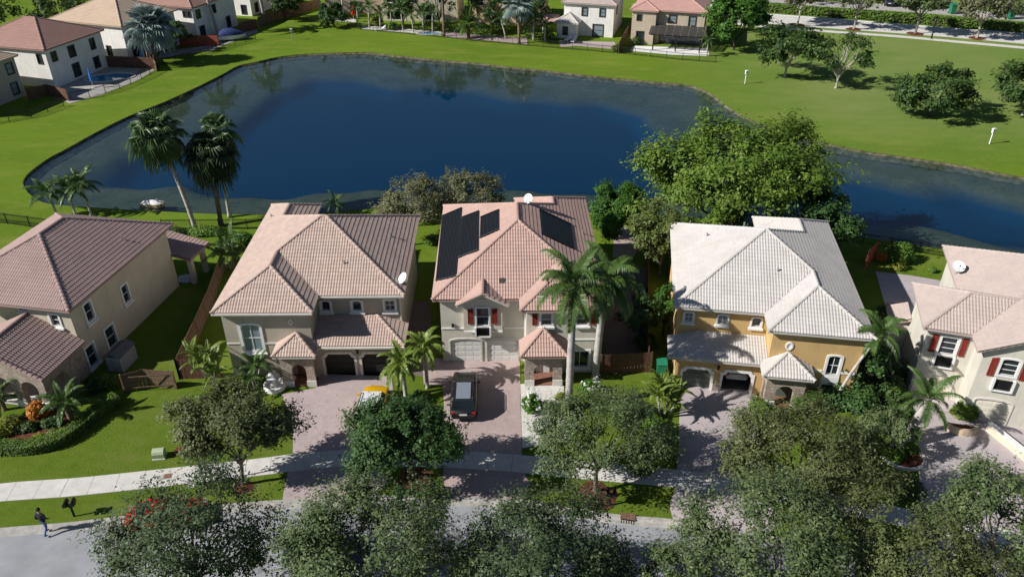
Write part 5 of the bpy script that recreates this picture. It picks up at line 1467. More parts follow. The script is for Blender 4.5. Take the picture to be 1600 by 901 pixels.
# broad-leaved trees --------------------------------------------------------
def g0(px, py): p = at(px, py); return (p.x, p.y, 0)
SO = 'street trees'
tree('oak_tree', 'grey-olive street oak in a mulch ring beside the white sidewalk', 'tree', g0(380,757), 7.4, 3.2, 2.9, 'oak_olive', 'bark_grey', 11, 120, 330, .15, .24, .13, lean=(.5, .0), spiky=.35, group=SO)
tree('mahogany_tree', 'dense dark green street tree in front of the yellow car', 'tree', g0(648,745), 6.3, 3.5, 2.7, 'mahogany', 'bark_dark', 12, 140, 330, .15, .26, .16, lean=(-.35, -.95), hollow=.4, group=SO)
tree('oak_tree', 'grey-green wispy street oak on the lawn before the salmon roofed house', 'tree', g0(930,768), 6.6, 4.2, 3.2, 'oak', 'bark_grey', 13, 110, 300, .13, .28, .14, spiky=.5, group=SO)
tree('oak_tree', 'broad olive oak between the ochre house driveway and the next driveway', 'tree', (16.9, 33.4, 0), 6.6, 4.6, 4.1, 'oak_olive', 'bark_grey', 14, 140, 300, .14, .28, .17, hollow=.4, spiky=.35, group=SO)
tree('oak_tree', 'sparse dark oak over the red parked car at the kerb', 'tree', (-15.9, 26.4, 0), 8.6, 4.1, 4.0, 'oak_dark', 'bark_dark', 15, 110, 300, .14, .3, .15, clump_r=.2, spiky=.4, hollow=.5, group=SO)
tree('oak_tree', 'large grey-green oak over the road, next to the oak above the red car', 'tree', (-6.8, 25.2, 0), 8.1, 4.5, 4.4, 'oak', 'bark_grey', 16, 130, 300, .14, .3, .17, spiky=.45, hollow=.4, group=SO)
tree('oak_tree', 'dusky oak over the road in front of the salmon roofed house driveway', 'tree', (.8, 25.0, 0), 8.1, 4.2, 4.1, 'oak_dark', 'bark_dark', 17, 105, 290, .14, .36, .15, spiky=.45, group=SO)
tree('oak_tree', 'small oak crown tip rising at the bottom frame edge over bare road', 'tree', (7.1, 23.6, 0), 7.4, 2.3, 2.3, 'oak', 'bark_grey', 18, 50, 240, .135, .36, .12, spiky=.4, group=SO)
tree('oak_tree', 'full oak over the road below the ochre house', 'tree', (13.2, 25.4, 0), 8.2, 4.4, 4.3, 'oak', 'bark_grey', 19, 130, 300, .14, .3, .17, spiky=.4, hollow=.4, group=SO)
tree('oak_tree', 'low oak at the bottom edge between the full oak and the corner oak', 'tree', (19.4, 24.6, 0), 7.6, 3.6, 3.6, 'oak_olive', 'bark_grey', 20, 90, 280, .14, .34, .13, spiky=.4, group=SO)
tree('oak_tree', 'oak in the lower corner by the cream house driveway', 'tree', (25.0, 27.6, 0), 7.8, 3.5, 3.4, 'oak', 'bark_grey', 21, 95, 290, .14, .34, .14, spiky=.4, group=SO)
tree('garden_tree', 'small grey-green tree by the planting ring of the leaning driveway palm', 'tree', g0(1388,712), 3.6, 1.5, 1.4, 'oak', 'bark_grey', 22, 30, 220, .13, .2, .07, lo=-.7)
# gardens behind the houses
tree('shade_tree', 'huge bright green spreading tree behind the ochre house at the water', 'tree', (21.0, 67.8, 0), 11.5, 9.3, 7.4, 'bright', 'bark_grey', 31, 330, 340, .28, .14, .34, hollow=.35, clump_r=.15, limbs=24, lobes=22, lo=-.6, lobe_r=.68)
tree('garden_tree', 'round dense vivid green tree beside the salmon roofed house', 'tree', g0(958,374), 5.9, 2.8, 2.6, 'vivid', 'bark_dark', 32, 140, 260, .17, .12, .12, hollow=.3, lo=-.8)
tree('garden_tree', 'yellow-green drooping tree between the round tree and the huge tree', 'tree', (13.2, 60.8, 0), 7.2, 2.7, 2.4, 'lime', 'bark_grey', 33, 70, 220, .2, .12, .12, hollow=.3, flat=1.1, lo=-.8)
tree('garden_tree', 'dark low tree under the flank of the huge bright tree', 'tree', (27.5, 63.5, 0), 7.0, 4.2, 3.2, 'mahogany', 'bark_dark', 34, 80, 240, .24, .1, .15, hollow=.3, lo=-.7)
tree('garden_tree', 'dark shrubby tree touching the white-grey roof from behind', 'tree', (18.0, 62.5, 0), 5.6, 4.2, 2.4, 'bright', 'bark_dark', 35, 70, 240, .24, .1, .12, hollow=.3, lo=-.7)
tree('garden_tree', 'grey-olive feathery tree nearer the beige-pink roof by the lake', 'tree', (-9.4, 66.5, 0), 7.0, 3.5, 3.0, 'greyolive', 'bark_pale', 36, 85, 280, .15, .2, .13, spiky=.4, hollow=.4, lo=-.6)
tree('garden_tree', 'grey-olive feathery tree nearer the solar roof by the lake', 'tree', (-4.4, 68.3, 0), 6.4, 3.5, 2.9, 'greyolive', 'bark_pale', 37, 85, 280, .15, .2, .13, spiky=.4, hollow=.4, lo=-.6)
tree('garden_tree', 'slim green tree against the side wall of the ochre house', 'tree', (12.0, 51.5, 0), 5.0, 1.0, 1.3, 'vivid', 'bark_dark', 38, 26, 120, .2, .2, .08, lo=-.8)
tree('garden_tree', 'dark tree in the shade beside the royal palms', 'tree', (10.0, 50.5, 0), 4.2, 1.5, 1.6, 'mahogany', 'bark_dark', 39, 30, 120, .22, .2, .1, lo=-.7)
tree('garden_tree', 'glossy green tree overhanging the corner of the ochre house', 'tree', (24.7, 44.0, 0), 4.4, 1.8, 1.8, 'mahogany', 'bark_dark', 40, 50, 140, .24, .16, .12, hollow=.3, lo=-.7)
tree('garden_tree', 'dark tree in the gap between the ochre and the cream house', 'tree', (25.4, 47.6, 0), 5.0, 1.7, 1.9, 'ficus', 'bark_dark', 41, 40, 130, .24, .16, .1, hollow=.3, lo=-.7)
# park beyond the lake
PK = 'trees in the park'
tree('park_tree', 'dense flat-layered dark park tree nearest the tan house', 'tree', g0(1226,121), 7.2, 5.1, 4.4, 'ficus', 'bark_pale', 51, 70, 110, .42, .2, .2, clump_r=.22, flat=.38, hollow=.3, group=PK)
tree('park_tree', 'thin park tree with visible pale limbs beside the dense one', 'tree', g0(1306,138), 7.6, 4.3, 3.8, 'ficus', 'bark_pale', 52, 44, 80, .36, .2, .2, clump_r=.2, flat=.4, hollow=.4, limbs=22, group=PK)
tree('park_tree', 'dark bushy park tree with a yellow-green top alone on the grass', 'tree', g0(1452,182), 6.4, 5.2, 4.2, 'ficus', 'bark_dark', 53, 80, 110, .4, .12, .18, clump_r=.2, flat=.4, hollow=.3, lo=-.7, group=PK)
tree('park_tree', 'park tree cut off by the right frame edge', 'tree', g0(1598,180), 6.6, 5.0, 4.2, 'ficus', 'bark_pale', 54, 70, 105, .4, .16, .18, clump_r=.2, flat=.42, hollow=.3, group=PK)
tree('park_tree', 'bright green tall tree beside the tan house', 'tree', g0(1146,78), 9.6, 4.6, 4.4, 'vivid', 'bark_dark', 55, 95, 130, .44, .14, .2, hollow=.3, lo=-.7, group=PK)
tree('park_tree', 'second bright green tree over the end of the park path', 'tree', (42.5, 148.0, 0), 9.0, 4.2, 4.2, 'vivid', 'bark_dark', 56, 70, 120, .46, .16, .2, hollow=.3, lo=-.6, group=PK)
ST = 'trees along the back street'
tree('street_tree', 'white-trunked street tree at the near end of the back street', 'tree', g0(1246,39), 7.8, 4.0, 3.8, 'greyolive', 'bark_pale', 57, 50, 110, .42, .34, .17, group=ST)
tree('street_tree', 'white-trunked street tree second along the back street', 'tree', g0(1334,46), 8.2, 4.2, 4.0, 'greyolive', 'bark_pale', 58, 50, 90, .42, .36, .17, limbs=20, group=ST)
tree('street_tree', 'dark-trunked street tree in red mulch beside the park path lamp', 'tree', g0(1430,53), 8.0, 4.4, 4.0, 'oak', 'bark_grey', 59, 62, 120, .42, .32, .2, group=ST)
tree('street_tree', 'spreading street tree with forked pale trunk on the back street', 'tree', g0(1526,60), 8.4, 5.2, 4.6, 'greyolive', 'bark_pale', 60, 70, 110, .42, .3, .22, limbs=20, group=ST)
tree('street_tree', 'street tree at the top right corner beyond the hedge', 'tree', (97.5, 150.0, 0), 8.4, 4.8, 4.4, 'oak', 'bark_grey', 61, 60, 110, .42, .32, .2, group=ST)
for i, (x, y, h, r, k, lb) in enumerate([(-82, 148, 9, 6, 'ficus', 'dark evergreen behind the brown-red roofed house'), (-92, 142, 9, 6, 'ficus', 'dark evergreen filling the top left corner'), (-72, 153, 8, 4.5, 'ficus', 'dark evergreen between the brown-red and the tan roof'),
        (46, 178, 8, 5, 'oak', 'tree beyond the hedge behind the tan house'), (63, 174, 8, 5, 'oak', 'tree on the far pavement behind the first street tree'), (80, 170, 8, 5, 'ficus', 'dark tree on the far pavement'), (99, 163, 8, 5, 'ficus', 'dark tree at the far pavement end'), (30, 172, 9, 5, 'ficus', 'dark tree between the white and the tan house')]):
    tree('background_tree', lb, 'tree', (x, y, 0), h, r, r*.9, k, 'bark_dark', 70+i, 50, 80, .5, .15, .2, hollow=.3, lo=-.6)

# palms ---------------------------------------------------------------------
RP = 'royal palms before the salmon roofed house'
palm('royal_palm', 'taller royal palm with yellow-green crownshaft before the salmon roofed house', g0(888,640), 10.0, 'royal', 21, 1, (.0, .1), .24, shaft=1.5, scale=1.12, group=RP)
palm('royal_palm', 'shorter leaning royal palm nearer the wooden gate', g0(930,592), 8.3, 'royal', 21, 2, (.2, .1), .24, shaft=1.2, scale=1.12, group=RP, az0=1.0)
AP = 'paired palms between the two driveways'
palm('christmas_palm', 'full-crowned small palm over the yellow car, nearer the street', g0(634,618), 2.9, 'adonidia', 24, 3, (-.1, 0), .14, shaft=.45, scale=1.12, group=AP)
palm('christmas_palm', 'small palm nearer the garage of the salmon roofed house', g0(668,606), 3.6, 'adonidia', 22, 4, (.0, .0), .12, shaft=.5, group=AP, scale=1.08)
palm('fan_palm', 'leaning white-trunked fan palm over the lake bank', g0(306,360), 9.4, 'fan_green', 44, 5, (-2.0, 1.0), .22, scale=1.12, bulge=.2)
palm('fan_palm', 'dark upright fan palm with shaggy trunk over the lake bank', g0(346,352), 7.2, 'fan', 46, 6, (.2, .6), .22, trunk='palm_trunk_brown', scale=1.2)
palm('fan_palm', 'pale fan palm crown behind the leaning palm', (-28.8, 72.4, 0), 8.8, 'fan_green', 26, 7, (.3, .6), .18, scale=.95)
LB = 'low palms on the left bank'
palm('coconut_palm', 'low palm on the left bank nearest the fence gate', g0(90,338), 2.6, 'coco', 15, 8, (-.4, .2), .11, scale=.9, group=LB)
palm('coconut_palm', 'middle low palm on the left bank', g0(118,336), 2.9, 'coco', 16, 9, (.0, .2), .11, scale=.95, group=LB)
palm('coconut_palm', 'rightmost low palm of the left bank trio', g0(143,337), 3.5, 'coco', 16, 10, (-.3, .3), .11, scale=.95, group=LB)
palm('coconut_palm', 'leaning palm throwing its shadow on the cream house driveway', g0(1410,698), 3.7, 'coco', 12, 11, (1.0, .5), .24, scale=1.02, cat='palm tree')
palm('coconut_palm', 'slender palm leaning over the white-grey roof corner of the ochre house', g0(1300,636), 6.0, 'royal', 13, 12, (2.0, .5), .1, shaft=.6, scale=.75)
palm('sylvester_palm', 'squat palm with long fronds before the stone arched porch', g0(112,655), 1.6, 'coco', 18, 13, (0, 0), .2, trunk='palm_trunk_brown', scale=.75)
palm('pygmy_palm', 'low palm at the far side of the stone porch by the frame edge', g0(8,640), 1.4, 'coco', 12, 14, (0, 0), .14, trunk='palm_trunk_brown', scale=.7)
clump_palm('areca_palm', 'yellow-green areca palm cluster beside the tall window of the taupe house', g0(332,600), 'areca', 6, 1, 1.4, 2.8, 1.0, 7, 1.0)
clump_palm('areca_palm', 'darker green palm cluster under the tall window of the taupe house', g0(398,606), 'coco', 4, 2, .9, 1.9, .8, 7, .62)
clump_palm('areca_palm', 'yellow-green areca palm between the salmon roofed house and the ochre garage', g0(1036,650), 'areca', 9, 3, 1.2, 2.6, 1.0, 7, .9)
clump_palm('banana_plant', 'broad-leaved dark plant in the back garden of the taupe house', (-25.5, 62.0, 0), 'coco', 5, 4, 1.2, 2.8, 1.0, 6, .8)
palm('coconut_palm', 'small dark palm just behind the beige-pink roof by the water', g0(526,338), 1.6, 'coco', 11, 15, (0, 0), .1, scale=.6)
# palms across the lake
palm('silver_palm', 'big silver-blue fan palm by the timber-fenced patio', (-57.5, 127.6, 0), 5.4, 'silver', 40, 20, (.4, .2), .3, trunk='palm_trunk_brown', scale=1.5)
palm('date_palm', 'large full date palm by the fence across the lake', g0(732,60), 2.6, 'date', 44, 21, (0, 0), .32, trunk='palm_trunk_brown', scale=1.05)
palm('silver_palm', 'tall silver fan palm beside the peach house', g0(811,68), 6.2, 'silver', 26, 22, (0, 0), .25, trunk='palm_trunk_brown', scale=1.15)
palm('washington_palm', 'tall dark-trunked palm before the row of small palms', g0(694,57), 9.5, 'fan', 26, 23, (0, 0), .22, trunk='palm_trunk_brown')
palm('royal_palm', 'tall white-trunked palm at the corner of the white house patio', g0(414,34), 10.5, 'royal', 18, 24, (-.8, 0), .26, shaft=1.2, scale=1.5)
palm('royal_palm', 'tall white-trunked palm before the white house with the brown roof', g0(341,56), 11.0, 'royal', 18, 25, (-1.4, 0), .26, shaft=1.2, scale=1.5)
palm('coconut_palm', 'curving palm with one drooping frond next to the date palm', g0(790,61), 3.6, 'coco', 12, 26, (-1.0, 0), .13, scale=1.0)
palm('coconut_palm', 'bushy palm between the silver palm and the white house', (3.8, 142.5, 0), 3.9, 'coco', 15, 27, (0, 0), .14, scale=1.1)
palm('coconut_palm', 'palm tight against the white house awning', (5.8, 141.8, 0), 3.0, 'coco', 13, 28, (0, 0), .13, scale=.9)
palm('coconut_palm', 'twin-looking small palm at the corner of the tan house patio', g0(1104,88), 2.7, 'coco', 14, 29, (0, 0), .12, scale=.75)
RW = 'row of small palms across the lake'
xs = [560, 577, 594, 612, 630, 646, 662, 676]
for i, x in enumerate(xs):
    palm('coconut_palm', 'small palm in the row across the lake, ' + ['first from the deck corner', 'second from the deck corner', 'third, behind the yellow shrub', 'fourth, before the beige wall', 'fifth, before the terracotta pots', 'sixth, near the grey awning', 'seventh, beside the grey awning', 'last before the dark tall trunk'][i],
         g0(x, 43+i*1.5), 3.6+.5*math.sin(i*2.1), 'coco', 11, 40+i, (.3*math.sin(i), 0), .12, scale=.9, group=RW)
palm('coconut_palm', 'palm with trunk beside the dark patio at the head of the lake', g0(502,28), 6.0, 'coco', 13, 50, (0, 0), .2, scale=1.1)
palm('coconut_palm', 'leaning palm beside the red parasol at the head of the lake', g0(536,31), 5.4, 'coco', 12, 51, (.4, 0), .18, scale=1.05)
palm('coconut_palm', 'slim palm in front of the timber fence by the canvas-roofed patio', g0(447,15), 5.5, 'coco', 11, 52, (-.5, 0), .14, scale=.9)

# shrubs, hedges ------------------------------------------------------------
def S(label, px, py, r, leaf, seed, n=700, size=.15, name='shrub', lobes=3, flowers=None, cat='shrub', group=None):
    return shrub(name, label, cat, g0(px, py), r, leaf, seed, n, size, group, lobes, flowers)
S('orange and yellow croton bush by the stone porch pier', 64,652, (.75,.7,1.5), 'croton', 101, 800, .2, 'croton_bush')
S('yellow-green clipped bush at the frame edge before the stone porch', 8,676, (.9,.8,1.0), 'yellowleaf', 102, 800, .15)
S('dark fern-like bush behind the curved hedge', 44,672, (.8,.7,.7), 'ficus', 103, 700, .17)
S('small lime bush inside the curve of the hedge', 62,688, (.5,.45,.55), 'yellowleaf', 104, 450, .12)
S('rounded lime bush next to the hedge corner', 84,682, (.6,.5,.5), 'lime', 105, 450, .12)
S('dark bush between the croton and the squat palm', 82,664, (.7,.6,.8), 'mahogany', 106, 600, .16)
S('lime low plants before the stone porch steps', 20,660, (.7,.5,.55), 'lime', 107, 500, .18)
S('white flowering shrub before the stone portico', 832,640, (.85,.8,1.5), 'vivid', 108, 900, .17, 'flowering_shrub', 3, ('flower_white', 26))
S('white flowering shrub under the leaning royal palm', 922,612, (.75,.7,1.2), 'vivid', 109, 700, .16, 'flowering_shrub', 3, ('flower_white', 14))
S('small clipped lime bush at the foot of the taller royal palm', 876,622, (.4,.4,.55), 'yellowleaf', 110, 320, .11)
S('round hedge bush beside the ochre portico pier', 1188,650, (.75,1.3,1.25), 'hedge', 111, 1000, .15)
S('yellow-tipped bush before the ochre portico', 1200,660, (.5,.5,.8), 'yellowleaf', 112, 400, .13)
S('vivid bush under the tall window of the ochre house', 1262,640, (1.3,1.0,1.5), 'vivid', 113, 1400, .2)
S('dark glossy bush beside the vivid bush of the ochre house', 1296,636, (1.3,1.1,1.8), 'mahogany', 114, 1300, .2)
S('large dark bush at the ochre house front corner', 1340,640, (1.7,1.4,2.1), 'mahogany', 115, 1800, .2)
S('dark bush in the gap beside the cream house wall', 1386,626, (1.2,1.7,1.9), 'ficus', 116, 1600, .2)
S('bright shrub standing behind the sandstone planter', 1506,652, (1.2,.85,1.7), 'bright', 117, 1900, .13)
S('dark bush at the base of the leaning driveway palm', 1396,712, (.8,.8,.75), 'hedge', 118, 700, .15)
S('clipped lime ball bush beside the driveway palm', 1424,706, (.45,.45,.7), 'hedge', 119, 400, .11, lobes=1)
S('tall dense hedge-like bush at the edge of the pale driveway', 1032,700, (1.25,2.0,2.1), 'hedge', 120, 2400, .17, lobes=4)
S('dark bush behind the tall dense bush', 1010,660, (1.0,1.2,1.5), 'mahogany', 121, 900, .18)
S('clipped dense ball bush by the red fence near the water', 1404,408, (1.25,1.1,1.7), 'hedge', 122, 2000, .14, lobes=1)
S('yellow low bush below the clipped ball', 1402,420, (.8,.6,.8), 'yellowleaf', 123, 600, .14)
S('orange flowering bush by the red fence', 1378,408, (.55,.5,1.0), 'croton', 124, 450, .16)
S('small round shrub at the grass edge of the side path', 1456,425, (.45,.4,.6), 'hedge', 125, 300, .12)
S('rounded hedge mound under the leaning fan palm', 320,367, (2.6,1.1,.9), 'hedge', 126, 1500, .15, lobes=3)
S('dark rounded hedge mound beside the mauve roof', 278,366, (1.8,.9,.9), 'ficus', 127, 1000, .15, lobes=3)
S('teal-green small shrub in the mulch under the dark street tree', 624,775, (.45,.4,.8), 'mahogany', 128, 320, .14)
S('bush behind the mailbox in front of the grey-green wispy oak', 1000,735, (.9,.8,1.0), 'oak', 129, 700, .16)
S('dark tall bush between the driveways under the paired palms', 655,628, (1.0,.8,.8), 'mahogany', 130, 700, .16)
S('yellow-leaved shrub by the fence across the lake', 590,40, (1.2,1.0,1.8), 'yellowleaf', 131, 400, .3)
S('green-yellow shrub beside the grey lounger across the lake', 612,46, (1.6,1.2,1.2), 'hedge', 132, 400, .3)
S('grass-like bush at the fence corner of the bright white house', 962,80, (.8,.8,1.5), 'lime', 133, 350, .3)
S('round dark shrub beside the tan house patio', 995,70, (.8,.8,1.5), 'ficus', 134, 350, .25)
for i, (x, y, h, r, k, lb) in enumerate([(-13.5, 150.5, 12.5, 4.8, 'ficus', 'dark tree before the peach house, nearest the date palm'), (-3.5, 149.5, 9.5, 4.2, 'mahogany', 'dark tree between the date palm and the silver palm'), (4.0, 149.0, 8.0, 3.6, 'ficus', 'dark tree beside the white house awning'),
        (-20.5, 153.0, 7.5, 3.4, 'ficus', 'dark bushy tree behind the last palms of the row'), (-44.0, 158.0, 6.5, 3.5, 'ficus', 'dark tree beside the weathered fence'), (-33.5, 152.0, 4.2, 2.6, 'mahogany', 'dark bushy tree at the start of the palm row'), (-57.5, 136.0, 5.0, 3.0, 'ficus', 'dark tree behind the silver palm')]):
    tree('garden_tree', lb, 'tree', (x, y, 0), h, r, r*.9, k, 'bark_dark', 90+i, 45, 150, .36, .12, .14, hollow=.3, lo=-.7)
for i, (x, y, rr, lf, lb) in enumerate([(352,392,1.1,'ficus','dark shrub beside the timber fence behind the taupe house'), (380,380,1.2,'vivid','green shrub beside the rear roof of the taupe house'), (664,345,1.4,'greyolive','shrub by the water beside the solar roof'), (676,380,.7,'hedge','low shrub in the side yard by the solar roof'),
        (1000,470,1.1,'ficus','shaded shrub beside the ochre house wall'), (1010,540,1.0,'mahogany','shaded shrub behind the green bin'), (1380,500,1.2,'ficus','dark shrub beside the ochre house rear wall'), (1370,560,1.3,'mahogany','dark shrub below the slender palm'), (150,610,.9,'ficus','shaded shrub beside the grey shed'), (170,600,.8,'hedge','shaded shrub before the grey shed'), (1370,670,1.5,'oak','grey-green shrub beside the small grey-green tree'), (1410,655,1.2,'ficus','dark shrub behind the leaning driveway palm'), (1330,690,1.3,'mahogany','dark shrub under the broad olive oak'), (1405,770,1.2,'ficus','dark ground shrub at the edge of the cream house driveway'), (1395,590,1.4,'ficus','dark shrub against the cream house side wall'), (702,48,1.8,'ficus','dark bush behind the fence, before the date palm'), (755,52,2.0,'mahogany','dark bush behind the fence, just past the date palm'), (778,54,1.8,'ficus','dark bush behind the curving palm'), (835,60,2.0,'mahogany','dark bush beside the tall silver fan palm'), (858,62,1.6,'ficus','dark bush under the white house awning')]):
    S(lb, x, y, (rr, rr*.9, rr*1.2), lf, 140+i, 700, .18)
hedge('clipped curved hedge round the stone porch garden', catmull([at(*p) for p in [(-60,712),(0,706),(50,704),(90,694),(120,676),(145,655),(165,640),(185,628)]], 5), .95, .75, 'hedge', 201, 900, .1)
hedge('long low hedge along the far side of the back street', catmull([at(*p) for p in [(1190,17),(1300,26),(1400,33),(1500,42),(1640,54)]], 4), 2.2, 1.5, 'hedge', 202, 130, .4)
# mulch rings and bank grass
def mulch(px, py, r, seed):
    rs = random.Random(seed); c = at(px, py); m = MB(); n = 18
    ro = [r*rs.uniform(.85, 1.12) for _ in range(n)]
    vs = [(0, 0, .09)] + [(ro[k]*.6*math.cos(2*PI*k/n), ro[k]*.6*math.sin(2*PI*k/n), .07+rs.uniform(-.015,.015)) for k in range(n)] + [(ro[k]*math.cos(2*PI*k/n), ro[k]*math.sin(2*PI*k/n), .004) for k in range(n)]
    m.add(vs, [(0, 1+k, 1+(k+1)%n) for k in range(n)] + [(1+k, 1+n+k, 1+n+(k+1)%n, 1+(k+1)%n) for k in range(n)])
    tag(m.build('mulch', MAT['mulch'], None, (c.x, c.y, .004), smooth=True), kind='stuff')
for i, (x, y, r) in enumerate([(380,760,.62),(648,748,1.15),(932,773,1.2),(283,704,.5),(1246,39,1.4),(1334,46,1.4),(1430,53,1.5),(1526,60,1.5),(60,668,2.0)]): mulch(x, y, r, i)

# ------------------------------------------------------------------ fences
def metal_fence(label, pts, h=1.2, gap=.12, post=2.4, mat='iron', group=None):
    p = resample(pts, post); o = p[0]
    t = thing('metal_fence', label, 'fence', (o.x, o.y, 0), 0, group)
    q = [v-o for v in p]
    for v in q:
        m = MB(); m.box(v.x-.035, v.x+.035, v.y-.035, v.y+.035, 0, h+.06); m.build('post', MAT[mat], t)
    m = MB()
    for a, b in zip(q, q[1:]):
        d = (b-a).normalized(); n = Vector((-d.y, d.x, 0)); L_ = (b-a).length
        for z in (.12, h-.12, h-.02): m.obox((a+b)/2+Vector((0,0,z)), d*L_/2, n*.015, Vector((0,0,.018)))
    m.build('rail', MAT[mat], t)
    m = MB()
    for a, b in zip(q, q[1:]):
        L_ = (b-a).length; k = int(L_/gap); d = (b-a).normalized(); n = Vector((-d.y, d.x, 0))
        for i in range(1, k):
            c = a.lerp(b, i/k); m.obox(c+Vector((0,0,h/2)), d*.009, n*.009, Vector((0,0,h/2-.03)))
    tag(m.build('pickets', MAT[mat], t), kind='stuff')
    return t

def wood_fence(label, pts, h=1.75, w=.2, mat='wood', seed=0, stuff=False, name='timber_fence', cat='fence'):
    rs = random.Random(seed)
    p = resample(pts, w); o = p[0]
    t = thing(name, label, cat, (o.x, o.y, 0))
    q = [v-o for v in p]; big = MB(); shared = None
    for a, b in zip(q, q[1:]):
        d = (b-a).normalized(); n = Vector((-d.y, d.x, 0)); hh = h*rs.uniform(.985, 1.015)
        if stuff:
            big.obox((a+b)/2+n*rs.uniform(-.006,.006)+Vector((0,0,hh/2)), d*w*.47, n*.012, Vector((0,0,hh/2)))
            continue
        if shared is None:
            m = MB(); m.box(-w*.47, w*.47, -.012, .012, 0, h); shared = m.mesh('plank'); shared.materials.append(MAT[mat])
        ob = bpy.data.objects.new('plank', shared); col.objects.link(ob); ob.parent = t
        ob.location = (a+b)/2+n*rs.uniform(-.008,.008); ob.rotation_euler = (0, 0, math.atan2(d.y, d.x)); ob.scale = (1, 1, hh/h)
    if stuff: tag(big.build('planks', MAT[mat], t), kind='stuff')
    pp = resample(pts, 2.4)
    for v in pp:
        v = v-o; m = MB(); m.box(v.x-.05, v.x+.05, v.y-.05, v.y+.05, 0, h+.05); m.build('post', MAT[mat], t)
    m = MB()
    for a, b in zip(pp, pp[1:]):
        a, b = a-o, b-o; d = (b-a).normalized(); n = Vector((-d.y, d.x, 0))
        for z in (.35, h-.3): m.obox((a+b)/2+n*.045+Vector((0,0,z)), d*(b-a).length/2, n*.02, Vector((0,0,.045)))
    m.build('rail', MAT[mat], t)
    return t

L_ = lambda *pp: [at(*p) for p in pp]
metal_fence('black metal fence with a gate at the left bank behind the mauve roof', L_((-60,342),(0,348),(60,356),(120,364)), 1.15)
metal_fence('black metal fence behind the leaning fan palm', L_((255,359),(320,358),(410,358),(520,350)), 1.1)
metal_fence('black metal fence at the water behind the ochre and cream houses', L_((1305,373),(1380,386),(1480,402),(1620,424)), 1.1)
metal_fence('black metal fence in front of the bright white house', L_((826,72),(885,77),(965,84)), 1.2, .16)
metal_fence('black metal fence in front of the tan house', L_((968,84),(1060,94),(1118,98)), 1.2, .16)
metal_fence('black metal fence by the date palm across the lake', L_((692,59),(760,66),(824,72)), 1.2, .16)
metal_fence('black metal fence in front of the row of small palms', L_((563,47),(630,53),(690,59)), 1.2, .16)
metal_fence('grey metal fence at the head of the lake', L_((445,30),(500,36),(560,46)), 1.2, .16)
metal_fence('black metal fence round the swimming pool terrace', L_((112,158),(145,152),(185,140),(222,124),(248,110)), 1.25, .16)
metal_fence('black metal fence on the bank below the taupe house', L_((-20,196),(50,184),(100,166)), 1.1, .16)
metal_fence('black metal fence below the rust-red timber fence', L_((255,103),(320,86),(400,62)), 1.1, .16)
T_ = lambda *pp: [Vector((at(x, y, 1.75).x, at(x, y, 1.75).y, 0)) for x, y in pp]
wood_fence('long brown timber fence between the mauve and beige-pink roofed houses', T_((345,395),(325,450),(300,505),(273,562)), 1.75, .24, 'wood', 1)
wood_fence('short dark timber fence joining the taupe house to the long fence', T_((273,562),(338,560)), 1.75, .24, 'wood_brown', 2)
wood_fence('timber side gate beside the grey shed', T_((186,583),(222,574),(268,577)), 1.6, .24, 'wood', 3, name='timber_gate', cat='gate')
wood_fence('brown timber fence and gate beside the salmon roofed house', L_((938,585),(990,582),(1016,581)), 1.8, .24, 'wood_brown', 4)
wood_fence('dark timber fence along the side of the ochre house', L_((1012,375),(1011,450),(1009,540),(1012,578)), 1.7, .26, 'wood_brown', 5)
wood_fence('red stained timber fence by the water next to the clipped ball bush', L_((1351,419),(1366,404)), 1.9, .24, 'wood_red', 6)
wood_fence('rust-red timber fence across the lake below the white house', L_((282,72),(342,72)), 1.8, .2, 'wood_red', 7, stuff=True)
wood_fence('dark timber fence between the white house and the tan roofed house', L_((168,105),(245,108)), 1.8, .2, 'wood_brown', 8, stuff=True)
wood_fence('weathered timber fence running up to the top frame edge', L_((405,42),(440,30),(500,12)), 1.8, .2, 'wood', 9, stuff=True)
wood_fence('timber fence between the bright white and the tan house', L_((966,84),(975,66),(990,40)), 1.8, .2, 'wood', 10, stuff=True)
wood_fence('low timber screen behind the silver palm terrace', L_((228,92),(246,112)), 1.6, .2, 'wood', 11, stuff=True)
wood_fence('dark timber fence between the taupe and the white house across the lake', L_((45,156),(78,150),(108,158)), 1.7, .2, 'wood_brown', 12, stuff=True)
wood_fence('dark timber fence behind the patio of the white house at the top edge', L_((376,52),(402,46)), 1.8, .2, 'wood_brown', 13, stuff=True)

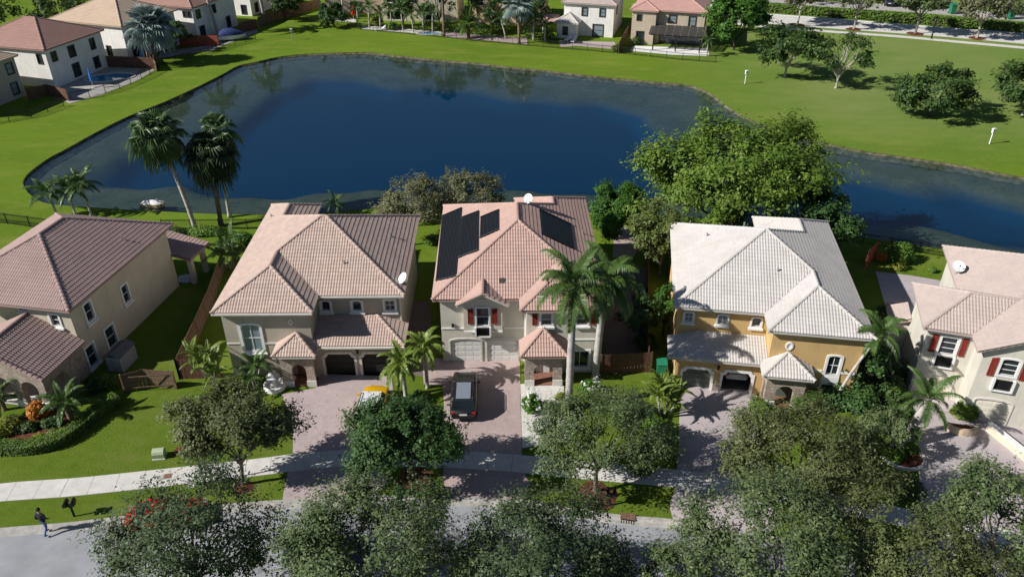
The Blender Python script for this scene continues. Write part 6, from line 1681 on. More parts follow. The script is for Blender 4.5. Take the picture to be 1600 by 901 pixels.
# terraces
driveway(L_((80,150),(108,162),(160,148),(215,126),(242,110),(215,92),(168,104),(82,124)), MAT['curb'], .02, 'terrace')
driveway(L_((874,64),(960,66),(966,78),(900,72),(876,74)), MAT['paver_mauve'], .02, 'terrace')
driveway(L_((990,72),(1106,76),(1108,88),(1050,86),(985,80)), MAT['white'], .022, 'terrace')
driveway(L_((566,40),(690,50),(690,56),(566,46)), MAT['concrete'], .02, 'terrace')
driveway(L_((695,50),(824,60),(824,70),(695,58)), MAT['paver_pink'], .02, 'terrace')
driveway(L_((522,28),(556,30),(556,36),(522,33)), MAT['concrete'], .02, 'terrace')
driveway(L_((336,76),(402,52),(402,46),(344,60)), MAT['curb'], .02, 'terrace')
driveway(L_((246,92),(336,78),(342,70),(252,80)), MAT['curb'], .018, 'terrace')
def pool(label, px, a, b, rz=0):
    c = at(*px); t = thing('swimming_pool', label, 'pool', (c.x, c.y, 0), rz)
    n = 24; ol = [((a+.35)*math.cos(2*PI*k/n), (b+.35)*math.sin(2*PI*k/n)) for k in range(n)]; il = [(a*math.cos(2*PI*k/n), b*math.sin(2*PI*k/n)) for k in range(n)]
    m = MB(); vs = [(x, y, z) for z, r in ((0, ol), (.14, ol), (.14, il), (.03, il)) for x, y in r]
    m.add(vs, [(j*n+k, j*n+(k+1)%n, (j+1)*n+(k+1)%n, (j+1)*n+k) for j in range(3) for k in range(n)]); m.build('coping', MAT['concrete'], t)
    m = MB(); m.poly([(x, y, .05) for x, y in il]); m.build('pool_water', MAT['pool'], t)
pool('oval swimming pool on the terrace of the white house', (172, 122), 3.4, 2.0, .3)
pool('small bright pool by the fence across the lake', (672, 53), 2.2, .9)

# ------------------------------------------------------------------ vehicles
MAT['sunroof'] = M('glass_roof_panel', (.2, .23, .28), .12, 0, spec=.6)
def car_paint(name, c, metal=.1): return M(name, c, .3, 0.0, coat=.6, spec=.5, metal=metal)
PAINT = {'yellow': car_paint('yellow_paint', (.75, .42, .005)), 'black': car_paint('graphite_paint', (.028, .03, .033), .3), 'red': car_paint('red_paint', (.62, .012, .008)),
         'white': car_paint('white_car_paint', (.75, .75, .74)), 'blue': car_paint('dark_blue_paint', (.03, .05, .11), .3), 'silver': car_paint('silver_paint', (.42, .43, .45), .5)}
def car(label, loc, rz, paint, Ln=4.7, W=1.86, Hh=1.68, roof=None, rails=True, style='suv', group=None, z=0.03):
    """Front faces +x."""
    t = thing('parked_car', label, 'car', (loc[0], loc[1], z), rz, group)
    P = PAINT[paint]; h = Ln/2; w = W/2
    hood = .98 if style == 'suv' else .88; belt = 1.06 if style == 'suv' else .94; deck = belt+.02 if style == 'suv' else .98
    st = [(-h, .80, .42, .82), (-h+.1, .93, .3, deck-.06), (-h*.72, 1.0, .26, deck), (-h*.2, 1.0, .25, belt), (h*.3, 1.0, .25, belt-.02), (h*.42, .99, .25, hood+.02), (h*.75, .96, .26, hood-.07), (h-.14, .9, .3, hood-.17), (h, .76, .4, hood-.34)]
    m = MB(); nn_ = 10; V = []
    for x, k, zl, zh in st:
        ww = w*k; d = zh-zl
        half = [(ww*.82, zl), (ww*.97, zl+d*.16), (ww, zl+d*.5), (ww*.985, zl+d*.8), (ww*.88, zh-.005)]
        V += [(x, y, zz) for y, zz in half] + [(x, -y, zz) for y, zz in reversed(half)]
    F = [(i*nn_+j, i*nn_+(j+1)%nn_, (i+1)*nn_+(j+1)%nn_, (i+1)*nn_+j) for i in range(len(st)-1) for j in range(nn_)]
    F += [tuple(range(nn_)), tuple(range(len(st)*nn_-1, (len(st)-1)*nn_-1, -1))]
    m.add(V, F); body = m.build('body', P, t, smooth=True)
    b2 = body.modifiers.new('bevel', 'BEVEL'); b2.width = .02; b2.segments = 1
    # cabin
    if style == 'suv': xb0, xb1, xr0, xr1 = -h+.12, h*.43, -h*.78, h*.1
    elif style == 'upright': xb0, xb1, xr0, xr1 = -h+.14, h*.42, -h*.86, h*.2
    else: xb0, xb1, xr0, xr1 = -h*.78, h*.36, -h*.42, h*.02
    yb, yr = w*.9, w*.74
    B = [(xb0,-yb,belt-.03),(xb1,-yb,belt-.03),(xb1,yb,belt-.03),(xb0,yb,belt-.03)]; T = [(xr0,-yr,Hh-.05),(xr1,-yr,Hh-.05),(xr1,yr,Hh-.05),(xr0,yr,Hh-.05)]
    m = MB(); m.add(B+T, [(0,1,5,4),(1,2,6,5),(2,3,7,6),(3,0,4,7)]); m.build('pillars', P if style != 'upright' else MAT['iron'], t)
    m = MB(); k = 7
    V = []
    for i in range(k+1):
        x = xr0+(xr1-xr0)*i/k; c = .05*math.sin(PI*min(1,max(0,i/k)))
        V += [(x, yr*f, Hh-.05+c*(1-f*f)+.0) for f in (-1,-.5,0,.5,1)]
    m.add(V, [(i*5+j, (i+1)*5+j, (i+1)*5+j+1, i*5+j+1) for i in range(k) for j in range(4)]); m.build('car_roof', MAT['car_glass'] if roof == 'glass' else PAINT[roof or paint], t, smooth=True)
    if style == 'suv':
        m = MB(); m.obox(((xr0+xr1)/2-.05, 0, Hh+.012), ((xr1-xr0)*.42,0,0), (0,yr*.72,0), (0,0,.008)); m.build('sunroof', MAT['sunroof'], t)
    def pane(name, q, ins=.06, off=.012):
        q = [Vector(p) for p in q]; c = sum(q, Vector())/4; n = (q[1]-q[0]).cross(q[3]-q[0]).normalized()
        if n.dot(c-Vector((0,0,belt))) < 0: n = -n
        r = [p+(c-p).normalized()*ins*1.4+n*off for p in q]; mm = MB(); mm.add(r+[p-n*off*.8 for p in r], [(0,1,2,3),(0,4,5,1),(1,5,6,2),(2,6,7,3),(3,7,4,0)]); mm.build(name, MAT['car_glass'], t)
    pane('windshield', [B[1],B[2],T[2],T[1]]); pane('rear_window', [B[3],B[0],T[0],T[3]])
    for s in (0, 1):
        lo0, lo1, hi0, hi1 = (B[0],B[1],T[0],T[1]) if s == 0 else (B[3],B[2],T[3],T[2])
        l = lambda a, b, f: tuple(a[i]+(b[i]-a[i])*f for i in range(3))
        for f0, f1 in ((.03,.34),(.36,.66),(.68,.97)):
            pane('side_window', [l(lo0,lo1,f0), l(lo0,lo1,f1), l(hi0,hi1,f1), l(hi0,hi1,f0)], .035)
    for sx in (h*.62, -h*.6):
        for sy in (-1, 1):
            m = MB(); r = .35; y = sy*(w-.1)
            ring_ = [(.24,-.11),(.33,-.11),(r,-.07),(r,.07),(.33,.11),(.24,.11)]
            V = [(sx+rr*math.cos(2*PI*q/18), y+yy, r+rr*math.sin(2*PI*q/18)) for rr, yy in ring_ for q in range(18)]
            m.add(V, [(a*18+q, a*18+(q+1)%18, ((a+1)%6)*18+(q+1)%18, ((a+1)%6)*18+q) for a in range(6) for q in range(18)])
            wh = m.build('wheel', MAT['rubber'], t, smooth=True)
            m = MB(); m.tube([(sx, y-.08, r), (sx, y+.08, r)], .235, 14)
            for q in range(5): m.obox((sx+.12*math.cos(q*1.257), y+sy*.09, r+.12*math.sin(q*1.257)), (.1*math.cos(q*1.257),0,.1*math.sin(q*1.257)), (0,.015,0), (-.03*math.sin(q*1.257),0,.03*math.cos(q*1.257)))
            m.build('rim', MAT['rim'], wh)
    for sy in (-1, 1):
        m = MB(); m.obox((h-.13, sy*w*.66, hood-.26), (.1,0,-.04), (0,w*.17,0), (.02,0,.07)); m.build('headlight', MAT['head'], t)
        m = MB(); m.obox((-h+.05, sy*w*.74, .82), (.05,0,0), (0,w*.12,0), (0,0,.11)); m.build('tail_light', MAT['tail'], t)
        m = MB(); m.obox((h*.3, sy*(w+.09), belt+.06), (.07,0,0), (0,.1,0), (0,0,.07)); m.build('wing_mirror', P, t)
        if rails:
            m = MB(); m.tube([(xr0+.1, sy*yr*.92, Hh-.02), (xr0+.2, sy*yr*.92, Hh+.05), (xr1-.3, sy*yr*.92, Hh+.05), (xr1-.2, sy*yr*.92, Hh-.02)], .028, 6); m.build('roof_rail', MAT['iron'], t)
    for bx, bz, bw in ((-h+.03, .5, .78), (h-.05, .46, .76)):
        m = MB(); m.obox((bx, 0, bz), (.06,0,0), (0,w*bw,0), (0,0,.1)); m.build('bumper', MAT['iron'] if style != 'car' else P, t)
    m = MB(); m.obox((h-.06, 0, hood-.33), (.03,0,0), (0,w*.42,0), (0,0,.07)); m.build('grille', MAT['iron'], t)
    m = MB(); m.obox((-h-.005, 0, .72), (.012,0,0), (0,.26,0), (0,0,.06)); m.build('number_plate', MAT['white'], t)
    return t
p = at(726, 626); car('dark graphite estate car with pale glass roof on the salmon house driveway', (p.x, p.y), R(91), 'black', 4.75, 1.86, 1.6, None)
p = at(588, 599, .8); car('yellow car with white roof half hidden by the dark green street tree', (p.x, p.y-2.2), R(88), 'yellow', 4.4, 1.86, 1.56, 'white', style='upright')
p = at(264, 814); car('bright red car parked at the kerb under the sparse oak', (p.x, p.y), R(12), 'red', 4.4, 1.78, 1.45, None, False, 'car', z=.01)
p = at(512, 872); car('dark blue car on the road under the large oak', (p.x, p.y), R(4), 'blue', 4.6, 1.8, 1.48, None, False, 'car', z=.01)
hp = Matrix.Translation((11.4, 46.6, 0)) @ Matrix.Rotation(R(-8.5), 4, 'Z') @ Vector((5.0, 1.7, 0))
car('white car parked nose-in inside the open garage of the ochre house', (hp.x, hp.y), R(81.5), 'white', 4.6, 1.8, 1.48, None, False, 'car')
p = at(1126, 14); car('white car parked on the far pavement behind the tan house', (p.x, p.y), R(-12), 'white', 4.7, 1.85, 1.6, None, False, 'suv')
p = at(1100, 24); car('silver car parked beside the tan house', (p.x, p.y), R(-12), 'silver', 4.6, 1.8, 1.48, None, False, 'car')
p = at(1388, 8); car('dark car parked on the far pavement beyond the hedge', (p.x, p.y), R(70), 'blue', 4.7, 1.85, 1.65, None, False, 'suv')

# ------------------------------------------------------------------ person walking on the road edge
def person(loc, rz):
    t = thing('person', 'person in dark jacket and blue jeans walking at the road edge on the left', 'person', (loc[0], loc[1], .02), rz)
    # skeleton: +x is forward
    J = {'pel': (0,0,.98,.125), 'sp1': (.005,0,1.12,.135), 'sp2': (.01,0,1.28,.15), 'ch': (.005,0,1.43,.14), 'nk': (.01,0,1.56,.06), 'hd0': (.03,0,1.64,.075), 'hd1': (.035,0,1.73,.1), 'hd2': (.03,0,1.83,.07),
         'hipl': (.0,.1,.93,.1), 'knl': (.16,.11,.52,.065), 'anl': (.06,.11,.1,.045), 'tol': (.24,.12,.05,.04), 'hipr': (.0,-.1,.93,.1), 'knr': (-.03,-.11,.5,.065), 'anr': (-.3,-.11,.13,.045), 'tor': (-.14,-.12,.05,.04),
         'shl': (.0,.2,1.46,.075), 'ell': (-.1,.27,1.19,.055), 'wrl': (.06,.25,.95,.036), 'shr': (.0,-.2,1.46,.075), 'elr': (.02,-.27,1.19,.055), 'wrr': (.18,-.22,1.02,.036)}
    E_ = [('pel','sp1'),('sp1','sp2'),('sp2','ch'),('ch','nk'),('nk','hd0'),('hd0','hd1'),('hd1','hd2'),('pel','hipl'),('hipl','knl'),('knl','anl'),('anl','tol'),('pel','hipr'),('hipr','knr'),('knr','anr'),('anr','tor'),('ch','shl'),('shl','ell'),('ell','wrl'),('ch','shr'),('shr','elr'),('elr','wrr')]
    for s, y in (('l',1),('r',-1)):
        wx, wy, wz, _ = J['wr'+s]; d = Vector((.25,0,-1)).normalized() if s == 'l' else Vector((.7,0,-.7)).normalized()
        J['pm'+s] = (wx+d.x*.06, wy, wz+d.z*.06, .034); E_.append(('wr'+s, 'pm'+s))
        for k, (off, l) in enumerate(((-.03,.075),(-.01,.088),(.01,.082),(.03,.064))):
            a = 'f%d%s' % (k, s); J[a+'a'] = (wx+d.x*.1+off*.9, wy-y*.004, wz+d.z*.1, .0095); J[a+'b'] = (wx+d.x*(.1+l*.5)+off, wy-y*.012, wz+d.z*(.1+l*.5), .009); J[a+'c'] = (wx+d.x*(.1+l)+off, wy-y*.032, wz+d.z*(.1+l), .008)
            E_ += [('pm'+s, a+'a'), (a+'a', a+'b'), (a+'b', a+'c')]
        a = 'th'+s; J[a+'a'] = (wx+d.x*.045+.035, wy-y*.02, wz+d.z*.045, .011); J[a+'b'] = (wx+d.x*.09+.05, wy-y*.035, wz+d.z*.09, .009); E_ += [('pm'+s, a+'a'), (a+'a', a+'b')]
    keys = list(J); me = bpy.data.meshes.new('body')
    me.from_pydata([J[k][:3] for k in keys], [(keys.index(a), keys.index(b)) for a, b in E_], [])
    o = bpy.data.objects.new('body', me); col.objects.link(o)
    o.modifiers.new('skin', 'SKIN'); o.modifiers.new('sub', 'SUBSURF').levels = 2
    o.modifiers['sub'].render_levels = 2
    sv = me.skin_vertices[0].data
    for i, k in enumerate(keys): sv[i].radius = (J[k][3], J[k][3]); sv[i].use_root = (k == 'pel')
    dg = bpy.context.evaluated_depsgraph_get(); ev = o.evaluated_get(dg)
    nm = bpy.data.meshes.new_from_object(ev); o.modifiers.clear(); o.data = nm; bpy.data.meshes.remove(me)
    nm.materials.clear()
    for m_ in (M('skin', (.42,.26,.18), .6, .05, 8), M('dark_jacket', (.025,.03,.04), .9, .15, 10), M('blue_jeans', (.06,.13,.36), .9, .15, 12), M('dark_shoes', (.03,.028,.025), .7, 0)): nm.materials.append(m_)
    for pz in nm.polygons:
        c = pz.center; z = c.z; arm = abs(c.y) > .165
        pz.material_index = 0 if z > 1.575 or (abs(c.y) > .17 and z < (.955 if c.y > 0 else 1.02)) and z > .7 else (1 if z > 1.0 or (arm and z > .8) else (2 if z > .13 else 3)); pz.use_smooth = True
    o.parent = t
    m = MB(); m.lathe([(.088,1.72),(.112,1.765),(.108,1.83),(.075,1.875),(.02,1.895)], 12, (.025,0,0)); m.build('hair', M('dark_hair', (.02,.016,.013), .8, .1, 20), t, smooth=True)
    m = MB(); m.add([(.128,-.014,1.715),(.128,.014,1.715),(.152,0,1.7),(.125,0,1.75)], [(0,1,2),(1,3,2),(3,0,2)]); m.build('nose', nm.materials[0], t)
    for s in (-1, 1):
        m = MB(); m.lathe([(.004,-.012),(.012,0),(.004,.012)], 8, (.126,s*.034,1.755)); m.build('eye', MAT['iron'], t)
        m = MB(); m.obox((.03, s*.104, 1.745), (.016,0,0), (0,.008,0), (0,0,.03)); m.build('ear', nm.materials[0], t)
    m = MB(); m.obox((.128, 0, 1.672), (.004,0,0), (0,.026,0), (0,0,.007)); m.build('mouth', M('lips', (.3,.12,.1), .6, 0), t)
p = at(75, 833); person((p.x, p.y), R(75))
bpy.data.objects['person'].scale = (1.08, 1.08, 1.08)

# ------------------------------------------------------------------ small things
def mailbox(label, px, rz):
    c = at(*px); t = thing('mailbox', label, 'mailbox', (c.x, c.y, 0), rz, 'paired black mailboxes on posts')
    m = MB(); m.box(-.05,.05,-.05,.05,0,1.02); m.build('post', MAT['iron'], t)
    m = MB(); m.box(-.32,.32,-.06,.06,.94,1.0); m.obox((.12,0,.82),(.13,0,.13),(0,.025,0),(-.02,0,.02)); m.obox((-.12,0,.82),(.13,0,-.13),(0,.025,0),(.02,0,.02)); m.build('crossarm', MAT['iron'], t)
    for x in (-.2, .2):
        m = MB(); k = 8; V = []
        for y in (-.26, .26):
            V += [(x-.11,y,1.0),(x+.11,y,1.0)] + [(x+.11*math.cos(PI*q/k), y, 1.17+.11*math.sin(PI*q/k)) for q in range(k+1)]
        n = k+3; m.add(V, [(i,(i+1)%n,n+(i+1)%n,n+i) for i in range(n)] + [tuple(range(n-1,-1,-1)), tuple(range(n,2*n))]); b = m.build('box', MAT['iron'], t)
        m = MB(); m.box(x-.1,x+.1,-.275,-.262,1.02,1.25); m.build('door', MAT['iron'], b)
        m = MB(); m.box(x+.112,x+.122,.05,.07,1.1,1.3); m.build('flag', PAINT['red'], b)
mailbox('pair of black mailboxes on the verge beside the walking person', (116.5,806), R(10))
mailbox('pair of black mailboxes on the grass by the storm drain', (953,789), R(-8))
def white_post(label, px):
    c = at(*px); t = thing('marker_post', label, 'post', (c.x, c.y, 0), .3, 'white marker posts round the lake')
    m = MB(); m.box(-.06,.06,-.06,.06,0,1.5); m.build('post', MAT['white'], t)
    m = MB(); m.box(-.2,.2,-.12,.12,1.45,1.9); m.obox((0,0,1.95),(.24,0,0),(0,.16,0),(0,0,.04)); m.obox((0,0,2.0),(.14,0,0),(0,.1,0),(0,0,.04)); m.build('box', MAT['white'], t)
white_post('white marker post in the park between the lake and the thin park tree', (1164,131))
white_post('white marker post on the grass near the right frame edge', (1546,225))
white_post('white marker post at the head of the lake', (457,63))
c = at(320,755); t = thing('street_lamp', 'dark slender lamp post standing at the inner edge of the white sidewalk', 'street lamp', (c.x, c.y, 0))
m = MB(); m.lathe([(.11,0),(.11,.3),(.07,.38),(.05,.5),(.045,4.6),(.07,4.65)], 10); m.build('pole', MAT['iron'], t)
m = MB(); m.lathe([(.06,4.65),(.16,4.75),(.2,5.1),(.22,5.12),(.05,5.35),(.02,5.42)], 10); m.build('lantern', M('lamp_housing', (.05,.06,.1), .4, 0), t)
c = at(1455,61); t = thing('street_lamp', 'dark lamp post at the edge of the park path by the back street', 'street lamp', (c.x, c.y, 0))
m = MB(); m.lathe([(.14,0),(.14,.9),(.07,1.0),(.06,3.4),(.08,3.45)], 10); m.build('pole', MAT['iron'], t)
m = MB(); m.lathe([(.08,3.45),(.18,3.55),(.2,3.85),(.04,4.05)], 10); m.build('lantern', MAT['iron'], t)
c = at(250,713); t = thing('utility_cabinet', 'pale green utility cabinet on the lawn beside the sidewalk', 'utility box', (c.x, c.y, 0), R(8))
m = MB(); V = []
for x in (-.36, .36): V += [(x,-.28,.06),(x,.28,.06),(x,.3,.42),(x,.22,.58),(x,.08,.65),(x,-.08,.65),(x,-.22,.58),(x,-.3,.42)]
m.add(V, [(i,(i+1)%8,8+(i+1)%8,8+i) for i in range(8)]+[tuple(range(7,-1,-1)),tuple(range(8,16))]); m.build('cabinet', MAT['utility_green'], t)
m = MB(); m.box(-.4,.4,-.34,.34,0,.07); m.build('pad', MAT['concrete'], t)
flat_box('access_cover', 'rusty square access cover set in the white sidewalk', 'access cover', (262,744), (.26,.22), R(10), .05, MAT['terracotta'])
flat_box('valve_cover', 'small pale valve cover in the grass beside the sidewalk', 'valve cover', (298,759), (.24,.18), R(10), .04, MAT['concrete'])
c = at(981,812); t = thing('storm_drain', 'rusty storm drain inlet set in the street kerb', 'storm drain', (c.x, c.y, 0), R(-10))
m = MB(); m.box(-.45,.45,-.05,.42,0,.14); m.build('lid', M('rusty_iron', (.2,.12,.08), .9, .3, 8), t)
m = MB(); m.box(-.4,.4,-.07,-.052,.03,.11)
for k in range(6): m.box(-.4+k*.145,-.37+k*.145,-.3,-.06,.02,.04)
m.build('grate', MAT['iron'], t)
c = at(1032,584); t = thing('wheelie_bin', 'green wheeled bin between the brown gate and the ochre house', 'bin', (c.x, c.y, 0), R(-5))
def bin_(t, s=1.0):
    m = MB(); m.add([(x*a*s, y*a*s, z*s) for z, a in ((.06,.8),(1.0,1.0)) for x, y in ((-.32,-.36),(.32,-.36),(.32,.36),(-.32,.36))], [(3,2,1,0),(4,5,6,7),(0,1,5,4),(1,2,6,5),(2,3,7,6),(3,0,4,7)]); m.build('bin_body', MAT['bin_green'], t)
    m = MB(); m.obox((0,0,1.04*s),(.35*s,0,0),(0,.4*s,.02*s),(0,0,.03*s)); m.build('lid', MAT['bin_green'], t)
    for x in (-.26, .26):
        m = MB(); m.tube([(x*s-.03,.33*s,.1*s),(x*s+.03,.33*s,.1*s)], .1*s, 10); m.build('wheel', MAT['rubber'], t)
bin_(t, 1.1)
for (x, y, lb) in ((1487,22,'green wheeled bin on the far pavement between the street trees'), (1578,30,'green wheeled bin near the top right corner')):
    c = at(x, y); t = thing('wheelie_bin', lb, 'bin', (c.x, c.y, 0)); bin_(t, 1.8)
def dish(label, loc, az, el, r, pole):
    t = thing('satellite_dish', label, 'satellite dish', loc, az)
    d = Vector((math.cos(el),0,math.sin(el))); u = Vector((-math.sin(el),0,math.cos(el))); s = Vector((0,1,0)); c = Vector((0,0,pole))
    m = MB(); V = [c+d*.02]
    n = 18
    for rr in (.5, 1.0):
        V += [c + d*(.02+.22*r*rr*rr) + (u*math.cos(2*PI*k/n)*1.08 + s*math.sin(2*PI*k/n))*r*rr for k in range(n)]
    fs = [(0, 1+k, 1+(k+1)%n) for k in range(n)] + [(1+k, 1+n+k, 1+n+(k+1)%n, 1+(k+1)%n) for k in range(n)]
    m.add(V, fs); m.build('reflector', MAT['dish'], t, smooth=True)
    m = MB(); m.tube([c-u*r*.95+d*.15*r, c+d*r*1.05-u*r*.5], .018, 6); m.obox(c+d*r*1.08-u*r*.48, d*.07, u*.04, s*.05); m.build('feed_arm', MAT['steel'], t)
    m = MB(); m.tube([(0,0,0), (0,0,pole*.6), tuple(c-d*.04)], .03, 8); m.obox((0,0,0),(.12,0,0),(0,.12,0),(0,0,.015)); m.build('mount', MAT['steel'], t)
H2I = Matrix.Translation((-20.9,45.75,0)) @ Matrix.Rotation(R(.7), 4, 'Z'); H5I = Matrix.Translation((27.8,44.0,0)) @ Matrix.Rotation(R(-17), 4, 'Z')
dish('white satellite dish at the shaded eave of the beige-pink roof', H2I @ Vector((13.0,3.6,5.9)), R(-150), R(40), .42, .5)
dish('white satellite dish standing up on the salmon roof ridge', H3I @ Vector((7.2,10.05,8.5)), R(-120), R(35), .38, .46)
dish('white satellite dish above the white gable wall of the cream house', H5I @ Vector((3.2,8.2,5.95)), R(-110), R(62), .46, .6)
# float on the lake
c = at(238,318); t = thing('floating_raft', 'small white and tan float moored in the shallow water', 'raft', (c.x, c.y, WATER_Z), R(-2))
m = MB(); m.prism([(-1.15,-.5),(1.0,-.5),(1.2,-.2),(1.2,.2),(1.0,.5),(-1.15,.5)], -.1, .3); m.build('hull', M('tan_hull', (.5,.42,.22), .6, .1, 4), t)
m = MB(); k = 6; V = []
for x, h_ in ((-1.1,.3),(-.7,.5),(0,.58),(.55,.5),(1.0,.32)): V += [(x, .46*math.cos(PI*q/k), .3+(h_-.28)*math.sin(PI*q/k)) for q in range(k+1)]
m.add(V, [(i*7+j,(i+1)*7+j,(i+1)*7+j+1,i*7+j+1) for i in range(4) for j in range(6)]); m.build('cover', MAT['white'], t, smooth=True)
m = MB(); m.box(.55,.67,-.1,.1,.4,.8); m.build('bracket', MAT['steel'], t)
# shed, bump boxes, planters
sp = Matrix.Translation((-30.9,46,0)) @ Matrix.Rotation(R(-10), 4, 'Z') @ Vector((1.35,1.9,0))
t = thing('garden_shed', 'grey plastic garden shed against the sand coloured house', 'shed', sp, R(-10))
t.scale = (.8, .8, .9)
m = MB(); m.box(-.75,.75,-1.2,1.2,0,1.45); m.build('wall', M('shed_wall', (.34,.36,.4), .8, .1, 3), t)
m = MB(); m.obox((-.41,0,1.6),(.44,0,.16),(0,1.3,0),(-.01,0,.03)); m.obox((.41,0,1.6),(.44,0,-.16),(0,1.3,0),(.01,0,.03)); m.build('roof', M('shed_roof', (.16,.15,.15), .7, .1, 4), t)
m = MB(); m.box(-.5,-.02,-1.23,-1.205,.05,1.4); m.box(.02,.5,-1.23,-1.205,.05,1.4); m.build('door', MAT['curb'], t)
c = at(1498,668); t = thing('sandstone_planter', 'curved sandstone planter between the two arched garage doors', 'planter', (c.x, c.y, 0), R(-17))
m = MB(); ar = [(1.05*math.cos(a), -.15+.75*math.sin(a)) for a in [PI+PI*k/10 for k in range(11)]]; ai = [(x*.78, y*.72) for x, y in ar]
m.prism(ar+ai[::-1], 0, .5); m.build('wall', MAT['sandstone'], t)
m = MB(); m.prism(ai, .02, .4); m.build('soil', MAT['mulch'], t)
c = at(1592,712); t = thing('garden_wall', 'low cream wall with white coping at the right frame edge', 'wall', (c.x, c.y, 0), R(-72))
m = MB(); m.box(-2.6,2.6,-.15,.15,0,.6); m.build('wall_body', MAT['stucco_cream'], t)
m = MB(); m.box(-2.65,2.65,-.2,.2,.602,.68); m.build('coping', MAT['white'], t)
c = at(1412,716); t = thing('planting_ring', 'low pale kerb round the leaning driveway palm', 'planter', (c.x, c.y, 0))
m = MB(); n = 20; V = [(r*math.cos(2*PI*k/n)*1.1, r*math.sin(2*PI*k/n)*.9, z) for r, z in ((1.25,0),(1.25,.16),(1.05,.16),(1.05,.02)) for k in range(n)]
m.add(V, [(j*n+k, j*n+(k+1)%n, (j+1)*n+(k+1)%n, (j+1)*n+k) for j in range(3) for k in range(n)]); m.build('kerb_ring', MAT['concrete'], t)
m = MB(); m.poly([(1.06*math.cos(2*PI*k/n)*1.1, 1.06*math.sin(2*PI*k/n)*.9, .1) for k in range(n)]); tag(m.build('mulch', MAT['mulch'], t), kind='stuff')
c = at(430,606); t = thing('garden_fountain', 'white tiered garden fountain before the stone portico of the taupe house', 'fountain', (c.x, c.y, 0))
m = MB(); m.lathe([(.75,0),(.8,.1),(.78,.4),(.68,.42),(.66,.2),(.2,.18)], 16); m.build('basin', MAT['white'], t)
m = MB(); m.lathe([(.2,.1),(.12,.4),(.12,.85),(.5,1.0),(.52,1.05),(.1,1.02),(.08,1.35),(.28,1.42),(.06,1.44),(.05,1.6),(.01,1.7)], 16); m.build('pedestal', MAT['white'], t, smooth=True)
c = at(291,436); t = thing('tarp_heap', 'crumpled pale blue tarpaulin on the ground beside the sand house', 'tarpaulin', (c.x, c.y, 0))
rs = np.random.RandomState(5); k = 9; V = [((i/(k-1)-.5)*1.6, (j/(k-1)-.5)*1.3, max(.02, .35*math.sin(PI*i/(k-1))*math.sin(PI*j/(k-1))+rs.uniform(-.1,.12))) for i in range(k) for j in range(k)]
m = MB(); m.add(V, [(i*k+j,(i+1)*k+j,(i+1)*k+j+1,i*k+j+1) for i in range(k-1) for j in range(k-1)]); m.build('tarp', M('pale_blue_tarp', (.5,.56,.66), .6, .1, 3), t)
def parasol(label, px, h=2.4):
    c = at(*px); t = thing('folded_parasol', label, 'parasol', (c.x, c.y, 0), 0, 'folded blue parasols')
    m = MB(); m.lathe([(.28,0),(.28,.08),(.05,.1),(.025,.15),(.025,h)], 10); m.build('pole', MAT['white'], t)
    m = MB(); m.lathe([(.2,h*.38),(.17,h*.4),(.2,h*.55),(.12,h*.8),(.03,h*1.02)], 9); m.build('canopy', MAT['blue_cloth'], t)
parasol('folded blue parasol beside the oval swimming pool', (146,138), 3.0); parasol('folded blue parasol below the silver palm', (225,104), 2.9)
c = at(362,63); t = thing('covered_boat', 'small white boat under a dark blue rounded cover on the far lawn', 'boat', (c.x, c.y, 0), R(20))
m = MB(); m.prism([(-2.2,-.9),(1.4,-.9),(2.5,0),(1.4,.9),(-2.2,.9)], .35, 1.0); m.build('hull', MAT['white'], t)
m = MB(); k = 8; V = []
for x, w_, h_ in ((-2.25,.92,.25),(-1.2,.95,1.0),(.2,.95,1.15),(1.4,.9,.6),(2.4,.15,.1)): V += [(x, w_*math.cos(PI*q/k), 1.0+h_*math.sin(PI*q/k)) for q in range(k+1)]
m.add(V, [(i*9+j,(i+1)*9+j,(i+1)*9+j+1,i*9+j+1) for i in range(4) for j in range(8)]); m.build('cover', M('navy_canvas', (.03,.05,.16), .8, .1, 3), t, smooth=True)
for y in (-.6,.6):
    m = MB(); m.tube([(-.8,y-.1,.3),(-.8,y+.1,.3)], .3, 12); m.build('trailer_wheel', MAT['rubber'], t)
m = MB(); m.box(-1.6,3.0,-.06,.06,.22,.34); m.build('trailer_frame', MAT['steel'], t)
c = at(553,35); t = thing('red_parasol', 'closed red parasol on the patio at the head of the lake', 'parasol', (c.x, c.y, 0))
m = MB(); m.lathe([(.3,0),(.3,.1),(.04,.12),(.03,3.0)], 10); m.build('pole', MAT['white'], t)
m = MB(); m.lathe([(.35,1.4),(.4,1.6),(.2,2.4),(.03,3.1)], 9); m.build('canopy', PAINT['red'], t)
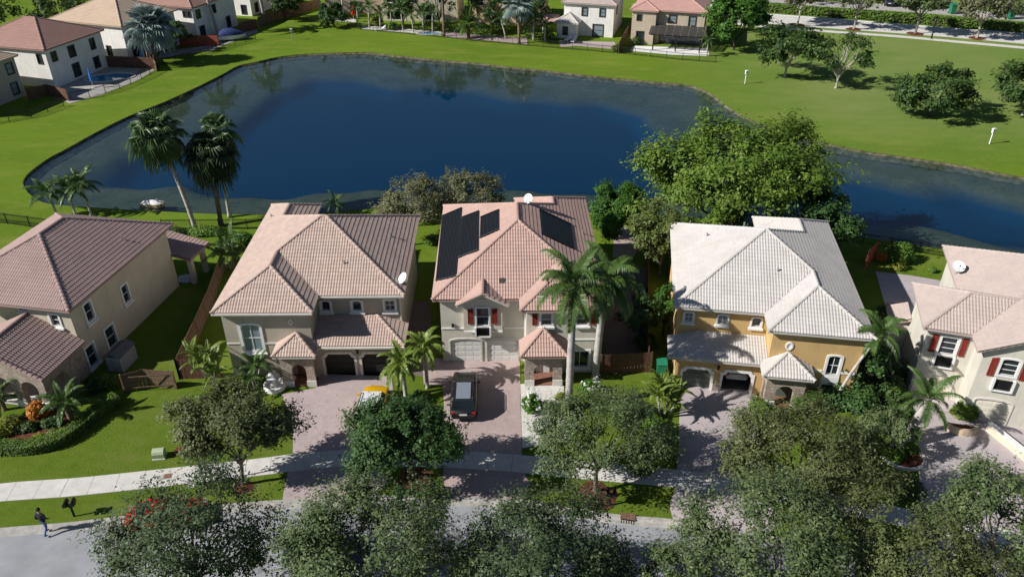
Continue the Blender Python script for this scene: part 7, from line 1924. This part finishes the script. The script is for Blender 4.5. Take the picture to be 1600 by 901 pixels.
def lounger(label, px, rz):
    c = at(*px); t = thing('sun_lounger', label, 'lounger', (c.x, c.y, 0), rz, 'white loungers across the lake')
    m = MB(); m.box(-1.0,.4,-.35,.35,.28,.36); m.build('seat', MAT['white'], t)
    m = MB(); m.obox((.75,0,.56),(.38,0,.26),(0,.35,0),(-.02,0,.03)); m.build('backrest', MAT['white'], t)
    for x, y in ((-.9,-.3),(-.9,.3),(.5,-.3),(.5,.3)):
        m = MB(); m.box(x-.03,x+.03,y-.03,y+.03,0,.28); m.build('leg', MAT['white'], t)
lounger('white lounger in the shade of the white house bump-out', (888,64), 1.0); lounger('white lounger on the terrace below the yellow shrub', (594,48), .4); lounger('second white lounger before the white bump-out', (896,66), 1.2)
# small fittings that belong to the houses
def roof_pipe(h, x, y, z, r=.06, l=.35):
    m = MB(); m.tube([(x,y,z-.15),(x,y,z+l)], r, 8); m.build('vent_pipe', MAT['steel'], h)
roof_pipe(h2, 8.6, 4.6, 7.0); roof_pipe(h2, 11.4, 9.5, 6.7); roof_pipe(h2, .8, 14.0, 6.2); roof_pipe(h4, 2.6, 8.5, 7.1); roof_pipe(h4, 5.2, 8.2, 8.4); roof_pipe(h4, 7.2, 3.2, 7.4); roof_pipe(h3, 11.6, 9.0, 6.3); roof_pipe(h1, -1.5, 9.0, 6.6); roof_pipe(h1, -8.3, 4.0, 7.1)
m = MB(); m.obox((5.0,1.35,6.53),(.22,0,0),(0,.2,.1),(0,-.03,.07)); m.build('roof_vent', MAT['dark_trim'], h3)
m = MB(); m.box(12.7,13.4,1.2,2.0,.05,.95); m.build('air_conditioner', MAT['curb'], h2)
m = MB(); m.tube([(12.72,2.85,.1),(12.72,2.85,5.4)], .05, 8); m.build('downpipe', MAT['trim'], h2)
for hh_, x, y, z in ((h3, 1.35, .42, 3.35), (h4, 3.45, -1.6, 2.1), (h2, 9.72, .4, 2.2)):
    m = MB(); m.obox((x,y-.06,z),(.07,0,0),(0,.07,0),(0,0,.14)); m.build('wall_light', MAT['iron'], hh_)
